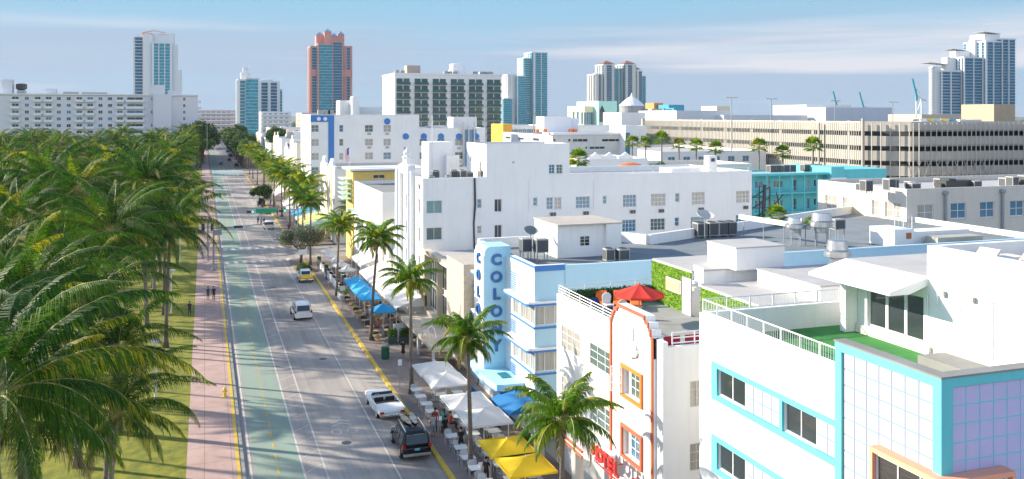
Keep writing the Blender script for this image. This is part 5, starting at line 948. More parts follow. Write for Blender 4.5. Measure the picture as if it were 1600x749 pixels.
# ---- harbour cranes -----------------------------------------------------------------------------------------------------------
cm = mat('crane_teal', (.05, .30, .38), .5); cw = mat('crane_white', (.70, .72, .72), .5)
for i, (px, top, base, Y) in enumerate(((1427, 123, 188, 900), (1303, 143, 188, 1100), (1344, 144, 188, 1120))):
    x, zt_ = atY(px, top, Y); t = thing('harbour_crane', ['white and teal harbour crane with raised boom left of the stepped towers', 'teal harbour crane boom left over the warehouse', 'teal harbour crane boom right over the warehouse'][i], 'crane', (x, Y, 0), 0, 'harbour cranes on the horizon')
    _, zb = atY(px, 150 if i == 0 else 165, Y)
    f = MB(); f.tube([(x-1.5, Y, zt_), (x+5, Y, zb), (x+5, Y, zb-6)], [1.2, 1.6, 1.6], 6); f.build('boom', cm, t)
    f = MB(); w_ = 13
    f.tube([(x+5, Y, zb), (x+5, Y, 0)], .9, 6); f.tube([(x+w_, Y, zb-2), (x+w_, Y, 0)], .9, 6); f.tube([(x+5, Y, zb), (x+w_+7, Y, zb-6)], .8, 6); f.tube([(x+5, Y, zb*.5), (x+w_, Y, zb*.5)], .7, 6)
    f.tube([(x+5, Y, zb*.5), (x+w_, Y, zb-2)], .5, 5); f.tube([(x+5, Y, zb*.5), (x+w_, Y, 2)], .5, 5); f.tube([(x+5, Y, zb+9), (x+w_+7, Y, zb-6)], .4, 5); f.tube([(x+5, Y, zb+9), (x+5, Y, zb)], .7, 5); f.build('frame', cw, t)
# ---- low buildings down both sides of the far street -----------------------------------------------------------------------------
fl = [('cream low hotel with a square parapet, first beyond the blue striped hotel', 21.5, 40, 228, 246, 15.5, white2), ('white low hotel with a pediment beyond the cream one', 22, 42, 250, 270, 13.0, white3), ('white three storey hotel with open terraces midway down the street', 21.5, 45, 274, 298, 15.5, white3),
      ('pale beige hotel midway down the street with a roof terrace', 22.5, 44, 302, 322, 15, cream), ('small white hotel before the far crossing', 22, 50, 326, 356, 12.5, white3), ('long white building past the far crossing', 24, 60, 384, 420, 13, white3), ('cream building with white bands past the far crossing', 25, 55, 426, 462, 14, white2), ('pinkish low building far down the street', 27, 75, 470, 520, 13, mat('rose_render', (.66, .50, .42), .8)),
      ('white slab building far down the street', 36, 100, 540, 575, 15, white3), ('white stepped building behind the far street trees', 50, 105, 400, 432, 15, white3), ('low white block between the far hotels and the slab', 62, 115, 470, 505, 16, white3), ('brown and white terraced building near the end of the street', 60, 110, 600, 640, 24, mat('brown_band_render', (.50, .40, .34), .8)), ('blue and white low block by the brown terraces', 110, 150, 560, 600, 25, mat('sky_render', (.28, .55, .70), .7))]
for lab, x0_, x1_, y0_, y1_, zt_, m in fl:
    t = thing('low_building', lab, 'building', ((x0_+x1_)/2, (y0_+y1_)/2, 0))
    nf = int((zt_-1)/3.1); W = []; S = []
    for k in range(min(nf, 5)):
        z = zt_-2.9-3.1*k
        if z < 1: break
        for i in range(int((y1_-y0_-2)/4.5)): W.append((y0_+3.2+i*4.5, y0_+1.6+i*4.5, z, z+1.6, dict(nx=2, g=(glassd, glassb, glassg)[(i+k) % 3], sill=False)))
        for i in range(min(7, int((x1_-x0_-2)/4.2))): S.append((x0_+1.6+i*4.2, x0_+3.2+i*4.2, z, z+1.5, dict(nx=2, g=(glassd, glassg, glassb)[(i+k) % 3], sill=False)))
    block(t, x0_, x1_, y0_, y1_, zt_, m, W[:45], S[:45], ph=.7, rm=roofwhite)
    rg = random.Random(int(y0_)); 
    for q in range(3): xx = rg.uniform(x0_+2, x1_-6); yy = rg.uniform(y0_+2, y1_-5); f = MB(); f.box(xx, xx+rg.uniform(2, 5), yy, yy+rg.uniform(2, 4), zt_-.7, zt_+rg.uniform(.8, 2.4)); f.build('roof_house', rg.choice([white3, acgrey, white2]), t)
    if x0_ < 30: f = MB(); ym = (y0_+y1_)/2; f.extr([(x0_-.25, y, z) for y, z in ((ym-4, zt_), (ym-4, zt_+.6), (ym-1.6, zt_+.8), (ym-1.2, zt_+1.8), (ym+1.2, zt_+1.8), (ym+1.6, zt_+.8), (ym+4, zt_+.6), (ym+4, zt_))], (.24, 0, 0)); f.build('front_gable', m, t); f = MB(); f.box(x0_-1.0, x0_-.003, y0_+1, y1_-1, 3.4, 3.7); f.build('porch_roof', wmetal, t)
# left side of the far street
for lab, x0_, x1_, y0_, y1_, zt_, m in (('white apartment wing with side balconies beyond the park', -14, -4, 452, 470, 22, lavst), ('pale low building on the left of the far street', -30, -6, 480, 540, 13, white3), ('pink terraced apartment house at the end of the street', -40, -8, 640, 665, 24, mat('shell_pink_render', (.70, .52, .48), .8)), ('white and blue terraced apartment house at the end of the street', 40, 62, 700, 725, 25, white3), ('long pink roofed terrace closing the street', -20, 24, 780, 800, 26.5, MATS['shell_pink_render'])):
    t = thing('low_building', lab, 'building', ((x0_+x1_)/2, (y0_+y1_)/2, 0)); S = [(x0_+1.5+i*4, x0_+4.0+i*4, zt_-2.8-3.1*k, zt_-1.2-3.1*k, dict(nx=2, g=glassb, sill=False)) for k in range(5) for i in range(min(15, int((x1_-x0_-2)/4)))]
    block(t, x0_, x1_, y0_, y1_, zt_, m, [], S, ph=.6, rm=roofwhite)
    for k in range(4): f = MB(); f.box(x0_, x1_, y0_-1.2, y0_-.003, zt_-3.0-3.1*k, zt_-2.8-3.1*k); f.box(x0_, x1_, y0_-1.2, y0_-1.1, zt_-2.799-3.1*k, zt_-2.0-3.1*k); f.build('balcony', wmetal, t)
# more town between the street and the garage, seen only as roofs
for lab, x0_, x1_, y0_, y1_, zt_, m in (('white flat roofed block behind the yellow building', 46, 74, 150, 176, 12, white3), ('cream block behind the long white building', 66, 96, 134, 160, 11.5, white2), ('white block near the slit window building', 100, 128, 185, 230, 14, white3), ('wide low white block beyond the turquoise motel', 132, 190, 110, 138, 8, white2), ('low grey block left of the green balcony tower', 60, 92, 300, 345, 18, conc), ('pale block right of the green balcony tower', 125, 190, 380, 420, 17, white3), ('sandy block far beyond the slit window building', 150, 240, 440, 490, 17, cream)):
    t = thing('low_building', lab, 'building', ((x0_+x1_)/2, (y0_+y1_)/2, 0)); S = [(x0_+1.5+i*4, x0_+3.3+i*4, zt_-2.6-3.1*k, zt_-1.2-3.1*k, dict(nx=2, g=glassb, sill=False)) for k in range(2) for i in range(int((x1_-x0_-2)/4))]; block(t, x0_, x1_, y0_, y1_, zt_, m, [], S, ph=.6, rm=roofwhite)
# ================================================================== PALMS AND TREES
leafd = mat('palm_leaf_dark', (.010, .046, .008), .6, trans=.22, spec=.15); leafm = mat('palm_leaf_mid', (.034, .086, .005), .55, trans=.28, spec=.15); leafy_ = mat('palm_leaf_yellow', (.19, .18, .010), .55, trans=.3, spec=.15)
stalk = mat('palm_stalk', (.30, .27, .08), .6); dead = mat('dry_palm_leaf', (.30, .20, .10), .8, trans=.15)
barkm = mat('palm_bark', (.30, .26, .22), .9, var=.55, vscale=1.2, stretch=(1, 1, 7), bump=.6, bscale=9)
barkd = mat('dark_palm_bark', (.20, .16, .13), .9, var=.5, vscale=1.2, stretch=(1, 1, 7), bump=.6, bscale=9)
def frond(mb, base, az, el, L, droop, n, ll, rg, mi=1, w=.07, sweep=0., tipmi=None):
    """one feather leaf: arched rib with folded hanging leaflets on both sides"""
    p = Vector(base); ds = L/n; pts = [p.copy()]; dirs = []
    for i in range(n):
        s = (i+.5)/n; e = el-droop*s**1.35; a = az+sweep*s*s
        d = Vector((math.cos(e)*math.cos(a), math.cos(e)*math.sin(a), math.sin(e))); dirs.append(d); p = p+d*ds; pts.append(p.copy())
    # rib
    st = max(1, n//8); idx = list(range(0, n, st))+[n]
    mb.tube([pts[i] for i in idx], [.035*(1-.8*i/n) for i in idx], 3, mi=0, cap=False)
    for i in range(max(2, int(n*.13)), n):
        s = i/n; d = dirs[i]; side = d.cross(Vector((0, 0, 1)))
        if side.length < .1: side = Vector((math.sin(az), -math.cos(az), 0))
        side.normalize(); up = side.cross(d).normalized()
        l_ = ll*(math.sin(math.pi*min(1, .18+s*.82)**.8)*.85+.18)*rg.uniform(.85, 1.1)
        for sg in (1, -1):
            if rg.random() < .04: continue
            dr = (side*sg*(.72-.25*s)+d*(.42+.5*s)+up*rg.uniform(-.05, .15)+Vector((0, 0, -.22-.25*s*rg.random()))).normalized()
            q0 = pts[i]; q1 = q0+(dr+Vector((0, 0, -.12)))*l_*.45; q2 = q1+(dr*.6+Vector((0, 0, -.85-rg.uniform(0, .5)))).normalized()*l_*.52
            wv = d*w*.5
            m_ = mi if rg.random() > .2 else (1 if mi != 1 else 2)
            if mi == 3 and rg.random() < .55: m_ = 2
            if tipmi is not None and s > .75 and rg.random() < .6: m_ = tipmi
            k = len(mb.v); mb.v += [tuple(q0-wv*.7), tuple(q0+wv*.7), tuple(q1+wv), tuple(q1-wv), tuple(q2)]
            mb.f += [(k, k+1, k+2, k+3), (k+3, k+2, k+4)]; mb.m += [m_, m_]
lush = [mat('street_palm_leaf_dark', (.028, .085, .012), .55, trans=.25, spec=.2), mat('street_palm_leaf_mid', (.075, .155, .012), .55, trans=.3, spec=.2), mat('street_palm_leaf_yellow', (.30, .26, .015), .55, trans=.3, spec=.2)]
def palm_crown(seed, L, nf, n, ll, w, yel=.14, street=False):
    rg = random.Random(seed); mb = MB()
    for i in range(nf):
        t = i/(nf-1); az = i*2.39996+rg.uniform(-.25, .25)
        el = R(84)-t**1.05*R(102)+rg.uniform(-.12, .12); Lf = L*(.72+.35*math.sin(math.pi*min(1, t*1.15+.12)))*rg.uniform(.9, 1.08)
        dr = R(56)+R(40)*(1-abs(t-.45))+rg.uniform(-.2, .3)
        mi = 2 if rg.random() < .62 else 1
        if rg.random() < yel: mi = 3
        if t > .9 and rg.random() < .55: mi = 4
        frond(mb, (.12*math.cos(az), .12*math.sin(az), -.15*t), az, el, Lf, dr, n, ll, rg, mi, w, rg.uniform(-.35, .35), 3 if rg.random() < .25 else None)
    mb.lathe([(.10, -.75), (.22, -.4), (.26, -.1), (.16, .25), (.04, .5)], (0, 0, 0), 8, mi=0)
    for k in range(9): a = rg.uniform(0, 6.3); c = Vector((.28*math.cos(a), .28*math.sin(a), -.35-rg.uniform(0, .25))); mb.lathe([(.02, -.12), (.1, -.06), (.11, .04), (.03, .12)], c, 6, mi=0 if k % 2 else 4)
    return mb.mesh('palm_crown', [stalk]+(lush if street else [leafd, leafm, leafy_])+[dead])
def palm_trunk(seed, h, lean=(0, 0), r=.17, m=None, flare=1.7):
    rg = random.Random(seed); mb = MB(); n = 14; path = []; rad = []
    for i in range(n+1):
        t = i/n; path.append((lean[0]*t**1.6, lean[1]*t**1.6, h*t)); rad.append(r*(1+(flare-1)*math.exp(-t*14)-.35*t)*(1+.05*math.sin(i*2.7)))
    mb.tube(path, rad, 9); return mb.mesh('palm_trunk', m or barkm, smooth=True)
def make_palm(loc, crown_me, trunk_me, top, rz, sc, label, group, name='coconut_palm'):
    t = thing(name, label, 'palm tree', loc, 0, group); t.rotation_euler = (0, 0, rz)
    a = bpy.data.objects.new('trunk', trunk_me); C.objects.link(a); a.parent = t; b = bpy.data.objects.new('crown', crown_me); C.objects.link(b); b.parent = t; b.location = top; b.scale = (sc,)*3
    return t
parkc = [palm_crown(10+i, 5.2+.25*i, 28+i % 3*2, 50, 1.15, .082) for i in range(6)]
nearc = [palm_crown(40+i, 6.3, 31, 88, 1.25, .050) for i in range(3)]
strc = [palm_crown(70+i, 3.2, 32, 46, .78, .075, .2, True) for i in range(4)]; yelc = [palm_crown(90+i, 3.3, 30, 44, .8, .085, .75, True) for i in range(3)]
GP = 'coconut palms in the beachfront park'
# nearest park palms, standing where their trunks and crowns show
near = [(-6.4, 33.2, 13.4, 0, .1, 'large coconut palm filling the lower left corner, long fronds arching over the walk'), (-8.2, 51.0, 13.2, 1, 2.1, 'coconut palm behind the big lower left palm, yellow green upright fronds'), (-5.3, 69.5, 14.0, 2, 4.0, 'tall coconut palm with the widest crown, behind the disc topped lamp'), (-4.4, 92.5, 11.6, 0, 5.2, 'coconut palm at the lawn edge beyond the disc topped lamp'),
        (-11.2, 62.0, 13.0, 1, 1.0, 'coconut palm at the left picture edge with arching dark fronds'), (-12.5, 80.0, 13.6, 2, 3.0, 'coconut palm left of the widest crown'), (-7.6, 84.0, 12.6, 1, .5, 'coconut palm just behind the widest crown'), (-4.2, 108.0, 12.4, 0, 1.7, 'coconut palm leaning over the lawn where the person in dark clothes stands'), (-6.9, 39.5, 10.2, 2, 5.1, 'mid height coconut palm tucked under the big lower left crown'), (-10.8, 49.5, 10.5, 0, .9, 'coconut palm low at the left edge behind the big arching fronds'), (-7.2, 62.5, 10.6, 1, 2.2, 'coconut palm in front of the widest crown, lower than its neighbours'), (-9.9, 71.0, 11.6, 2, 5.6, 'coconut palm left of the widest crown, its fronds mingling with it'), (-9.6, 41.5, 12.6, 1, 3.3, 'coconut palm at the lower left edge behind the big arching one'), (-6.4, 58.5, 8.6, 0, 3.9, 'low coconut palm on the lawn before the disc topped lamp'), (-5.0, 47.0, 7.8, 2, 2.7, 'short coconut palm under the big lower left palm')]
rg = random.Random(5)
for i, (x, y, h, v, rz, lab) in enumerate(near):
    ln = (rg.uniform(-.9, .9), rg.uniform(-.7, .7)); make_palm((x-ln[0], y-ln[1], .1), nearc[v], palm_trunk(200+i, h, ln, .19, barkm if i % 2 == 0 else barkd), (ln[0], ln[1], h), i*.7, (1.06 if h > 9 else .8), lab, GP)
ptr = [[palm_trunk(300+i, h, (rg.uniform(-.8, .8), rg.uniform(-.8, .8)), .17, barkd if i % 2 else barkm), h] for i, h in enumerate((9.4, 11.6, 12.8, 13.8, 15.2, 8.0))]
for pt_ in ptr: pt_.append(tuple(pt_[0].vertices[-5].co))
def taken(x, y): return any((x-a[0])**2+(y-a[1])**2 < 17 for a in near)
cnt = 0; y = 40.0; pl = []; rank = 0
while y < 392:
    row = 0; x = -5.8
    while x > -(.19*y+7):
        xx = x+rg.uniform(-2.4, 2.4) if row else x+rg.uniform(-.7, .7); yy = y+rg.uniform(-3.4, 3.4)
        if not taken(xx, yy) and not (row < 2 and yy < 60): pl.append((xx, yy, row, rank))
        x -= 6.5+y*.012; row += 1
    y += 7.9+y*.011; rank += 1
edge_n = -1; ORD = 'first second third fourth fifth sixth seventh eighth ninth tenth eleventh twelfth thirteenth fourteenth fifteenth sixteenth seventeenth eighteenth nineteenth twentieth'.split()
for i, (xx, yy, row, rank) in enumerate(pl):
    me, h, tp = ptr[rg.randrange(6)]
    if yy > 200: lab = 'coconut palm in the dense far part of the park before the beachfront block'
    elif xx > -6: edge_n += 1; lab = ORD[edge_n]+' palm back along the edge of the pink walk'
    else: lab = ORD[row]+' palm in from the pink walk in the '+ORD[rank]+' rank of park palms back'
    make_palm((xx, yy, .1), parkc[rg.randrange(6)], me, (0, 0, h), rg.uniform(0, 6.28), rg.uniform(.8, 1.3)*(.98 if yy < 150 else .88), lab, GP)
    cnt += 1
print('park palms', cnt)
# street palms on the right pavement
SP = 'coconut palms on the restaurant side of the street'
sp_ = [(16.4, 40.6, 7.5, (.2, .2), 1.05, 'coconut palm beside the yellow parasols, its crown before the hotel entrance'), (15.75, 54.0, 8.3, (.35, .2), .95, 'coconut palm rising between the white parasols, nearest the letters of the tower sign'), (15.7, 70.8, 9.1, (.1, 0), .95, 'coconut palm with straight thin trunk left of the porch of the beige building'), (15.64, 88.9, 10.0, (-.45, .5), 1.05, 'coconut palm with curved trunk beside the long blue parasols'),
       (15.5, 112.4, 8.7, (.3, .2), 1.0, 'coconut palm between the blue parasol row and the small grey parasols'), (14.9, 136.5, 9.3, (.2, .3), 1.0, 'yellow green coconut palm rising out of the silvery corner tree')]
for i, (x, y, h, ln, sc, lab) in enumerate(sp_):
    make_palm((x, y, .14), strc[i % 4], palm_trunk(400+i, h, ln, .16, barkd), (ln[0], ln[1], h), i*1.3, sc, lab, SP)
stt = [(palm_trunk(430+i, h, (.3, .2), .16, barkd), h) for i, h in enumerate((8.2, 9.4, 10.2))]
fy = [(16.2, 161, 'first coconut palm beyond the side street'), (17.6, 170, 'coconut palm before the gabled pair of buildings'), (15.8, 181, 'coconut palm with a bright yellow crown by the gabled pair'), (17.9, 190, 'coconut palm against the foot of the blue banded hotel'), (16.0, 203, 'coconut palm before the blue banded hotel front'), (17.5, 213, 'coconut palm at the far corner of the blue banded hotel'), (15.9, 226, 'coconut palm before the cream low hotel'), (17, 240, 'second coconut palm before the cream low hotel'), (15.8, 258, 'coconut palm before the low hotel with a pediment'), (16.6, 279, 'coconut palm before the terraced three storey hotel'), (16, 300, 'bright coconut palm before the pale beige hotel'), (16, 328, 'coconut palm near the far crossing'), (16, 352, 'last coconut palm before the far crossing'), (16.3, 392, 'coconut palm just past the far crossing')]
for i, (x, y, lab) in enumerate(fy):
    me, h = stt[i % 3]; make_palm((x, y, .14), yelc[i % 3] if i % 4 else strc[1], me, (.3, .2, h), i*1.9, rg.uniform(1.25, 1.5), lab, SP)
for x, y, h, lab in ((23.5, 150.5, 6.5, 'bushy coconut palm in the side street beside the yellow building'), (25.5, 147.5, 5.2, 'lower coconut palm in the side street under the yellow building'), (32, 126, 10.5, 'x')):
    if lab != 'x': make_palm((x, y, .05), strc[1], palm_trunk(int(y), h, (.2, .1), .16, barkd), (.2, .1, h), y, 1.2, lab, SP)
# left pavement far palms
for i, (x, y, h, lab) in enumerate(((-3.5, 404, 10, 'coconut palm at the corner past the park end'), (-2.6, 425, 11, 'coconut palm before the beachfront block end balconies'), (-4.5, 415, 9, 'dark coconut palm at the foot of the beachfront block'))):
    make_palm((x, y, .1), strc[i], stt[0][0], (.3, .2, stt[0][1]), i*2.2, 1.3, lab, SP)
# fan palms
def fan_crown(seed, r=1.7, n=24):
    rg = random.Random(seed); mb = MB()
    for i in range(n):
        t = i/(n-1); az = i*2.39996; el = R(85)-t*R(112); d = Vector((math.cos(el)*math.cos(az), math.cos(el)*math.sin(az), math.sin(el))); st_ = d*r*.55
        mb.tube([(0, 0, 0), tuple(st_)], .02, 3, mi=0, cap=False)
        sd = d.cross(Vector((0, 0, 1)));  sd = sd.normalized() if sd.length > .1 else Vector((1, 0, 0)); up = sd.cross(d)
        mi = 2
        if rg.random() < .3: mi = 3
        for j in range(11):
            a = (j-5)/5*R(80); dd = d*math.cos(a)+sd*math.sin(a); tip = st_+dd*r*(.68 if j % 2 else .55)+Vector((0, 0, -.12*r*abs(math.sin(a))-.1)); wv = (sd*math.cos(a)-d*math.sin(a))*r*.06; md = st_+dd*r*.35
            mb.raw([st_, md-wv, tip, md+wv], [(0, 1, 2, 3)], mi)
    return mb.mesh('palm_crown', [stalk]+lush)
fc = [fan_crown(i) for i in range(3)]; ft = [palm_trunk(500, 10, (.2, .1), .22, barkm, 1.3)]
fl_ = [(902, 250, 118, 1.5, 'bushy fan palm right of the stair block on the long white building'), (987, 224, 165, 1.5, 'fan palm at the left end of the row before the garage'), (1008, 225, 168, 1.4, 'second fan palm of the row, leaning right before the garage'), (1033, 218, 160, 1.6, 'tallest fan palm in the left group before the garage'), (1060, 227, 158, 1.35, 'fan palm right of the tallest one before the garage'), (1087, 229, 155, 1.5, 'fan palm in the middle of the left group before the garage'), (1117, 233, 152, 1.5, 'fan palm left of the chimney before the garage'), (1185, 230, 142, 1.6, 'fan palm above the left end of the turquoise motel'), (1222, 240, 140, 1.5, 'fan palm low over the turquoise motel roof'), (1270, 229, 138, 1.7, 'fan palm over the motel stair block'), (890, 262, 116, 1.2, 'small fan palm half hidden under the bushy fan palm')]
for i, (px, py, Y, sc, lab) in enumerate(fl_):
    x, z = atY(px, py, Y); t = thing('fan_palm', lab, 'palm tree', (x, Y, 0), 0, 'fan palms before the parking garage'); a = bpy.data.objects.new('trunk', ft[0]); C.objects.link(a); a.parent = t; a.scale = (1, 1, z/10.0); b = bpy.data.objects.new('crown', fc[i % 3]); C.objects.link(b); b.parent = t; b.location = (.2, .1, z); b.scale = (sc*.66,)*3; b.rotation_euler = (0, 0, i)
x, y = gz(1213, 349, 11.6); t = thing('potted_palm', 'small bright green palm on the roof beside the steel fans', 'palm tree', (x, y, 11.42)); ORG[t.name] = (0, 0, 0); f = MB(); f.lathe([(.3, 0), (.4, .5)], (0, 0, 0), 10); f.build('pot', conc, t); b = bpy.data.objects.new('crown', fc[1]); C.objects.link(b); b.parent = t; b.location = (0, 0, .9); b.scale = (.7,)*3
# broadleaf trees
lv = {'dark': mat('tree_leaf_dark', (.025, .07, .015), .6, trans=.15), 'mid': mat('tree_leaf_mid', (.06, .13, .02), .6, trans=.2), 'silver': mat('tree_leaf_silver', (.20, .23, .15), .6, trans=.15), 'silver2': mat('tree_leaf_silver_dark', (.10, .12, .07), .6, trans=.15), 'lime': mat('tree_leaf_lime', (.20, .30, .03), .6, trans=.25)}
wood = mat('tree_wood', (.14, .11, .09), .9, var=.3, vscale=4)
def tree_crown(seed, rx, ry, rz_, n, ms, size=.16, lumps=22):
    rg = random.Random(seed); mb = MB(); L = []
    for i in range(lumps):
        a = rg.uniform(0, 6.283); u = rg.uniform(-.5, 1); r = math.sqrt(max(0, 1-u*u))*rg.uniform(.45, .95); L.append((Vector((rx*r*math.cos(a), ry*r*math.sin(a), rz_*u*.8)), rg.uniform(.22, .42)*min(rx, ry)))
    for i in range(n):
        c, r = L[rg.randrange(lumps)]; d = Vector((rg.gauss(0, 1), rg.gauss(0, 1), rg.gauss(0, .8))); d = d.normalized()*r*rg.uniform(.55, 1.08); p = c+d; q = Vector((rg.gauss(0, 1), rg.gauss(0, 1), rg.gauss(0, 1))).normalized(); e = q.cross(Vector((rg.gauss(0, 1), rg.gauss(0, 1), rg.gauss(0, 1)))).normalized(); s_ = size*rg.uniform(.6, 1.3)
        mb.face([p-q*s_, p+e*s_*.55, p+q*s_, p-e*s_*.55], rg.choice([0, 0, 1]) )
    return mb.mesh('tree_crown', ms)
def tree_trunk(seed, h, r, spread):
    rg = random.Random(seed); mb = MB(); mb.tube([(0, 0, 0), (.1, 0, h*.3), (0, .1, h*.55)], [r*1.3, r, r*.85], 8)
    for i in range(5): a = i*1.26+rg.uniform(-.3, .3); mb.tube([(0, .1, h*.5), (spread*.4*math.cos(a), spread*.4*math.sin(a), h*.75), (spread*.75*math.cos(a), spread*.75*math.sin(a), h*.98)], [r*.6, r*.4, r*.15], 6)
    return mb.mesh('tree_trunk', wood)
def make_tree(name, loc, crown, trunk, h, label, group=None, sc=1, rz=0):
    t = thing(name, label, 'tree', loc, 0, group); t.rotation_euler = (0, 0, rz); a = bpy.data.objects.new('trunk', trunk); C.objects.link(a); a.parent = t; b = bpy.data.objects.new('crown', crown); C.objects.link(b); b.parent = t; b.location = (0, 0, h); t.scale = (sc,)*3; return t
sc1 = tree_crown(1, 3.2, 3.0, 1.7, 9000, [lv['silver'], lv['silver2']], .13, 30); make_tree('silver_tree', (13.7, 138.6, .14), sc1, tree_trunk(1, 3.6, .2, 2.6), 3.7, 'round silvery green tree on the corner bed behind the yellow car')
dk = [tree_crown(20+i, 3.6, 3.6, 3.0, 5200, [lv['dark'], lv['mid']], .24, 24) for i in range(3)]; md_ = tree_crown(30, 3.4, 3.4, 2.6, 4500, [lv['mid'], lv['mid']], .24, 22); dt = tree_trunk(9, 6, .25, 3)
make_tree('street_tree', (13.3, 226, .1), tree_crown(33, 2.6, 2.6, 1.9, 4200, [lv['dark'], lv['mid']], .2, 18), tree_trunk(3, 3.2, .16, 2), 3.4, 'dark round tree on the kerb beside the parked dark van')
GT = 'street trees beyond the far crossing'; rg = random.Random(77)
for i in range(30):
    y = 384+i*13.5; x = 15.6+rg.uniform(-.8, 1.5); make_tree('street_tree', (x, y, .1), dk[i % 3] if i % 4 else md_, dt, 6.2, 'dark street tree on the right of the street beyond the far crossing' if i % 4 else 'lighter green street tree on the right of the street beyond the far crossing', GT, rg.uniform(1.2, 1.7)-i*.012, i)
for i in range(30):
    y = 402+i*13; x = -1.2+rg.uniform(-2.5, .6); make_tree('street_tree', (x, y, .1), dk[(i+1) % 3] if i % 5 else md_, dt, 6.2, 'dark street tree on the left of the street beyond the park' if i % 5 else 'lighter green street tree on the left of the street beyond the park', GT, rg.uniform(1.5, 2.1)-i*.012, i)
for i, (px, py, Y, s_, lab) in enumerate(((372, 200, 470, 1.3, 'tree crown among the far hotels left of the aqua tower foot'), (432, 205, 330, 1.1, 'dark tree behind the far hotels'), (388, 214, 400, 1.1, 'palm like dark tree on a far hotel terrace'), (1590, 222, 200, 1.2, 'dark tree at the right end of the parking garage'), (1030, 262, 135, .6, 'small dark tree on the low white roofs'), (960, 258, 140, .5, 'little tree behind the stepped gable'))):
    x, z = atY(px, py, Y); make_tree('background_tree', (x, Y, z-8*s_ if z-8*s_ > 0 else 0), dk[i % 3], dt, 6.2, lab, None, s_, i)
# far wood on the horizon: one mass
f = MB(); rg = random.Random(3)
for i in range(5200):
    x = rg.uniform(300, 1050); y = 2100+rg.uniform(0, 120); h = 9+7*math.sin(x*.013)*math.sin(x*.037)+rg.uniform(-4, 5); z = rg.uniform(0, max(3, h)); s_ = rg.uniform(2.5, 4.5); q = Vector((rg.gauss(0, 1), rg.gauss(0, 1), rg.gauss(0, 1))).normalized(); e = q.cross(Vector((0, .3, 1))).normalized(); p = Vector((x, y, z)); f.face([p-q*s_, p+e*s_*.6, p+q*s_, p-e*s_*.6])
o = f.build('distant_wood', mat('distant_leaves', (.10, .16, .12), .8)); o['kind'] = 'stuff'
f = MB()
for i in range(9000):
    x = rg.uniform(-900, 2600); y = 1350+rg.uniform(0, 500); z = rg.uniform(0, 9); s_ = rg.uniform(2.5, 5); q = Vector((rg.gauss(0, 1), rg.gauss(0, 1), rg.gauss(0, 1))).normalized(); e = q.cross(Vector((0, .3, 1))).normalized(); p = Vector((x, y, z)); f.face([p-q*s_, p+e*s_*.6, p+q*s_, p-e*s_*.6])
o = f.build('distant_wood', MATS['distant_leaves']); o['kind'] = 'stuff'
# planted beds
def bush(name, lab, x0, x1, y0, y1, z0, z1, n, ms, seed, group=None):
    f = MB(); rg = random.Random(seed); cx_, cy_ = (x0+x1)/2, (y0+y1)/2
    for i in range(n):
        a = rg.uniform(0, 6.283); r = math.sqrt(rg.random()); p = Vector((cx_+(x1-x0)/2*r*math.cos(a), cy_+(y1-y0)/2*r*math.sin(a), z0+(z1-z0)*rg.random()*math.sqrt(max(.05, 1-r*r*.8)))); q = Vector((rg.gauss(0, 1), rg.gauss(0, 1), rg.gauss(0, 1))).normalized(); e = q.cross(Vector((rg.gauss(0, 1), rg.gauss(0, 1), 1))).normalized(); s_ = rg.uniform(.07, .14); f.face([p-q*s_, p+e*s_*.6, p+q*s_, p-e*s_*.6], rg.choice([0, 1]))
    return tag(f.build(name, ms), lab, 'bush', group)
bush('bush', 'low dark green bush at the foot of the silvery tree', 12.5, 14.6, 130, 134.5, .1, 1.0, 2600, [lv['dark'], lv['mid']], 1); bush('bush', 'bright lime bush on the far corner beyond the mast arm', 12.4, 14.2, 158.5, 164.5, .1, 1.1, 1800, [lv['lime'], lv['mid']], 2)
bush('bush', 'lime shrub on the lawn beside the walk near the far crossing', -4.2, -1.6, 330, 345, .1, 2.4, 2600, [lv['lime'], lv['mid']], 3); bush('bush', 'low green bed in the kerb extension with the dark van', 11.9, 14.2, 210, 216, .1, .8, 1400, [lv['mid'], lv['lime']], 4)
bush('bush', 'green shrub by the lawn edge halfway to the far crossing', -3.6, -1.4, 250, 262, .1, 1.4, 1600, [lv['mid'], lv['lime']], 5)
x, y = gz(1268, 350, 11.4); bush('bush', 'small green shrub on the roof between the steel fans', x-.8, x+.8, y-.6, y+.6, 11.4, 12.2, 500, [lv['mid'], lv['lime']], 6)
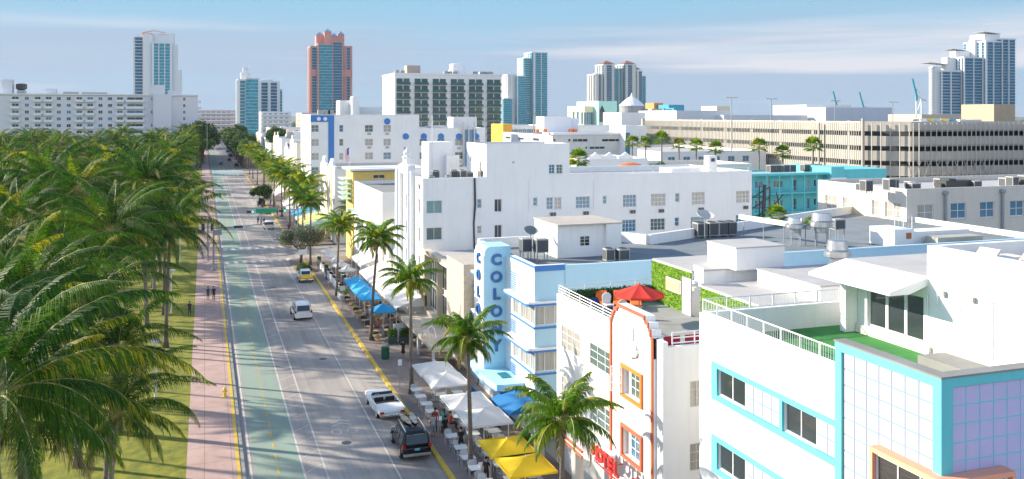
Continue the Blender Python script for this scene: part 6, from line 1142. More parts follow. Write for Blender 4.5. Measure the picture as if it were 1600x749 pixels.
# ================================================================== STREET FURNITURE, RESTAURANTS, ROOF FURNITURE
cw_ = mat('canvas_white', (.74, .71, .68), .9, trans=.12); cy_ = mat('canvas_yellow', (.85, .58, .01), .8, trans=.2); cb_ = mat('canvas_blue', (.03, .36, .70), .8, trans=.15); cr_ = mat('canvas_red', (.75, .05, .03), .8, trans=.2); cg_ = mat('canvas_grey', (.55, .54, .55), .9, trans=.1); cn_ = mat('canvas_deep_blue', (.01, .16, .40), .8, trans=.1); cgr = mat('canvas_green', (.42, .58, .42), .85); cyl = mat('canvas_striped_yellow', (.70, .62, .22), .85)
def parasol(label, loc, w_, d_, m, top=3.12, edge=2.55, group=None, rz=0, pm=None, n=4, sag=.10, base=True):
    t = thing('parasol', label, 'parasol', loc, rz, group); ORG[t.name] = (0, 0, 0); f = MB(); k = 5
    # canvas: n ribs, sagging between them, with real thickness of the hem
    ribs = []
    if n == 4: ribs = [(-w_/2, -d_/2), (w_/2, -d_/2), (w_/2, d_/2), (-w_/2, d_/2)]
    else: ribs = [(w_/2*math.cos(2*math.pi*i/n), d_/2*math.sin(2*math.pi*i/n)) for i in range(n)]
    V = [(0, 0, top)]; F = []
    for i in range(n):
        a, b = ribs[i], ribs[(i+1) % n]
        for s in range(k):
            t0, t1 = s/k, (s+1)/k; row0, row1 = [], []
            for u in range(5):
                q = u/4; sg = sag*4*q*(1-q)
                for tt, rw in ((t0, row0), (t1, row1)): x = (a[0]*(1-q)+b[0]*q)*tt; y = (a[1]*(1-q)+b[1]*q)*tt; rw.append((x, y, top-(top-edge)*tt**.92-sg*tt))
            for u in range(4): f.face([row0[u], row0[u+1], row1[u+1], row1[u]] if s else [row0[u], row1[u+1], row1[u]][::1] if u == 0 else [row0[u], row1[u+1], row1[u]])
        f.face([(a[0], a[1], edge), (b[0], b[1], edge), (b[0], b[1], edge-.13), (a[0], a[1], edge-.13)])
    f.build('canopy', m, t)
    f = MB(); f.tube([(0, 0, .05), (0, 0, top+.08)], .035, 8); f.lathe([(.02, 0), (.06, .04), (.01, .12)], (0, 0, top+.0), 8); p = f.build('pole', pm or wmetal, t)
    f = MB()
    for a in ribs: f.tube([(0, 0, top-.05), (a[0]*.97, a[1]*.97, edge+.0)], .014, 4, cap=False)
    f.build('ribs', pm or wmetal, t)
    if base: f = MB(); f.box(-.3, .3, -.3, .3, 0, .09); f.build('base', conc, t)
    return t
def table(label, loc, r=.4, m=None, rz=0, sq=True, group='restaurant tables on the pavement'):
    t = thing('restaurant_table', label, 'table', loc, rz, group); ORG[t.name] = (0, 0, 0); f = MB()
    f.box(-r, r, -r, r, .72, .75) if sq else f.lathe([(r, .72), (r, .75)], (0, 0, 0), 16); f.build('table_top', m or wmetal, t); f = MB(); f.tube([(0, 0, .03), (0, 0, .72)], .03, 6); f.lathe([(.25, 0), (.22, .03), (.03, .05)], (0, 0, 0), 10); f.build('pedestal', gmetal, t); return t
def chair(label, loc, rz, m, group='restaurant chairs on the pavement'):
    t = thing('restaurant_chair', label, 'chair', loc, rz, group); ORG[t.name] = (0, 0, 0)
    f = MB(); f.box(-.22, .22, -.21, .22, .43, .47); f.build('seat', m, t, bevel=.015)
    f = MB(); f.extr([(-.23, .2, .47), (.23, .2, .47), (.25, .27, .78), (.15, .29, .9), (-.15, .29, .9), (-.25, .27, .78)], (0, .03, 0)); f.build('backrest', m, t); f = MB()
    for a in (-1, 1): f.tube([(a*.24, .22, .68), (a*.27, -.05, .68), (a*.25, -.18, .63), (a*.22, -.19, .45)], .018, 5)
    f.build('armrests', m, t)
    for a in (-.2, .2):
        for c in (-.18, .2): f = MB(); f.tube([(a, c, .43), (a*1.12, c*1.15, 0)], .016, 5); f.build('leg', m, t)
    return t
wc = mat('white_wicker', (.62, .64, .66), .6); tan = mat('tan_wicker', (.42, .27, .13), .6); blk = mat('black_wicker', (.04, .04, .045), .5)
GW = 'large square parasols on the pavement'
parasol('square white parasol farthest from the camera, joined to its neighbour before the tower sign', (17.0, 68.4, .15), 2.9, 3.2, cw_, group=GW); parasol('square white parasol second from the far end, before the tower sign hotel entrance', (17.1, 65.2, .15), 2.9, 3.1, cw_, group=GW)
parasol('square white parasol third from the far end, shading two seated people', (17.2, 59.9, .15), 3.0, 3.5, cw_, group=GW); parasol('square white parasol right behind the palm trunk, next to the yellow ones', (17.35, 56.4, .15), 3.0, 3.3, cw_, group=GW)
parasol('square yellow parasol, farther of the two', (17.1, 50.95, .15), 2.8, 3.0, cy_, top=2.98, group=GW); parasol('square yellow parasol, nearer of the two, at the picture bottom', (17.2, 47.95, .15), 2.8, 3.0, cy_, top=2.98, group=GW)
GB = 'blue square parasols in a row'
for i, (y, lab) in enumerate(((97.6, 'blue parasol nearest the camera in the row of four joined ones'), (100.8, 'blue parasol second of the row of four'), (104.0, 'blue parasol third of the row of four'), (107.2, 'blue parasol at the far end of the row of four'))): parasol(lab, (16.95, y, .15), 2.3, 3.1, cb_, top=3.15, group=GB)
parasol('single blue parasol standing apart from the row, over the terrace with planters', (17.15, 90.6, .15), 2.5, 2.3, cb_, top=3.25, group=GB)
GS = 'small pale parasols beyond the yellow car'
for i, (x, y, c_, lab) in enumerate(((17.0, 132.6, cw_, 'pale parasol farthest in the row behind the yellow car'), (16.9, 128.2, cw_, 'pale parasol second farthest behind the yellow car'), (16.95, 124.0, cg_, 'pale parasol in the middle of the row behind the yellow car'), (17.1, 120.0, cg_, 'pale parasol second nearest behind the yellow car'), (17.3, 116.2, cg_, 'grey parasol nearest in the row behind the yellow car'))): parasol(lab, (x, y, .15), 2.4, 2.4, c_, top=3.0, edge=2.45, n=6, group=GS, sag=.05)
# far restaurant awnings beyond the side street
def awning(name, lab, x0, x1, y0, y1, z0, z1, m, ribs=0, arch=0., group=None):
    f = MB(); n = 8; t = thing(name, lab, 'awning', ((x0+x1)/2, (y0+y1)/2, .15), 0, group)
    P = [(x0+(x1-x0)*i/n, z0+(z1-z0)*i/n+arch*math.sin(math.pi*i/n)) for i in range(n+1)]
    for i in range(n): a, b = P[i], P[i+1]; f.face([(a[0], y1, a[1]), (a[0], y0, a[1]), (b[0], y0, b[1]), (b[0], y1, b[1])])
    f.face([(x0, y1, z0), (x0, y0, z0), (x0, y0, z0-.22), (x0, y1, z0-.22)])
    f.face([(p[0], y0, p[1]) for p in P]+[(x1, y0, z0), ]) if arch or z1 > z0 else None; f.build('canvas', m, t)
    f = MB(); k = max(2, int((y1-y0)/3)+1)
    for i in range(k): y = y0+.05+(y1-y0-.1)*i/(k-1); f.tube([(x0+.03, y, .15), (x0+.03, y, z0)], .035, 6); f.tube([(a_, y, b_-.03) for a_, b_ in P], .02, 4)
    f.build('frame', wmetal, t); return t
awning('awning', 'big off white sloping canvas awning beside the blue parasols', 18.3, 21.45, 89.6, 112.6, 3.0, 4.1, cw_); awning('awning', 'small white canvas awning beyond the big one', 19.2, 21.4, 117, 125, 2.9, 3.7, cw_); awning('awning', 'deep blue curved awning beside the tower sign hotel entrance', 19.1, 20.95, 56.6, 60.4, 2.5, 3.3, cn_, arch=.08)
for i, (y0_, y1_, m, lab) in enumerate(((160, 166, cgr, 'pale green awning on the corner beyond the side street'), (166.5, 174, cyl, 'yellow striped awning before the gabled pair'), (174.5, 181, cgr, 'green awning second in the far row'), (181.5, 189, cb_, 'blue awning before the blue banded hotel'), (189.5, 200, cw_, 'white awning before the blue banded hotel'), (201, 214, cw_, 'second white awning before the blue banded hotel'), (230, 246, cw_, 'white awning before the cream low hotel'))): awning('awning', lab, 16.6, 21.4, y0_, y1_, 2.6, 3.7, m, arch=.3, group='awnings on the far pavement')
rg = random.Random(21)
# tables and chairs below the near parasols
k = 0
GTb, GC = 'white tables on the near pavement terrace', 'white chairs on the near pavement terrace'
T0 = table('white square table on the near pavement terrace', (15.95, 68.0, .15), .4, wmetal, group=GTb); C0 = chair('white wicker chair on the near pavement terrace', (15.95, 67.2, .15), math.pi, wc, group=GC)
f = MB(); f.lathe([(.03, 0), (.03, .14), (.012, .18), (.012, .25)], (.1, .1, .75), 6)
first = True
for y in (69.4, 67.6, 65.8, 64.0, 62.2, 60.4, 58.6, 56.4, 54.6, 52.8, 50.6, 48.6):
    for x in (15.75, 17.3, 18.7):
        if x == 15.75 and y in (60.4,): continue
        lb = {15.75: 'by the kerb side', 17.3: 'in the middle row', 18.7: 'by the building side'}[x]; wh = 'before the tower sign hotel' if y > 61 else ('beside the palm trunk' if y > 54 else 'near the yellow parasols')
        if first: T0.location = (x, y, .15)
        else: dup(T0, (x+rg.uniform(-.08, .08), y, .15), rg.uniform(-.1, .1))
        for s, a in ((-1, math.pi), (1, 0)):
            loc = (x+rg.uniform(-.08, .08), y+s*.62, .15)
            if first and s == -1: C0.location = loc; C0.rotation_euler.z = a
            else: dup(C0, loc, a+rg.uniform(-.3, .3))
        first = False
GT2, GC2 = 'wooden tables below the blue parasols', 'dark and tan chairs below the blue parasols'
T1 = table('brown table below the blue parasols', (16, 90, .15), .4, tan, group=GT2); C1 = chair('tan wicker chair below the blue parasols', (16, 91, .15), 0, tan, group=GC2); C2 = chair('black wicker chair at the blue parasols', (16, 92, .15), 0, blk, group=GC2); first = True
for y in (87.6, 89.6, 91.6, 94.6, 97.0, 99.2, 101.4, 103.6, 105.8, 108):
    for x in (16.0, 17.5, 19.0):
        if y < 89 and x > 16.5: continue
        if first: T1.location = (x, y, .15)
        else: dup(T1, (x, y, .15), rg.uniform(-.2, .2))
        for s, a in ((-1, math.pi), (1, 0)):
            loc = (x, y+s*.62, .15); src = C1 if rg.random() < .7 else C2
            if first: (C1 if s < 0 else C2).location = loc
            else: dup(src, loc, a+rg.uniform(-.3, .3))
        first = False
T3 = table('white table below the small pale parasols', (16.6, 117, .15), .4, wmetal, group='tables below the small parasols'); C3 = chair('dark chair below the small pale parasols', (16.6, 116.4, .15), math.pi, blk, group='chairs below the small parasols'); first = True
for y in (116.5, 119.5, 122.5, 125.5, 128.5, 131.5):
    for x in (16.3, 17.9):
        if not first: dup(T3, (x, y, .15), 0)
        else: T3.location = (x, y, .15)
        for s in (-1, 1):
            if not (first and s < 0): dup(C3, (x, y+s*.62, .15), 0 if s > 0 else math.pi)
        first = False
# planters
pl_m = mat('planter_green', (.05, .10, .08), .6); 
def planter(lab, x, y, w_=.9, d_=.5, h=.65, m=None, ht=.8, seed=1, group='planters at the restaurant terraces'):
    t = thing('planter', lab, 'planter', (x, y, .15), 0, group); f = MB(); f.box(x-w_/2, x+w_/2, y-d_/2, y+d_/2, .15, .15+h); f.build('trough', m or pl_m, t, bevel=.02); f = MB(); leafy(f, x-w_/2, x+w_/2, y-d_/2, y+d_/2, .15+h, .15+h+ht, 420, .10, seed); f.build('plant', lv['mid'], t)
planter('dark green square planter at the terrace corner, left of its twin', 17.4, 87.0, seed=2); planter('dark green square planter at the terrace corner, right of its twin', 18.5, 86.9, seed=3); planter('white trough with shrubs beside the row of blue parasols', 15.9, 110.0, 1.0, 2.6, .7, wmetal, .7, 4)
for i, (x, y, lab) in enumerate(((17.9, 62.4, 'leafy plant between the white parasol pairs'), (18.2, 53.6, 'leafy plant between white and yellow parasols'), (19.6, 61.2, 'plant by the tower sign hotel door'), (19.9, 55.3, 'plant behind the deep blue awning'), (15.9, 134, 'white trough planter behind the yellow car, far end'), (15.95, 126, 'white trough planter behind the yellow car, near end'))): planter(lab, x, y, .5, .5, .5, wmetal if i > 3 else pl_m, 1.1, 10+i)
f = MB(); f.box(15.95, 16.05, 113, 134, .15, 1.0); tag(f.build('terrace_screen', wmetal), 'low white screen along the terrace behind the yellow car', 'screen')
f = MB(); f.box(15.9, 16.6, 52.4, 52.9, .15, 1.15); t = tag(f.build('host_stand', wmetal, bevel=.02), 'white host stand at the yellow parasol terrace', 'stand')
f = MB(); f.box(20.2, 21.4, 63.5, 67, .15, 1.6); 
f = MB(); f.box(19.9, 20.0, 61.0, 68.5, .15, 1.1); tag(f.build('entrance_screen', cn_), 'blue low screen before the tower sign hotel entrance', 'screen')
# trash bin, signs, hydrants
t = thing('litter_bin', 'dark green round litter bin on the pavement', 'litter bin', (15.67, 81.7, .15)); f = MB(); f.lathe([(.33, 0), (.36, .05), (.36, .98)], (15.67, 81.7, .15), 16); f.build('body', mat('bin_green', (.01, .10, .06), .5), t); f = MB(); f.lathe([(.39, 0), (.39, .08), (.30, .16), (.16, .17)], (15.67, 81.7, 1.131), 16); f.build('lid', MATS['bin_green'], t); f = MB()
for i in range(16): a = i*math.pi/8; f.box(15.67+.365*math.cos(a)-.012, 15.67+.365*math.cos(a)+.012, 81.7+.365*math.sin(a)-.012, 81.7+.365*math.sin(a)+.012, .25, 1.1)
f.build('slats', MATS['bin_green'], t)
def sign_post(lab, x, y, h, w_, hh, face=wmetal, txt=None, rz=0., pole=gmetal, z=.15, tc_=None):
    t = thing('sign_post', lab, 'sign', (x, y, z), rz); ORG[t.name] = (0, 0, 0); f = MB(); f.tube([(0, 0, 0), (0, 0, h)], .03, 6); f.build('post', pole, t); f = MB(); f.box(-w_/2, w_/2, -.055, -.032, h-hh, h); f.build('panel', face, t, bevel=.008)
    if txt: text_mesh(txt, hh*.32, .006, tc_ or redletter, 'lettering', t, (0, -.061, h-hh*.5), (math.pi/2, 0, 0), bold=.004)
    return t
sign_post('white parking sign on a thin post between the white convertible and the palm', 15.0, 72.0, 2.5, .34, .5); sign_post('round topped grey notice on a post near the row of blue parasols', 15.0, 104.0, 2.7, .6, .55, mat('pale_sign', (.55, .55, .55), .6)); sign_post('white notice sign before the silvery tree', 13.6, 134.8, 2.6, 1.25, .8); sign_post('small sign at the far corner bed', 12.6, 157.8, 2.3, .4, .55)
sign_post('white board sign on a post before the porch steps', 20.2, 84.0, 2.9, 1.3, .45)
def hydrant(lab, x, y):
    t = thing('fire_hydrant', lab, 'fire hydrant', (x, y, .15), 0, 'yellow fire hydrants by the kerb'); ym = mat('hydrant_yellow', (.80, .58, .02), .4); f = MB(); f.lathe([(.17, 0), (.17, .05), (.11, .08), (.11, .5), (.15, .53), (.14, .62), (.08, .72), (.03, .78)], (x, y, .15), 12); f.build('body', ym, t)
    f = MB(); f.tube([(x-.2, y, .58), (x+.2, y, .58)], .055, 8); f.tube([(x, y-.2, .5), (x, y, .5)], .07, 8); f.build('nozzles', ym, t)
hydrant('yellow fire hydrant on the pink walk kerb, nearer one', 1.5, 74.8); hydrant('yellow fire hydrant on the pink walk beyond the mast arm', 1.25, 218.9)
# park lamps with a disc on top
def park_lamp(lab, x, y, h=4.6):
    t = thing('park_lamp', lab, 'lamp', (x, y, .13), 0, 'disc topped lamps on the lawn'); f = MB(); f.tube([(x, y, .13), (x, y, h)], [.09, .06], 8); f.build('post', wmetal, t); f = MB(); f.lathe([(.1, 0), (.16, .05), (.16, .28), (.1, .3)], (x, y, h), 12); f.build('lantern', mat('lamp_glass', (.7, .7, .66), .3), t); f = MB(); f.lathe([(.1, 0), (.48, .03), (.5, .07), (.1, .13)], (x, y, h+.31), 18); f.build('disc_cap', wmetal, t)
park_lamp('white disc topped park lamp on the lawn beside the pink walk', -3.55, 73.6, 4.9); park_lamp('white disc topped park lamp farther along the lawn under the palms', -3.6, 108.5, 4.6); park_lamp('white disc topped park lamp far down the lawn', -3.6, 146, 4.6)
# electric box and low wall details on the lawn
t = thing('utility_cabinet', 'dark low utility cabinet on the pink walk far along', 'cabinet', (-.6, 300, .15)); f = MB(); f.box(-1.0, .4, 299.6, 300.4, .15, 1.5); f.build('body', gmetal, t, bevel=.03); f = MB(); f.box(-.9, .3, 299.56, 299.598, .3, 1.4); f.build('door', dmetal, t)
# traffic signals
def signal_head(mb, hb, x, y, z, hor=False, lens=None):
    if hor: mb.box(x-.55, x+.55, y-.14, y+.14, z-.17, z+.17)
    else: mb.box(x-.17, x+.17, y-.14, y+.14, z-.55, z+.55)
sgb = mat('signal_housing', (.03, .05, .05), .5); ggl = mat('green_signal_lens', (.02, .6, .35), .3, emis=((.05, 1, .55), 2.0)); rgl = mat('red_signal_lens_off', (.15, .02, .02), .3)
t = thing('traffic_signal', 'grey traffic signal mast on the pink walk with its arm reaching over the street', 'traffic signal', (1.2, 136.0, .15)); f = MB(); f.tube([(1.2, 136, .15), (1.2, 136, 6.6)], [.17, .13], 10); f.lathe([(.3, 0), (.3, .2), (.2, .3)], (1.2, 136, .15), 10); f.build('mast', gmetal, t); f = MB(); f.tube([(1.2, 136, 6.2), (5, 136, 6.35), (9.4, 136, 6.7)], [.11, .08, .05], 8); f.build('arm', gmetal, t)
for x, z in ((4.6, 6.33), (8.9, 6.66)): f = MB(); f.box(x-.62, x+.62, 135.85, 136.15, z-.2, z+.14); f.build('signal_head', sgb, t)
f = MB(); f.box(1.25, 2.3, 135.86, 135.9, 5.2, 6.0); f.build('back_panel', gmetal, t)
t = thing('signal_post', 'second grey post with dark signal heads just behind the signal mast', 'traffic signal', (.45, 145, .15)); f = MB(); f.tube([(.45, 145, .15), (.45, 145, 6.2)], [.14, .1], 8); f.build('post', gmetal, t)
for x in (-.25, 1.1): f = MB(); f.box(x-.25, x+.25, 144.8, 145.3, 4.8, 5.9); f.build('signal_head', sgb, t)
f = MB(); f.box(.15, .75, 144.86, 144.9, 2.4, 3.1); f.build('sign_plate', metal, t)
t = thing('traffic_signal', 'overhead signal arm with a green street name board beyond the side street', 'traffic signal', (15.2, 158.5, .15)); f = MB(); f.tube([(15.2, 158.5, .15), (15.2, 158.5, 6.6)], [.17, .12], 10); f.build('mast', gmetal, t); f = MB(); f.tube([(15.2, 158.5, 6.2), (6.6, 158.5, 6.2)], [.1, .05], 8); f.build('arm', gmetal, t)
f = MB(); f.box(8.2, 11.6, 158.3, 158.36, 5.85, 6.55); f.build('name_board', mat('street_sign_green', (.0, .34, .20), .5), t)
for x in (7.3, 12.6):
    f = MB(); f.box(x-.6, x+.6, 158.2, 158.5, 5.9, 6.3); hh = f.build('signal_head', sgb, t); f = MB(); f.tube([(x+.38, 158.19, 6.1), (x+.38, 158.15, 6.1)], .15, 12); g = f.build('green_lens', ggl, t); g.parent = hh; f = MB(); f.tube([(x-.02, 158.19, 6.1), (x-.02, 158.15, 6.1)], .14, 12); f.tube([(x-.4, 158.19, 6.1), (x-.4, 158.15, 6.1)], .14, 12); g = f.build('dark_lens', rgl, t); g.parent = hh
for i, (x, y, lab) in enumerate(((15.1, 164, 'slim dark post lamp on the corner beyond the side street'), (.9, 392, 'tall thin pole at the left corner of the far crossing'))):
    t = thing('lamp_post', lab, 'lamp post', (x, y, .15)); f = MB(); h = 9 if i == 0 else 19; f.tube([(x, y, .15), (x, y, h)], [.12, .07], 8); f.build('post', gmetal, t); f = MB(); f.box(x-.1, x+1.2, y-.1, y+.1, h, h+.12); f.build('lamp_head', gmetal, t)
# flag on the yellow building
t = thing('flag', 'striped red white and blue flag hanging from a pole on the yellow building', 'flag', (21.6, 142.5, 14.3)); f = MB(); f.tube([(21.6, 142.5, 14.3), (21.6, 142.5, 17.6)], .05, 6); f.build('pole', wmetal, t)
fr, fw, fb_ = mat('flag_red', (.55, .02, .03), .8), mat('flag_white', (.75, .75, .75), .8), mat('flag_blue', (.02, .04, .22), .8); f = MB()
for i in range(13):
    for j in range(4): z0_ = 17.4-.0; s0, s1 = j/4, (j+1)/4; f.face([(21.55-i*.055-.05*math.sin(s*5), 142.4-.08*i, 17.4-2.2*s-i*.02) for s in (s0, s1)]+[(21.55-(i+1)*.055-.05*math.sin(s*5), 142.4-.08*(i+1), 17.4-2.2*s-(i+1)*.02) for s in (s1, s0)], 2 if (i < 7 and j < 2) else i % 2)
f.build('cloth', [fr, fw, fb_], t)
# roof deck furniture of the hotel
parasol('round red parasol on the hotel roof deck', (24.35, 47.9, 10.2), 3.1, 3.1, cr_, top=2.3, edge=1.72, n=8, sag=.06, pm=tan)
om = mat('orange_cushion', (.85, .17, .02), .8)
def lounger(lab, x, y, z, rz, m, group='sun loungers on the hotel roof deck'):
    t = thing('sun_lounger', lab, 'sun lounger', (x, y, z), rz, group); ORG[t.name] = (0, 0, 0); f = MB(); f.box(-.35, .35, -1.0, .35, .3, .42); f.build('cushion', m, t, bevel=.03); f = MB(); f.extr([(-.35, .36, .31), (-.35, 1.0, .85), (-.35, .93, .95), (-.35, .30, .43)], (.7, 0, 0)); f.build('backrest', m, t); f = MB(); f.box(-.37, .37, -1.02, .4, .24, .295); f.build('frame', wmetal, t)
    for a in (-.3, .3):
        for c in (-.9, .3): f = MB(); f.box(a-.03, a+.03, c-.03, c+.03, 0, .238); f.build('leg', wmetal, t)
for i, (x, y, lab) in enumerate(((23.9, 52.3, 'orange sun lounger farthest left by the dark hedge'), (25.0, 52.0, 'orange sun lounger in the middle by the dark hedge'), (26.0, 51.6, 'orange sun lounger on the right, under the red parasol edge'))): lounger(lab, x, y, 10.202, R(-25), om)
nv = mat('navy_cushion', (.03, .05, .13), .8)
for i, (x, y, lab) in enumerate(((22.9, 50.3, 'navy sofa seat behind the front railing, farther one'), (22.9, 47.4, 'navy sofa seat behind the front railing, nearer one'))): lounger(lab, x, y, 10.202, R(5), nv)
for i, (x, y, lab) in enumerate(((23.9, 51.2, 'white round backed chair nearest the dark hedge on the roof deck'), (23.9, 48.9, 'white round backed chair by the navy seats on the roof deck'))):
    t = thing('roof_chair', lab, 'chair', (x, y, 10.202)); f = MB(); f.box(x-.28, x+.28, y-.28, y+.28, 10.6, 10.68); f.build('seat', wmetal, t, bevel=.02); f = MB(); f.extr([(x-.3, y+.27+.0, 10.98)]+[(x+.34*math.cos(a), y+.27, 11.0+.36*math.sin(a)) for a in [k*math.pi/8 for k in range(9)]][::-1][1:-1]+[(x+.3, y+.27, 10.98), (x+.26, y+.27, 10.69), (x-.26, y+.27, 10.69)], (0, .04, 0)); f.build('backrest', wmetal, t)
    for a in (-.24, .24):
        for c in (-.24, .24): f = MB(); f.tube([(x+a, y+c, 10.202), (x+a, y+c, 10.599)], .02, 5); f.build('leg', wmetal, t)
rc = mat('crimson_chair', (.45, .02, .05), .6)
for i, x in enumerate((22.6, 24.0, 25.2)):
    t = thing('bench', ['crimson bench behind the near railing of the hotel deck, first from the tower', 'crimson bench behind the near railing of the hotel deck, middle', 'crimson bench behind the near railing of the hotel deck, last'][i], 'bench', (x, 40.6, 10.202), 0, 'crimson benches on the hotel deck'); f = MB(); f.box(x-.55, x+.55, 40.4, 40.9, 10.6, 10.68); f.build('seat', rc, t); f = MB(); f.box(x-.55, x+.55, 40.92, 40.97, 10.68, 11.15); f.build('backrest', rc, t)
    for a in (-.5, .5): f = MB(); f.box(x+a-.03, x+a+.03, 40.45, 40.85, 10.202, 10.599); f.build('leg', wmetal, t)
# roof plant: air conditioners, dishes, fans
ac_unit('tan boxed unit on a stand on the pale blue hotel roof beside the white hut', (24.3, 64.2, 11.42), 1.0, .8, 1.05, legs=.6, fan=False); ac_unit('second boxed unit on a stand, left behind the tan one', (23.3, 64.9, 11.42), .8, .8, 1.05, legs=.6, fan=False)
ac_unit('round topped grey unit low on the roof right of the white hut', (28.9, 61.9, 11.42), .7, .7, .9, legs=.1); ac_unit('grey unit right beside the round topped one near the white hut', (30.0, 61.8, 11.42), .9, .8, .85, legs=.1)
for i, (px, lab) in enumerate(((1119, 'dark boxed unit below the large roof dish'), (1142, 'second boxed unit right of the roof dish'), (1161, 'third boxed unit right of the roof dish'), (1178, 'fourth boxed unit right of the roof dish'))): x, y = gz(px, 378, 11.4); ac_unit(lab, (x, 71.4, 11.42), 1.0, 1.0, 1.2, legs=.15)
def dish(lab, x, y, z, r, h, m, tilt=R(35), rz=0):
    t = thing('satellite_dish', lab, 'satellite dish', (x, y, z), rz, 'satellite dishes on the roofs'); ORG[t.name] = (0, 0, 0); f = MB(); f.tube([(0, 0, 0), (0, 0, h)], .05, 6); f.build('mast', gmetal, t); f = MB(); f.lathe([(.05, 0), (r*.5, .06*r), (r*.85, .2*r), (r, .32*r), (r*.98, .36*r), (r*.8, .24*r), (r*.4, .1*r)], (0, 0, 0), 18); f2 = f.build('dish', m, t); f2.location = (0, 0, h); f2.rotation_euler = (tilt, 0, 0); f = MB(); f.tube([(0, 0, .1*r), (0, 0, r*.8)], .02, 5); f.build('feed_arm', gmetal, f2) if False else None
dish('dark satellite dish beside the white roof hut', 24.2, 66.2, 11.42, .58, 1.9, mat('dark_dish', (.16, .20, .19), .5), R(28)); dish('large pale satellite dish above the row of boxed units', 42.2, 70.2, 11.42, .8, 2.0, mat('pale_dish', (.50, .47, .43), .6), R(25))
def fan_unit(lab, x, y, z, r, h, stand, group='steel exhaust fans on the roofs'):
    t = thing('exhaust_fan', lab, 'exhaust fan', (x, y, z), 0, group); ORG[t.name] = (0, 0, 0); f = MB(); f.lathe([(r*.55, stand), (r*.6, stand+h*.25), (r, stand+h*.32), (r, stand+h*.55), (r*.78, stand+h*.6), (r*.8, stand+h*.62), (r*.72, stand+h*.97), (r*.6, stand+h)], (0, 0, 0), 20); f.build('hood', metal, t, smooth=False); f = MB(); f.lathe([(r*1.04, stand+h*.40), (r*1.04, stand+h*.46)], (0, 0, 0), 20); f.build('band', metal, t)
    for a in (0, 1.57, 3.14, 4.71): f = MB(); f.tube([(r*.6*math.cos(a), r*.6*math.sin(a), 0), (r*.6*math.cos(a), r*.6*math.sin(a), stand+.05)], .04, 5); f.build('leg', gmetal, t)
fan_unit('large silver mushroom shaped exhaust fan behind the white penthouse canopy', 37.0, 46.0, 13.2, .8, 1.5, .1)
x, y = gz(1243, 384, 11.4); fan_unit('steel exhaust fan on tall legs, left one of the pair', x, y, 11.41, .85, 1.3, 1.1); x, y = gz(1284, 386, 11.4); fan_unit('steel exhaust fan on tall legs, right one of the pair', x, y, 11.41, 1.05, 1.7, 1.2)
x, y = gz(1308, 380, 11.4); ac_unit('white boxed unit on a steel frame right of the exhaust fans', (x, y, 11.41), 1.1, .9, .9, legs=1.2, fan=False)
x0_, y0_ = gz(1200, 380, 11.4); x1_, y1_ = gz(1262, 384, 11.4); t = thing('roof_duct', 'long white duct on legs running to the steel fans', 'duct', (x0_, y0_, 11.41)); f = MB(); f.extr([(x0_, y0_+4, 13.0), (x0_, y0_+4, 13.45), (x0_, y0_+4.5, 13.45), (x0_, y0_+4.5, 13.0)], (x1_-x0_, y1_-y0_-4.4, -.25)); f.build('duct_run', wmetal, t)
for q in (0.05, .35, .65, .95): f = MB(); xx = x0_+(x1_-x0_)*q; yy = y0_+4.2+(y1_-y0_-4.4)*q; f.tube([(xx, yy, 11.41), (xx, yy, 13.0-.25*q)], .04, 5); f.build('leg', gmetal, t)
# roof box and low walls on the pale blue hotel's rear roof
x, y = gz(1425, 386, 11.4); t = thing('roof_hatch_house', 'low white box with a brown hatch on the rear roof, before the beige building', 'roof box', (x, y, 11.41)); f = MB(); f.box(x-1.8, x+.2, y, y+3, 11.41, 12.9); f.box(x+.201, x+6.5, y+.3, y+2, 11.41, 12.6); f.build('body', white, t); f = MB(); f.box(x-.6, x-.1, y-.05, y-.003, 12.1, 12.6); f.build('hatch', mat('rust_hatch', (.40, .14, .06), .8), t); railing(t, (x-1.7, y+.1), (x+.1, y+.1), 12.9, 14.0, wmetal, bal=.3, post=.9)
f = MB(); f.box(x+2, x+6, y-1.2, y+.0, 12.601, 12.75) if False else f.box(x+1.2, x+6, y-1.6, y-.2, 11.41, 12.3); tag(f.build('roof_plinth', conc), 'low grey plinth right of the white hatch box', 'plinth')
# steel ladder frame between the long building and the motel
x, _z = atY(1190, 330, 92); t = thing('fire_stair', 'dark steel fire stair tower at the end of the long white building', 'stair', (63.6, 96, 0)); f = MB(); xx = 63.0
for a in (0, 2.6):
    for b in (0, 2.2): f.tube([(xx+a, 94+b, 0), (xx+a, 94+b, 13.6)], .08, 5)
f.build('frame', dmetal, t)
for i in range(9): z = 2+i*1.3; f = MB(); f.box(xx, xx+2.6, 94, 94.6, z, z+.06); f.tube([(xx, 94.0, z), (xx+2.6, 94.0, z+1.3)], .07, 5); f.build('flight', dmetal, t)
f = MB(); f.tube([(xx+1.2, 93.6, 6), (xx+1.6, 93.6, 14.0)], .22, 6); f.build('dark_duct', dmetal, t)
f = MB(); f.tube([(xx-1, 93.5, 8), (xx+4, 93.2, 12.8)], .07, 5); f.tube([(xx+4.2, 93.2, 8), (xx+3.2, 93.5, 13.0)], .07, 5); f.build('brace', dmetal, t)
# kerb detail: manholes and pavement grates
for i, (x, y) in enumerate(((9.2, 62), (10.3, 84), (8.4, 121))): f = MB(); f.lathe([(.34, .013), (.34, .018)], (x, y, 0), 20); tag(f.build('manhole_cover', dmetal), ['dark round manhole cover in the lane near the bottom', 'dark round manhole cover left of the litter bin', 'dark round manhole cover ahead of the white minivan'][i], 'manhole cover')
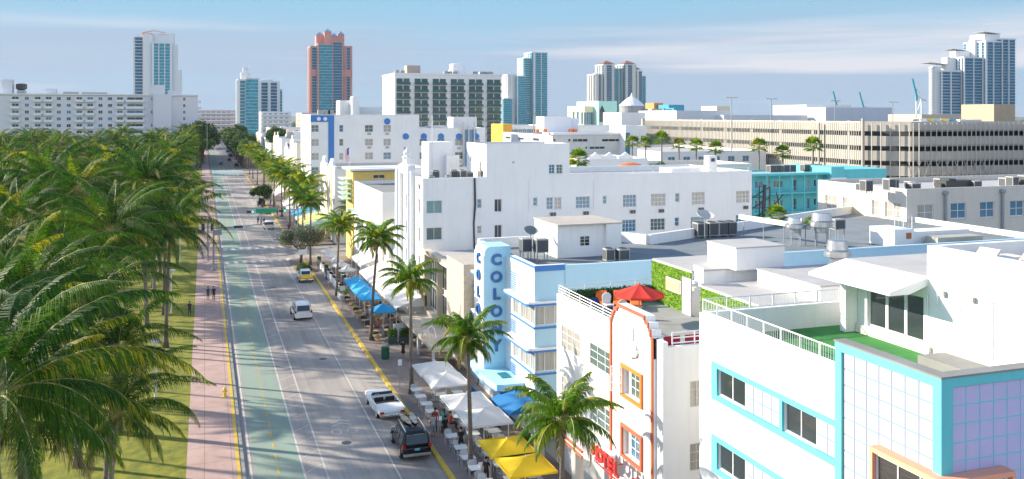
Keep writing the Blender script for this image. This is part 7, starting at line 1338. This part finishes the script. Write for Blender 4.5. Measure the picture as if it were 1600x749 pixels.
# a few birds on the big arching frond: as in the photograph
# ================================================================== VEHICLES
tyre = mat('tyre_rubber', (.02, .02, .02), .8); rim = mat('wheel_rim', (.5, .5, .52), .3, .8); chrome = mat('chrome', (.75, .75, .76), .12, 1.0); redl = mat('tail_lamp_red', (.45, .01, .01), .2); platem = mat('plate_blue', (.10, .45, .60), .5); headl = mat('headlamp_glass', (.7, .72, .74), .1)
seatr = mat('dark_red_leather', (.05, .02, .02), .6); seatd = mat('black_leather', (.02, .02, .022), .5)
def loft(mb, st, mi=0):
    k = len(mb.v); n = len(st[0][1])*2
    for y, half in st:
        ring = [(x, y, z) for x, z in half]+[(-x, y, z) for x, z in half[::-1]]; mb.v += ring
    for i in range(len(st)-1):
        for j in range(n): a = k+i*n+j; b = k+i*n+(j+1) % n; mb.f.append((a, a+n, b+n, b)); mb.m.append(mi)
    mb.f.append(tuple(k+j for j in range(n))); mb.m.append(mi); q = k+(len(st)-1)*n; mb.f.append(tuple(q+j for j in range(n))[::-1]); mb.m.append(mi)
def smooth_mesh(me, lev=1):
    o = bpy.data.objects.new('tmp', me); C.objects.link(o); md = o.modifiers.new('s', 'SUBSURF'); md.levels = lev; md.render_levels = lev
    bpy.context.view_layer.update(); nm = bpy.data.meshes.new_from_object(o.evaluated_get(bpy.context.evaluated_depsgraph_get())); C.objects.unlink(o); bpy.data.objects.remove(o)
    nm.polygons.foreach_set('use_smooth', [True]*len(nm.polygons)); return nm
def add_mesh(name, me, parent, loc=(0, 0, 0)):
    o = bpy.data.objects.new(name, me); C.objects.link(o); o.parent = parent; o.location = loc; return o
def body_sec(w, zb, zm, zt, crown=.04, tuck=.9): return [(w*tuck, zb), (w*.985, zb+.12), (w, zm), (w*.97, zt-.04), (w*.86, zt), (w*.4, zt+crown)]
def wheel(t, x, y, r=.33, w_=.22, white=False):
    s = 1 if x > 0 else -1; f = MB(); f.tube([(x-w_/2, y, r), (x+w_/2, y, r)], r, 18); o = f.build('wheel', tyre, t); f = MB(); f.tube([(x+s*(w_/2-.01), y, r), (x+s*(w_/2+.015), y, r)], r*.62, 14); g = f.build('rim', rim, t); g.parent = o
    if white: f = MB(); f.tube([(x+s*(w_/2-.02), y, r), (x+s*(w_/2+.008), y, r)], r*.86, 18); g = f.build('white_wall', wmetal, t); g.parent = o
    return o
def cabin(t, st, paint, glass, side=True, yb=None):
    """st rows (y, zb, zt, wb, wt) from rear to front: first/last rows close down to the belt"""
    f = MB(); loft(f, [(y, [(wb, zb), (wb*.99, zb+.02), ((wb+wt)/2+.01, (zb+zt)/2), (wt+.02, zt-.05 if zt-zb > .2 else zt), (wt*.85, zt), (wt*.4, zt+(.03 if zt-zb > .2 else 0))]) for y, zb, zt, wb, wt in st]); me = f.mesh('cabin', paint); add_mesh('cabin', smooth_mesh(me, 1), t)
    def L(a, b, q): return a+(b-a)*q
    a, b = st[0], st[1]; f = MB(); q0, q1 = .12, .84
    def P(q, s): y = L(a[0], b[0], q); z = L(a[2], b[2], q)+.0; w_ = L(a[4], b[4], q)*.86; return (s*w_, y-.045, z+.02)
    f.extr([P(q0, -1), P(q0, 1), P(q1, 1), P(q1, -1)], (0, .03, 0)); f.build('rear_window', glass, t)
    a, b = st[-1], st[-2]
    def P(q, s): y = L(a[0], b[0], q); z = L(a[2], b[2], q); w_ = L(a[4], b[4], q)*.88; return (s*w_, y+.05, z+.025)
    f = MB(); f.extr([P(.1, -1), P(.9, -1), P(.9, 1), P(.1, 1)], (0, -.03, 0)); f.build('windscreen', glass, t)
    if side:
        rows = st[1:-1]
        for s in (-1, 1):
            for i in range(len(rows)-1):
                a, b = rows[i], rows[i+1]; g0 = .08; f = MB()
                def Q(r, q): return (s*(L(r[3], r[4], q)+.03), 0, L(r[1], r[2], q))
                pts = []
                for r, yy in ((a, L(a[0], b[0], g0)), (b, L(a[0], b[0], 1-g0))):
                    lo, hi = Q(r, .08), Q(r, .84); pts.append(((lo[0], yy, lo[2]), (hi[0], yy, hi[2])))
                f.extr([pts[0][0], pts[1][0], pts[1][1], pts[0][1]], (-s*.03, 0, 0)); f.build('side_window', glass, t)
def suv(name, label, cat, loc, rz, paint, L=4.9, W=.97, H=1.78, van=False, rack=True, boards=False):
    t = thing(name, label, cat, loc, rz); ORG[t.name] = (0, 0, 0); h = L/2; zb = .95 if not van else .92
    f = MB(); st = [(-h, body_sec(W*.90, .42, .6, .82, .02)), (-h+.06, body_sec(W*.97, .34, .62, .93, .02)), (-h+.5, body_sec(W, .28, .62, zb+.02)), (0, body_sec(W, .27, .62, zb)), (h-1.25, body_sec(W, .27, .62, zb+.0)), (h-.55, body_sec(W*.98, .28, .6, zb-.06)), (h-.12, body_sec(W*.9, .32, .55, zb-.18)), (h, body_sec(W*.8, .38, .52, zb-.3))]
    loft(f, st); add_mesh('body', smooth_mesh(f.mesh('body', paint), 1), t)
    cabin(t, [(-h+.02, zb-.05, zb+.05, W*.93, W*.86), (-h+.38, zb-.05, H, W*.95, W*.76), (-h+1.5, zb-.05, H+.04, W*.96, W*.77), (.15, zb-.05, H+.02, W*.96, W*.77), (h-1.75, zb-.05, H-.06, W*.95, W*.73), (h-.85, zb-.08, zb+.04, W*.92, W*.8)], paint, glassd)
    for y in (-h+.95, h-.95):
        for s in (-1, 1): wheel(t, s*(W-.1), y, .36); f = MB(); f.tube([(s*(W-.04), y, .38), (s*(W+.004), y, .38)], .43, 18); f.build('wheel_arch', dmetal, t)
    for s in (-1, 1):
        f = MB(); f.extr([(s*W*.97, -h-.02, .86), (s*W*.97, -h-.02, 1.12), (s*W*.80, -h+.0, 1.10), (s*W*.78, -h-.02, .88)], (0, .12, 0)); f.build('tail_lamp', redl, t)
        f = MB(); f.box(s*W*.55, s*W*.85, h-.1, h-.01, .6, .75); f.build('headlight', headl, t)
        f = MB(); f.box(s*(W+.0), s*(W+.2), h-1.9, h-1.75, zb, zb+.15); f.build('wing_mirror', paint, t, bevel=.02)
    f = MB(); f.box(-W*.93, W*.93, -h-.06, -h+.1, .34, .52); f.build('rear_bumper', gmetal if not van else paint, t, bevel=.04); f = MB(); f.box(-W*.85, W*.85, -h-.075, -h-.062, .40, .44); f.build('bumper_trim', chrome, t) if not van else None
    f = MB(); f.box(-.17, .17, -h-.06, -h-.03, .72, .86); f.build('number_plate', platem if not van else wmetal, t)
    if rack:
        for s in (-1, 1): f = MB(); f.tube([(s*W*.66, -h+.5, H+.02), (s*W*.68, -h+.7, H+.08), (s*W*.68, .6, H+.08), (s*W*.66, .8, H)], .025, 6); f.build('roof_rail', paint if van else chrome, t)
    return t
carw = mat('white_car_paint', (.78, .78, .79), .25, spec=.6); carb = mat('black_car_paint', (.006, .007, .009), .22, spec=.45); cary = mat('yellow_car_paint', (.82, .52, .01), .3, spec=.6)
suv('minivan', 'white minivan driving away in the middle lane', 'van', (10.15, 102.6, .012), R(1.5), carw, 4.9, .97, 1.72, van=True)
S_ = suv('parked_suv', 'black parked four wheel drive with boards on the roof rack, behind the white convertible', 'car', (13.1, 59.6, .012), R(-1), carb, 4.85, .98, 1.75)
bd = mat('surfboard_foam', (.36, .32, .25), .5)
for i, (x, c_) in enumerate(((-.25, bd), (.3, acgrey))):
    t = thing('surfboard', ['cream surfboard strapped on the roof of the black car', 'grey surfboard strapped beside the cream one on the black car'][i], 'surfboard', (13.1+x, 59.9, 1.90), R(6-10*i)); ORG[t.name] = (0, 0, 0); f = MB(); P = [(.22*math.sin(math.pi*min(1, q))**.6*(1 if q < 1 else 0), -1.2+2.4*q) for q in [j/10 for j in range(11)]]
    poly_ = [(x_, y_) for x_, y_ in P]+[(-x_, y_) for x_, y_ in P[::-1][1:-1]]; f.prism(poly_, 0, .05); f.build('board', c_, t, bevel=.01); f = MB(); f.box(-.3, .3, -.5, -.45, -.02, .06); f.box(-.3, .3, .5, .55, -.02, .06); f.build('strap', dmetal, t)
# distant parked and driving cars
far_c = [(11.9, 184, 'white parked car before the far green awning, seen from behind', carw, 1.6), (13.2, 231, 'dark parked van beside the kerb extension', carb, 1.9), (6.9, 426, 'dark car driving towards the camera beyond the far crossing', carb, 1.55), (11.2, 455, 'second dark car beyond the far crossing', carb, 1.55), (13.0, 500, 'dark parked car deep down the street', carb, 1.6), (13.0, 520, 'silver parked car deep down the street', mat('silver_car_paint', (.35, .36, .38), .3, .5), 1.6), (12.9, 560, 'black parked car far down the street on the right', carb, 1.6), (6.5, 600, 'white car far down the street', carw, 1.55), (12.9, 405, 'dark parked car just past the far crossing on the right', carb, 1.6)]
for x, y, lab, p_, hh in far_c: suv('car', lab, 'car', (x, y, .012), math.pi if 'towards' in lab else 0, p_, 4.5, .9, hh, rack=False, van=p_ is carw)
# yellow and white classic sedan
t = thing('classic_car', 'yellow and white classic saloon with tail fins parked at the kerb', 'car', (12.9, 125.0, .012)); ORG[t.name] = (0, 0, 0)
f = MB(); W = .98; h = 2.5; st = [(-h, body_sec(W*.88, .42, .6, .78, .0)), (-h+.05, body_sec(W*.97, .36, .62, .90, .0)), (-h+.9, body_sec(W, .3, .62, .93)), (-h+1.6, body_sec(W, .28, .6, .93))]; loft(f, st); add_mesh('body', smooth_mesh(f.mesh('rear_body', cary), 1), t)
f = MB(); st = [(-h+1.45, body_sec(W*1.003, .28, .6, .935)), (0, body_sec(W, .28, .6, .93)), (h-1.2, body_sec(W, .28, .6, .95)), (h-.3, body_sec(W*.95, .3, .6, .9)), (h, body_sec(W*.86, .36, .55, .75))]; loft(f, st); add_mesh('front_body', smooth_mesh(f.mesh('front_body', carw), 1), t)
cabin(t, [(-h+.95, .9, .95, W*.85, W*.7), (-h+1.45, .9, 1.46, W*.86, W*.66), (-.1, .9, 1.54, W*.87, W*.66), (.55, .9, 1.46, W*.87, W*.64), (1.15, .9, .96, W*.86, W*.7)], carw, glassd)
for s in (-1, 1):
    f = MB(); f.extr([(s*W*.93, -h-.02, .62), (s*W*.93, -h-.02, 1.0), (s*W*.9, -h+.9, .97), (s*W*.9, -h+1.2, .85)], (-s*.1, 0, 0)); f.build('tail_fin', cary, t, bevel=.02)
    f = MB(); f.tube([(s*W*.88, -h-.05, .80), (s*W*.88, -h+.02, .80)], .07, 10); f.build('tail_lamp', redl, t)
    for y in (-h+1.05, h-.95): wheel(t, s*(W-.12), y, .34, .2, True)
    f = MB(); f.box(s*(W+.002), s*(W+.012), -h+.3, h-1.4, .66, .69); f.build('side_trim', chrome, t)
f = MB(); f.box(-W*.95, W*.95, -h-.16, -h-.02, .40, .54); f.build('rear_bumper', chrome, t, bevel=.05); f = MB(); f.box(-.22, .22, -h-.175, -h-.162, .42, .53); f.build('number_plate', platem, t); f = MB(); f.box(-W*.9, W*.9, h-.02, h+.12, .38, .52); f.build('front_bumper', chrome, t, bevel=.05)
# white convertible
t = thing('convertible', 'long white open topped classic convertible parked at the kerb before the black car', 'car', (12.95, 68.1, .012), R(2)); ORG[t.name] = (0, 0, 0); W = 1.0; h = 2.8
f = MB(); st = [(-h, body_sec(W*.93, .40, .6, .74, .0)), (-h+.06, body_sec(W*.98, .34, .62, .86, .0)), (-h+1.5, body_sec(W, .28, .6, .90, .03)), (-h+1.62, body_sec(W, .28, .6, .90, .0))]; loft(f, st); add_mesh('rear_body', smooth_mesh(f.mesh('rear_body', carw), 1), t)
f = MB(); st = [(.55, body_sec(W, .28, .6, .90, .0)), (.75, body_sec(W, .28, .6, .91, .04)), (h-.6, body_sec(W*.98, .3, .6, .88, .04)), (h-.1, body_sec(W*.93, .34, .58, .8, .02)), (h, body_sec(W*.88, .38, .55, .7, .0))]; loft(f, st); add_mesh('bonnet', smooth_mesh(f.mesh('front_body', carw), 1), t)
f = MB()
for s in (-1, 1): f.extr([(s*W, -h+1.5, .3), (s*W, .65, .3), (s*W, .65, .9), (s*W, -h+1.5, .9)], (-s*.13, 0, 0))
f.box(-W+.1, W-.1, -h+1.5, .7, .28, .36); f.build('door_side', carw, t, bevel=.03)
f = MB(); f.box(-.85, .85, -h+1.62, .6, .37, .42); f.build('cabin_floor', seatd, t)
f = MB(); f.box(-.84, .84, -.98, -.45, .42, .62); f.build('rear_seat', seatr, t, bevel=.05); f = MB(); f.box(-.84, .84, -1.15, -.98, .42, .95); f.build('rear_seat_back', seatr, t, bevel=.05); f = MB(); f.box(-.82, .82, -.1, .4, .42, .62); f.build('front_seat', seatr, t, bevel=.05); f = MB(); f.box(-.78, -.08, -.25, -.1, .42, 1.02); f.box(.08, .78, -.25, -.1, .42, 1.02); f.build('front_seat_back', seatd, t, bevel=.05)
f = MB(); f.extr([(-.82, .78, .92), (.82, .78, .92), (.76, .62, 1.16), (-.76, .62, 1.16)], (0, .02, 0)); g = f.build('windscreen', mat('clear_screen', (.03, .05, .055), .05, spec=.9), t); f = MB(); f.tube([(-.84, .78, .9), (-.78, .61, 1.18), (.78, .61, 1.18), (.84, .78, .9)], .025, 6); f.build('screen_frame', chrome, t)
f = MB(); f.tube([(-.45+.19*math.cos(a), .3+.05*math.sin(a), .95+.18*math.sin(a)) for a in [k*math.pi/6 for k in range(13)]], .018, 5); f.build('steering_wheel', wmetal, t)
f = MB(); f.box(-.86, .86, -h+1.64, -h+1.86, .6, .93); f.build('folded_hood', mat('tan_canvas_hood', (.12, .09, .08), .8), t, bevel=.05)
for s in (-1, 1):
    for y in (-h+1.15, h-1.0): wheel(t, s*(W-.12), y, .35, .2, True)
    f = MB(); f.box(s*W*.62, s*W*.93, -h-.03, -h+.02, .58, .72); f.build('tail_lamp', redl, t); f = MB(); f.extr([(s*W*.98, -h, .84), (s*W*.98, -h, .93), (s*W*.98, -h+1.6, .93), (s*W*.98, -h+2, .88)], (-s*.09, 0, 0)); f.build('tail_fin', carw, t, bevel=.02)
f = MB(); f.box(-W*.95, W*.95, -h-.14, -h-.01, .36, .54); f.build('rear_bumper', chrome, t, bevel=.04); f = MB(); f.box(-.2, .2, -h-.155, -h-.142, .40, .52); f.build('number_plate', platem, t); f = MB(); f.box(-W*.9, W*.9, h-.02, h+.1, .36, .52); f.build('front_bumper', chrome, t, bevel=.04)
# beach cruiser propped far off and the orange cone-like post
t = thing('traffic_cone', 'orange marker post on the kerb beside the yellow car', 'marker post', (15.1, 117.5, .15)); f = MB(); f.lathe([(.16, 0), (.16, .04), (.06, .06), (.05, 1.0), (.02, 1.05)], (15.1, 117.5, .15), 10); f.build('body', orange, t); f = MB(); f.lathe([(.062, .7), (.062, .8)], (15.1, 117.5, .15), 10); f.build('band', wmetal, t)
# ================================================================== PEOPLE
skin1 = mat('skin_light', (.52, .32, .23), .6); skin2 = mat('skin_tan', (.34, .19, .12), .6); skin3 = mat('skin_dark', (.11, .06, .04), .6); hairb = mat('hair_brown', (.05, .03, .02), .8); hairk = mat('hair_black', (.012, .01, .01), .8); shoe = mat('shoe_dark', (.03, .03, .03), .6); eye = mat('eye_dark', (.02, .015, .01), .3)
def cloth(c): return mat('cloth_%d_%d_%d' % tuple(int(v*100) for v in c), c, .9)
def person(label, loc, rz, pose='stand', top=(.6, .6, .6), legs=(.05, .06, .1), skin=skin1, hair=hairb, hgt=1.72, dress=False, bare=False, long_hair=False, group=None, sleeves=True):
    t = thing('person', label, 'person', loc, rz, group); ORG[t.name] = (0, 0, 0); s = hgt/1.72
    V = {}; sit = pose == 'sit'; pz = .55 if sit else .93
    V['pel'] = (0, 0, pz, .125); V['abd'] = (0, 0, pz+.14, .115); V['che'] = (0, -.01, pz+.32, .135); V['upc'] = (0, 0, pz+.45, .11); V['nek'] = (0, 0, pz+.55, .052); V['hd1'] = (0, -.015, pz+.62, .07); V['hd2'] = (0, -.02, pz+.70, .092); V['hd3'] = (0, 0, pz+.775, .06)
    for a, k in ((1, 'L'), (-1, 'R')):
        V['sh'+k] = (a*.165, 0, pz+.46, .062)
        if pose == 'phone' and a < 0: el, wr, hn = (a*.24, -.12, pz+.26), (a*.12, -.2, pz+.46), (a*.09, -.17, pz+.55)
        elif sit: el, wr, hn = (a*.22, -.08, pz+.2), (a*.16, -.32, pz+.2), (a*.14, -.4, pz+.2)
        elif pose == 'walk': el, wr, hn = (a*.23, .04*a, pz+.2), (a*.24, -.13*a-.04, pz-.03), (a*.24, -.17*a-.05, pz-.11)
        else: el, wr, hn = (a*.235, .03, pz+.19), (a*.25, -.05, pz-.04), (a*.25, -.08, pz-.12)
        V['el'+k] = (*el, .043); V['wr'+k] = (*wr, .029); V['hn'+k] = (*hn, .033)
        V['hp'+k] = (a*.09, 0, pz-.05, .095)
        if sit: kn, an, to = (a*.12, -.42, .5), (a*.12, -.40, .09), (a*.13, -.55, .045)
        elif pose == 'walk': kn, an, to = (a*.09, -.10-.06*a, .50), (a*.09, -.22*a+.02, .10), (a*.10, -.22*a-.14, .05)
        else: kn, an, to = (a*.105, -.01, .50), (a*.115, .02, .09), (a*.125, -.13, .045)
        V['kn'+k] = (*kn, .06); V['an'+k] = (*an, .042); V['to'+k] = (*to, .038)
    names = list(V); ix = {n_: i for i, n_ in enumerate(names)}; E = [('pel', 'abd'), ('abd', 'che'), ('che', 'upc'), ('upc', 'nek'), ('nek', 'hd1'), ('hd1', 'hd2'), ('hd2', 'hd3')]
    for k in 'LR': E += [('upc', 'sh'+k), ('sh'+k, 'el'+k), ('el'+k, 'wr'+k), ('wr'+k, 'hn'+k), ('pel', 'hp'+k), ('hp'+k, 'kn'+k), ('kn'+k, 'an'+k), ('an'+k, 'to'+k)]
    me = bpy.data.meshes.new('sk'); me.from_pydata([tuple(c*s for c in V[n_][:3]) for n_ in names], [(ix[a], ix[b]) for a, b in E], []); o = bpy.data.objects.new('sk', me); C.objects.link(o)
    md = o.modifiers.new('sk', 'SKIN'); md.use_smooth_shade = True
    for i, n_ in enumerate(names): d = me.skin_vertices[0].data[i]; r = V[n_][3]*s; d.radius = (r*(1.25 if n_ in ('che', 'upc', 'abd', 'pel') else 1), r*(.85 if n_ in ('che', 'upc', 'abd') else 1)); d.use_root = n_ == 'pel'
    sb = o.modifiers.new('sb', 'SUBSURF'); sb.levels = 1; sb.render_levels = 1
    bpy.context.view_layer.update(); bm_ = bpy.data.meshes.new_from_object(o.evaluated_get(bpy.context.evaluated_depsgraph_get())); C.objects.unlink(o); bpy.data.objects.remove(o)
    b = bmesh.new(); b.from_mesh(bm_)
    # fingers and thumbs, small face features grown onto the body
    fm = MB()
    for k in 'LR':
        c = Vector(V['hn'+k][:3]); w_ = Vector(V['wr'+k][:3]); d = (c-w_).normalized(); sd = d.cross(Vector((1, 0, 0))).normalized() if not sit else Vector((1, 0, 0)); 
        for j, ln in enumerate((.062, .075, .07, .055)): p = c+sd*(j-1.5)*.017; fm.tube([p*s, (p+d*ln*.55+Vector((0, 0, -.003)))*s, (p+d*ln-sd*.0+Vector((0, -.012 if not sit else 0, -.01)))*s], [.009*s, .008*s, .006*s], 5)
        p = c+sd*-.032-d*.02; fm.tube([p*s, (p-sd*.02+d*.03)*s, (p-sd*.022+d*.05)*s], [.010*s, .009*s, .006*s], 5)
    z = pz+.70; fm.extr([(-.012*s, -.105*s, (z-.012)*s), (.012*s, -.105*s, (z-.012)*s), (.004*s, -.1*s, (z+.03)*s), (-.004*s, -.1*s, (z+.03)*s)], (0, -.022*s, 0)); fm.box(-.022*s, .022*s, -.108*s, -.09*s, (z-.045)*s, (z-.037)*s)
    for a in (-1, 1): fm.box(a*.087*s, a*.099*s, -.02*s, .02*s, (z-.02)*s, (z+.03)*s)
    tm = fm.mesh('f', skin); b.from_mesh(tm); b.to_mesh(bm_); b.free()
    for m_ in (skin, cloth(top), cloth(legs), shoe): bm_.materials.append(m_)
    for p in bm_.polygons:
        c = p.center/s; x, y, z = c; mi = 0
        if z > pz+.53: mi = 0
        elif abs(x) > .2 and z < pz+.3: mi = 0
        elif z > pz-(.0 if not dress else .0) and abs(x) < .33 and not (sit and y < -.2): mi = 1
        elif z < .085: mi = 3
        elif abs(x) < .2: mi = 0 if (bare and z < (.42 if not sit else .5)) or dress else 2
        if sit and z < pz+.1 and y < -.1 and z > .1 and mi != 3 and abs(x) < .2: mi = 2 if not bare else 0
        p.material_index = mi
    add_mesh('body', bm_, t)
    h = MB(); zc = pz+.715; pr = [(.098, -.01), (.104, .03), (.09, .075), (.055, .10), (.01, .112)]; h.lathe([(r*s, z_*s) for r, z_ in pr], (0, .012*s, zc*s), 12)
    if long_hair: h.extr([(-.09*s, .06*s, zc*s), (.09*s, .06*s, zc*s), (.075*s, .09*s, (zc-.3)*s), (-.075*s, .09*s, (zc-.3)*s)], (0, .03*s, 0)); h.box(-.095*s, .095*s, .03*s, .1*s, (zc-.1)*s, (zc+.04)*s)
    h.build('hair', hair, t)
    for a in (-1, 1): f = MB(); f.box((a*.034-.012)*s, (a*.034+.012)*s, -.112*s, -.1*s, (pz+.712)*s, (pz+.722)*s); f.build('eye', eye, t)
    if dress: f = MB(); f.lathe([(.19*s, -.42*s), (.185*s, -.2*s), (.165*s, 0), (.14*s, .12*s)], (0, 0, pz*s), 14); f.build('skirt', cloth(top), t)
    return t
Z0 = .152; N_Y = 0.0; AWAY = math.pi
person('person in dark top and shorts walking away on the pink walk, left of two', (.36, 114.1, Z0), AWAY, 'walk', (.06, .07, .10), (.10, .09, .08), skin2, bare=True); person('person in dark clothes walking away on the pink walk, right of two', (1.02, 113.9, Z0), AWAY, 'walk', (.03, .03, .035), (.03, .03, .04), skin2, hairk)
person('woman in a short black dress on the pavement by the litter bin', (17.25, 81.3, Z0), R(-60), 'phone', (.02, .02, .022), (.02, .02, .02), skin1, hairk, 1.68, dress=True, bare=True, long_hair=True)
person('person in a pale top and shorts beside the black car, nearest the kerb', (15.0, 60.7, Z0), R(20), 'stand', (.55, .55, .58), (.35, .38, .45), skin2, hairb, 1.66, bare=True, long_hair=True); person('person in a red top standing in the group by the black car', (15.35, 61.6, Z0), R(-30), 'stand', (.65, .06, .03), (.05, .05, .06), skin2, hairk, 1.72); person('person in a teal top with pink shorts in the group by the black car', (15.85, 61.2, Z0), R(-80), 'phone', (.04, .38, .36), (.60, .30, .34), skin2, hairb, 1.70, bare=True, long_hair=True)
person('person in black walking between the white and yellow parasols', (16.0, 57.2, Z0), AWAY, 'walk', (.02, .02, .025), (.02, .02, .025), skin1, hairk)
person('seated person in a pink checked top under the third white parasol', (15.6, 62.6, Z0), R(180), 'sit', (.62, .38, .40), (.08, .09, .14), skin1, hairb); person('seated person in black with the back to the camera under the third white parasol', (15.9, 60.9, Z0), R(180), 'sit', (.02, .02, .02), (.05, .05, .06), skin2, hairk); person('seated person in a red top at the edge of the third white parasol', (16.5, 61.7, Z0), R(90), 'sit', (.62, .05, .03), (.06, .06, .07), skin1, hairb)
person('waiter in black by the host stand before the yellow parasols', (16.05, 51.7, Z0), R(-30), 'stand', (.02, .02, .024), (.02, .02, .024), skin1, hairk, 1.74); 
person('person in dark clothes on the lawn edge by the pink walk', (-1.6, 105.8, Z0), R(160), 'stand', (.04, .04, .06), (.04, .05, .09), skin2, hairk)
for i, (x, y, tp, lg, lab) in enumerate(((-.75, 246, (.06, .07, .12), (.05, .05, .07), 'person in navy on the far pink walk, left of the group'), (-.35, 240.5, (.5, .5, .52), (.1, .1, .15), 'person in pale grey in the far group on the pink walk'), (.1, 241.2, (.08, .2, .3), (.06, .07, .1), 'person in teal in the far group on the pink walk'), (.6, 241.4, (.03, .03, .05), (.03, .03, .05), 'person in black in the far group on the pink walk'), (.35, 262, (.3, .05, .05), (.05, .05, .08), 'person in dark red farther along the pink walk'))): person(lab, (x, y, Z0), AWAY if i % 2 else 0, 'walk', tp, lg, skin2, hairk, group='far walkers on the pink walk')
for x, y, tp, lab in ((10.3, 190.5, (.03, .03, .04), 'dark dressed person in the road beyond the street name board, left'), (10.9, 189.6, (.35, .38, .45), 'person in pale blue in the road beyond the street name board, middle'), (11.4, 188.8, (.04, .05, .08), 'person in navy in the road beyond the street name board, right'), (15.3, 228, (.05, .05, .06), 'person on the far pavement beside the dark tree, left'), (16.2, 226, (.30, .25, .2), 'person on the far pavement beside the dark tree, right'), (15.2, 205, (.04, .04, .05), 'person on the far pavement before the blue banded hotel'), (15.1, 176, (.25, .05, .05), 'person in dark red at the green awnings')): person(lab, (x, y, Z0 if x > 14.6 else .013), rg.uniform(0, 6), 'walk', tp, (.05, .05, .08), skin2, hairk)
person('person in a grey striped top on the pavement behind the yellow car', (15.5, 131.5, Z0), R(150), 'stand', (.35, .33, .36), (.06, .06, .08), skin2, hairb); person('person in a blue shirt at the small pale parasols', (15.6, 123.5, Z0), R(70), 'stand', (.04, .12, .32), (.04, .05, .08), skin2, hairk); person('person in a red top seated below the nearest small grey parasol', (18.4, 115.2, Z0), R(90), 'sit', (.6, .04, .04), (.05, .05, .06), skin2, hairk); 
for x, y, tp, lab in ((16.9, 92.1, (.6, .1, .08), 'person in red seated below the single blue parasol'), (18.2, 90.2, (.05, .05, .06), 'person in black seated below the single blue parasol'), (16.8, 98.6, (.5, .45, .4), 'person in beige seated at the near end of the blue parasol row'), (18.1, 102.5, (.1, .15, .3), 'person in blue seated in the middle of the blue parasol row')): person(lab, (x, y, Z0), rg.uniform(0, 6), 'sit', tp, (.06, .06, .08), skin2, hairk, group='guests at the blue parasols')
# ------------------------------------------------------------------ thin sea air over the whole town
hz = MB(); hz.box(-1600, 2100, -60, 2300, -1.5, 170); ho = hz.build('haze', []); ho['kind'] = 'stuff'
hm_ = bpy.data.materials.new('sea_air'); hm_.use_nodes = True; hn = hm_.node_tree; hn.nodes.clear(); pv = hn.nodes.new('ShaderNodeVolumePrincipled'); oo_ = hn.nodes.new('ShaderNodeOutputMaterial'); pv.inputs['Color'].default_value = (.86, .93, 1, 1); pv.inputs['Density'].default_value = .000045; pv.inputs['Anisotropy'].default_value = .2; hn.links.new(pv.outputs[0], oo_.inputs['Volume']); ho.data.materials.append(hm_)
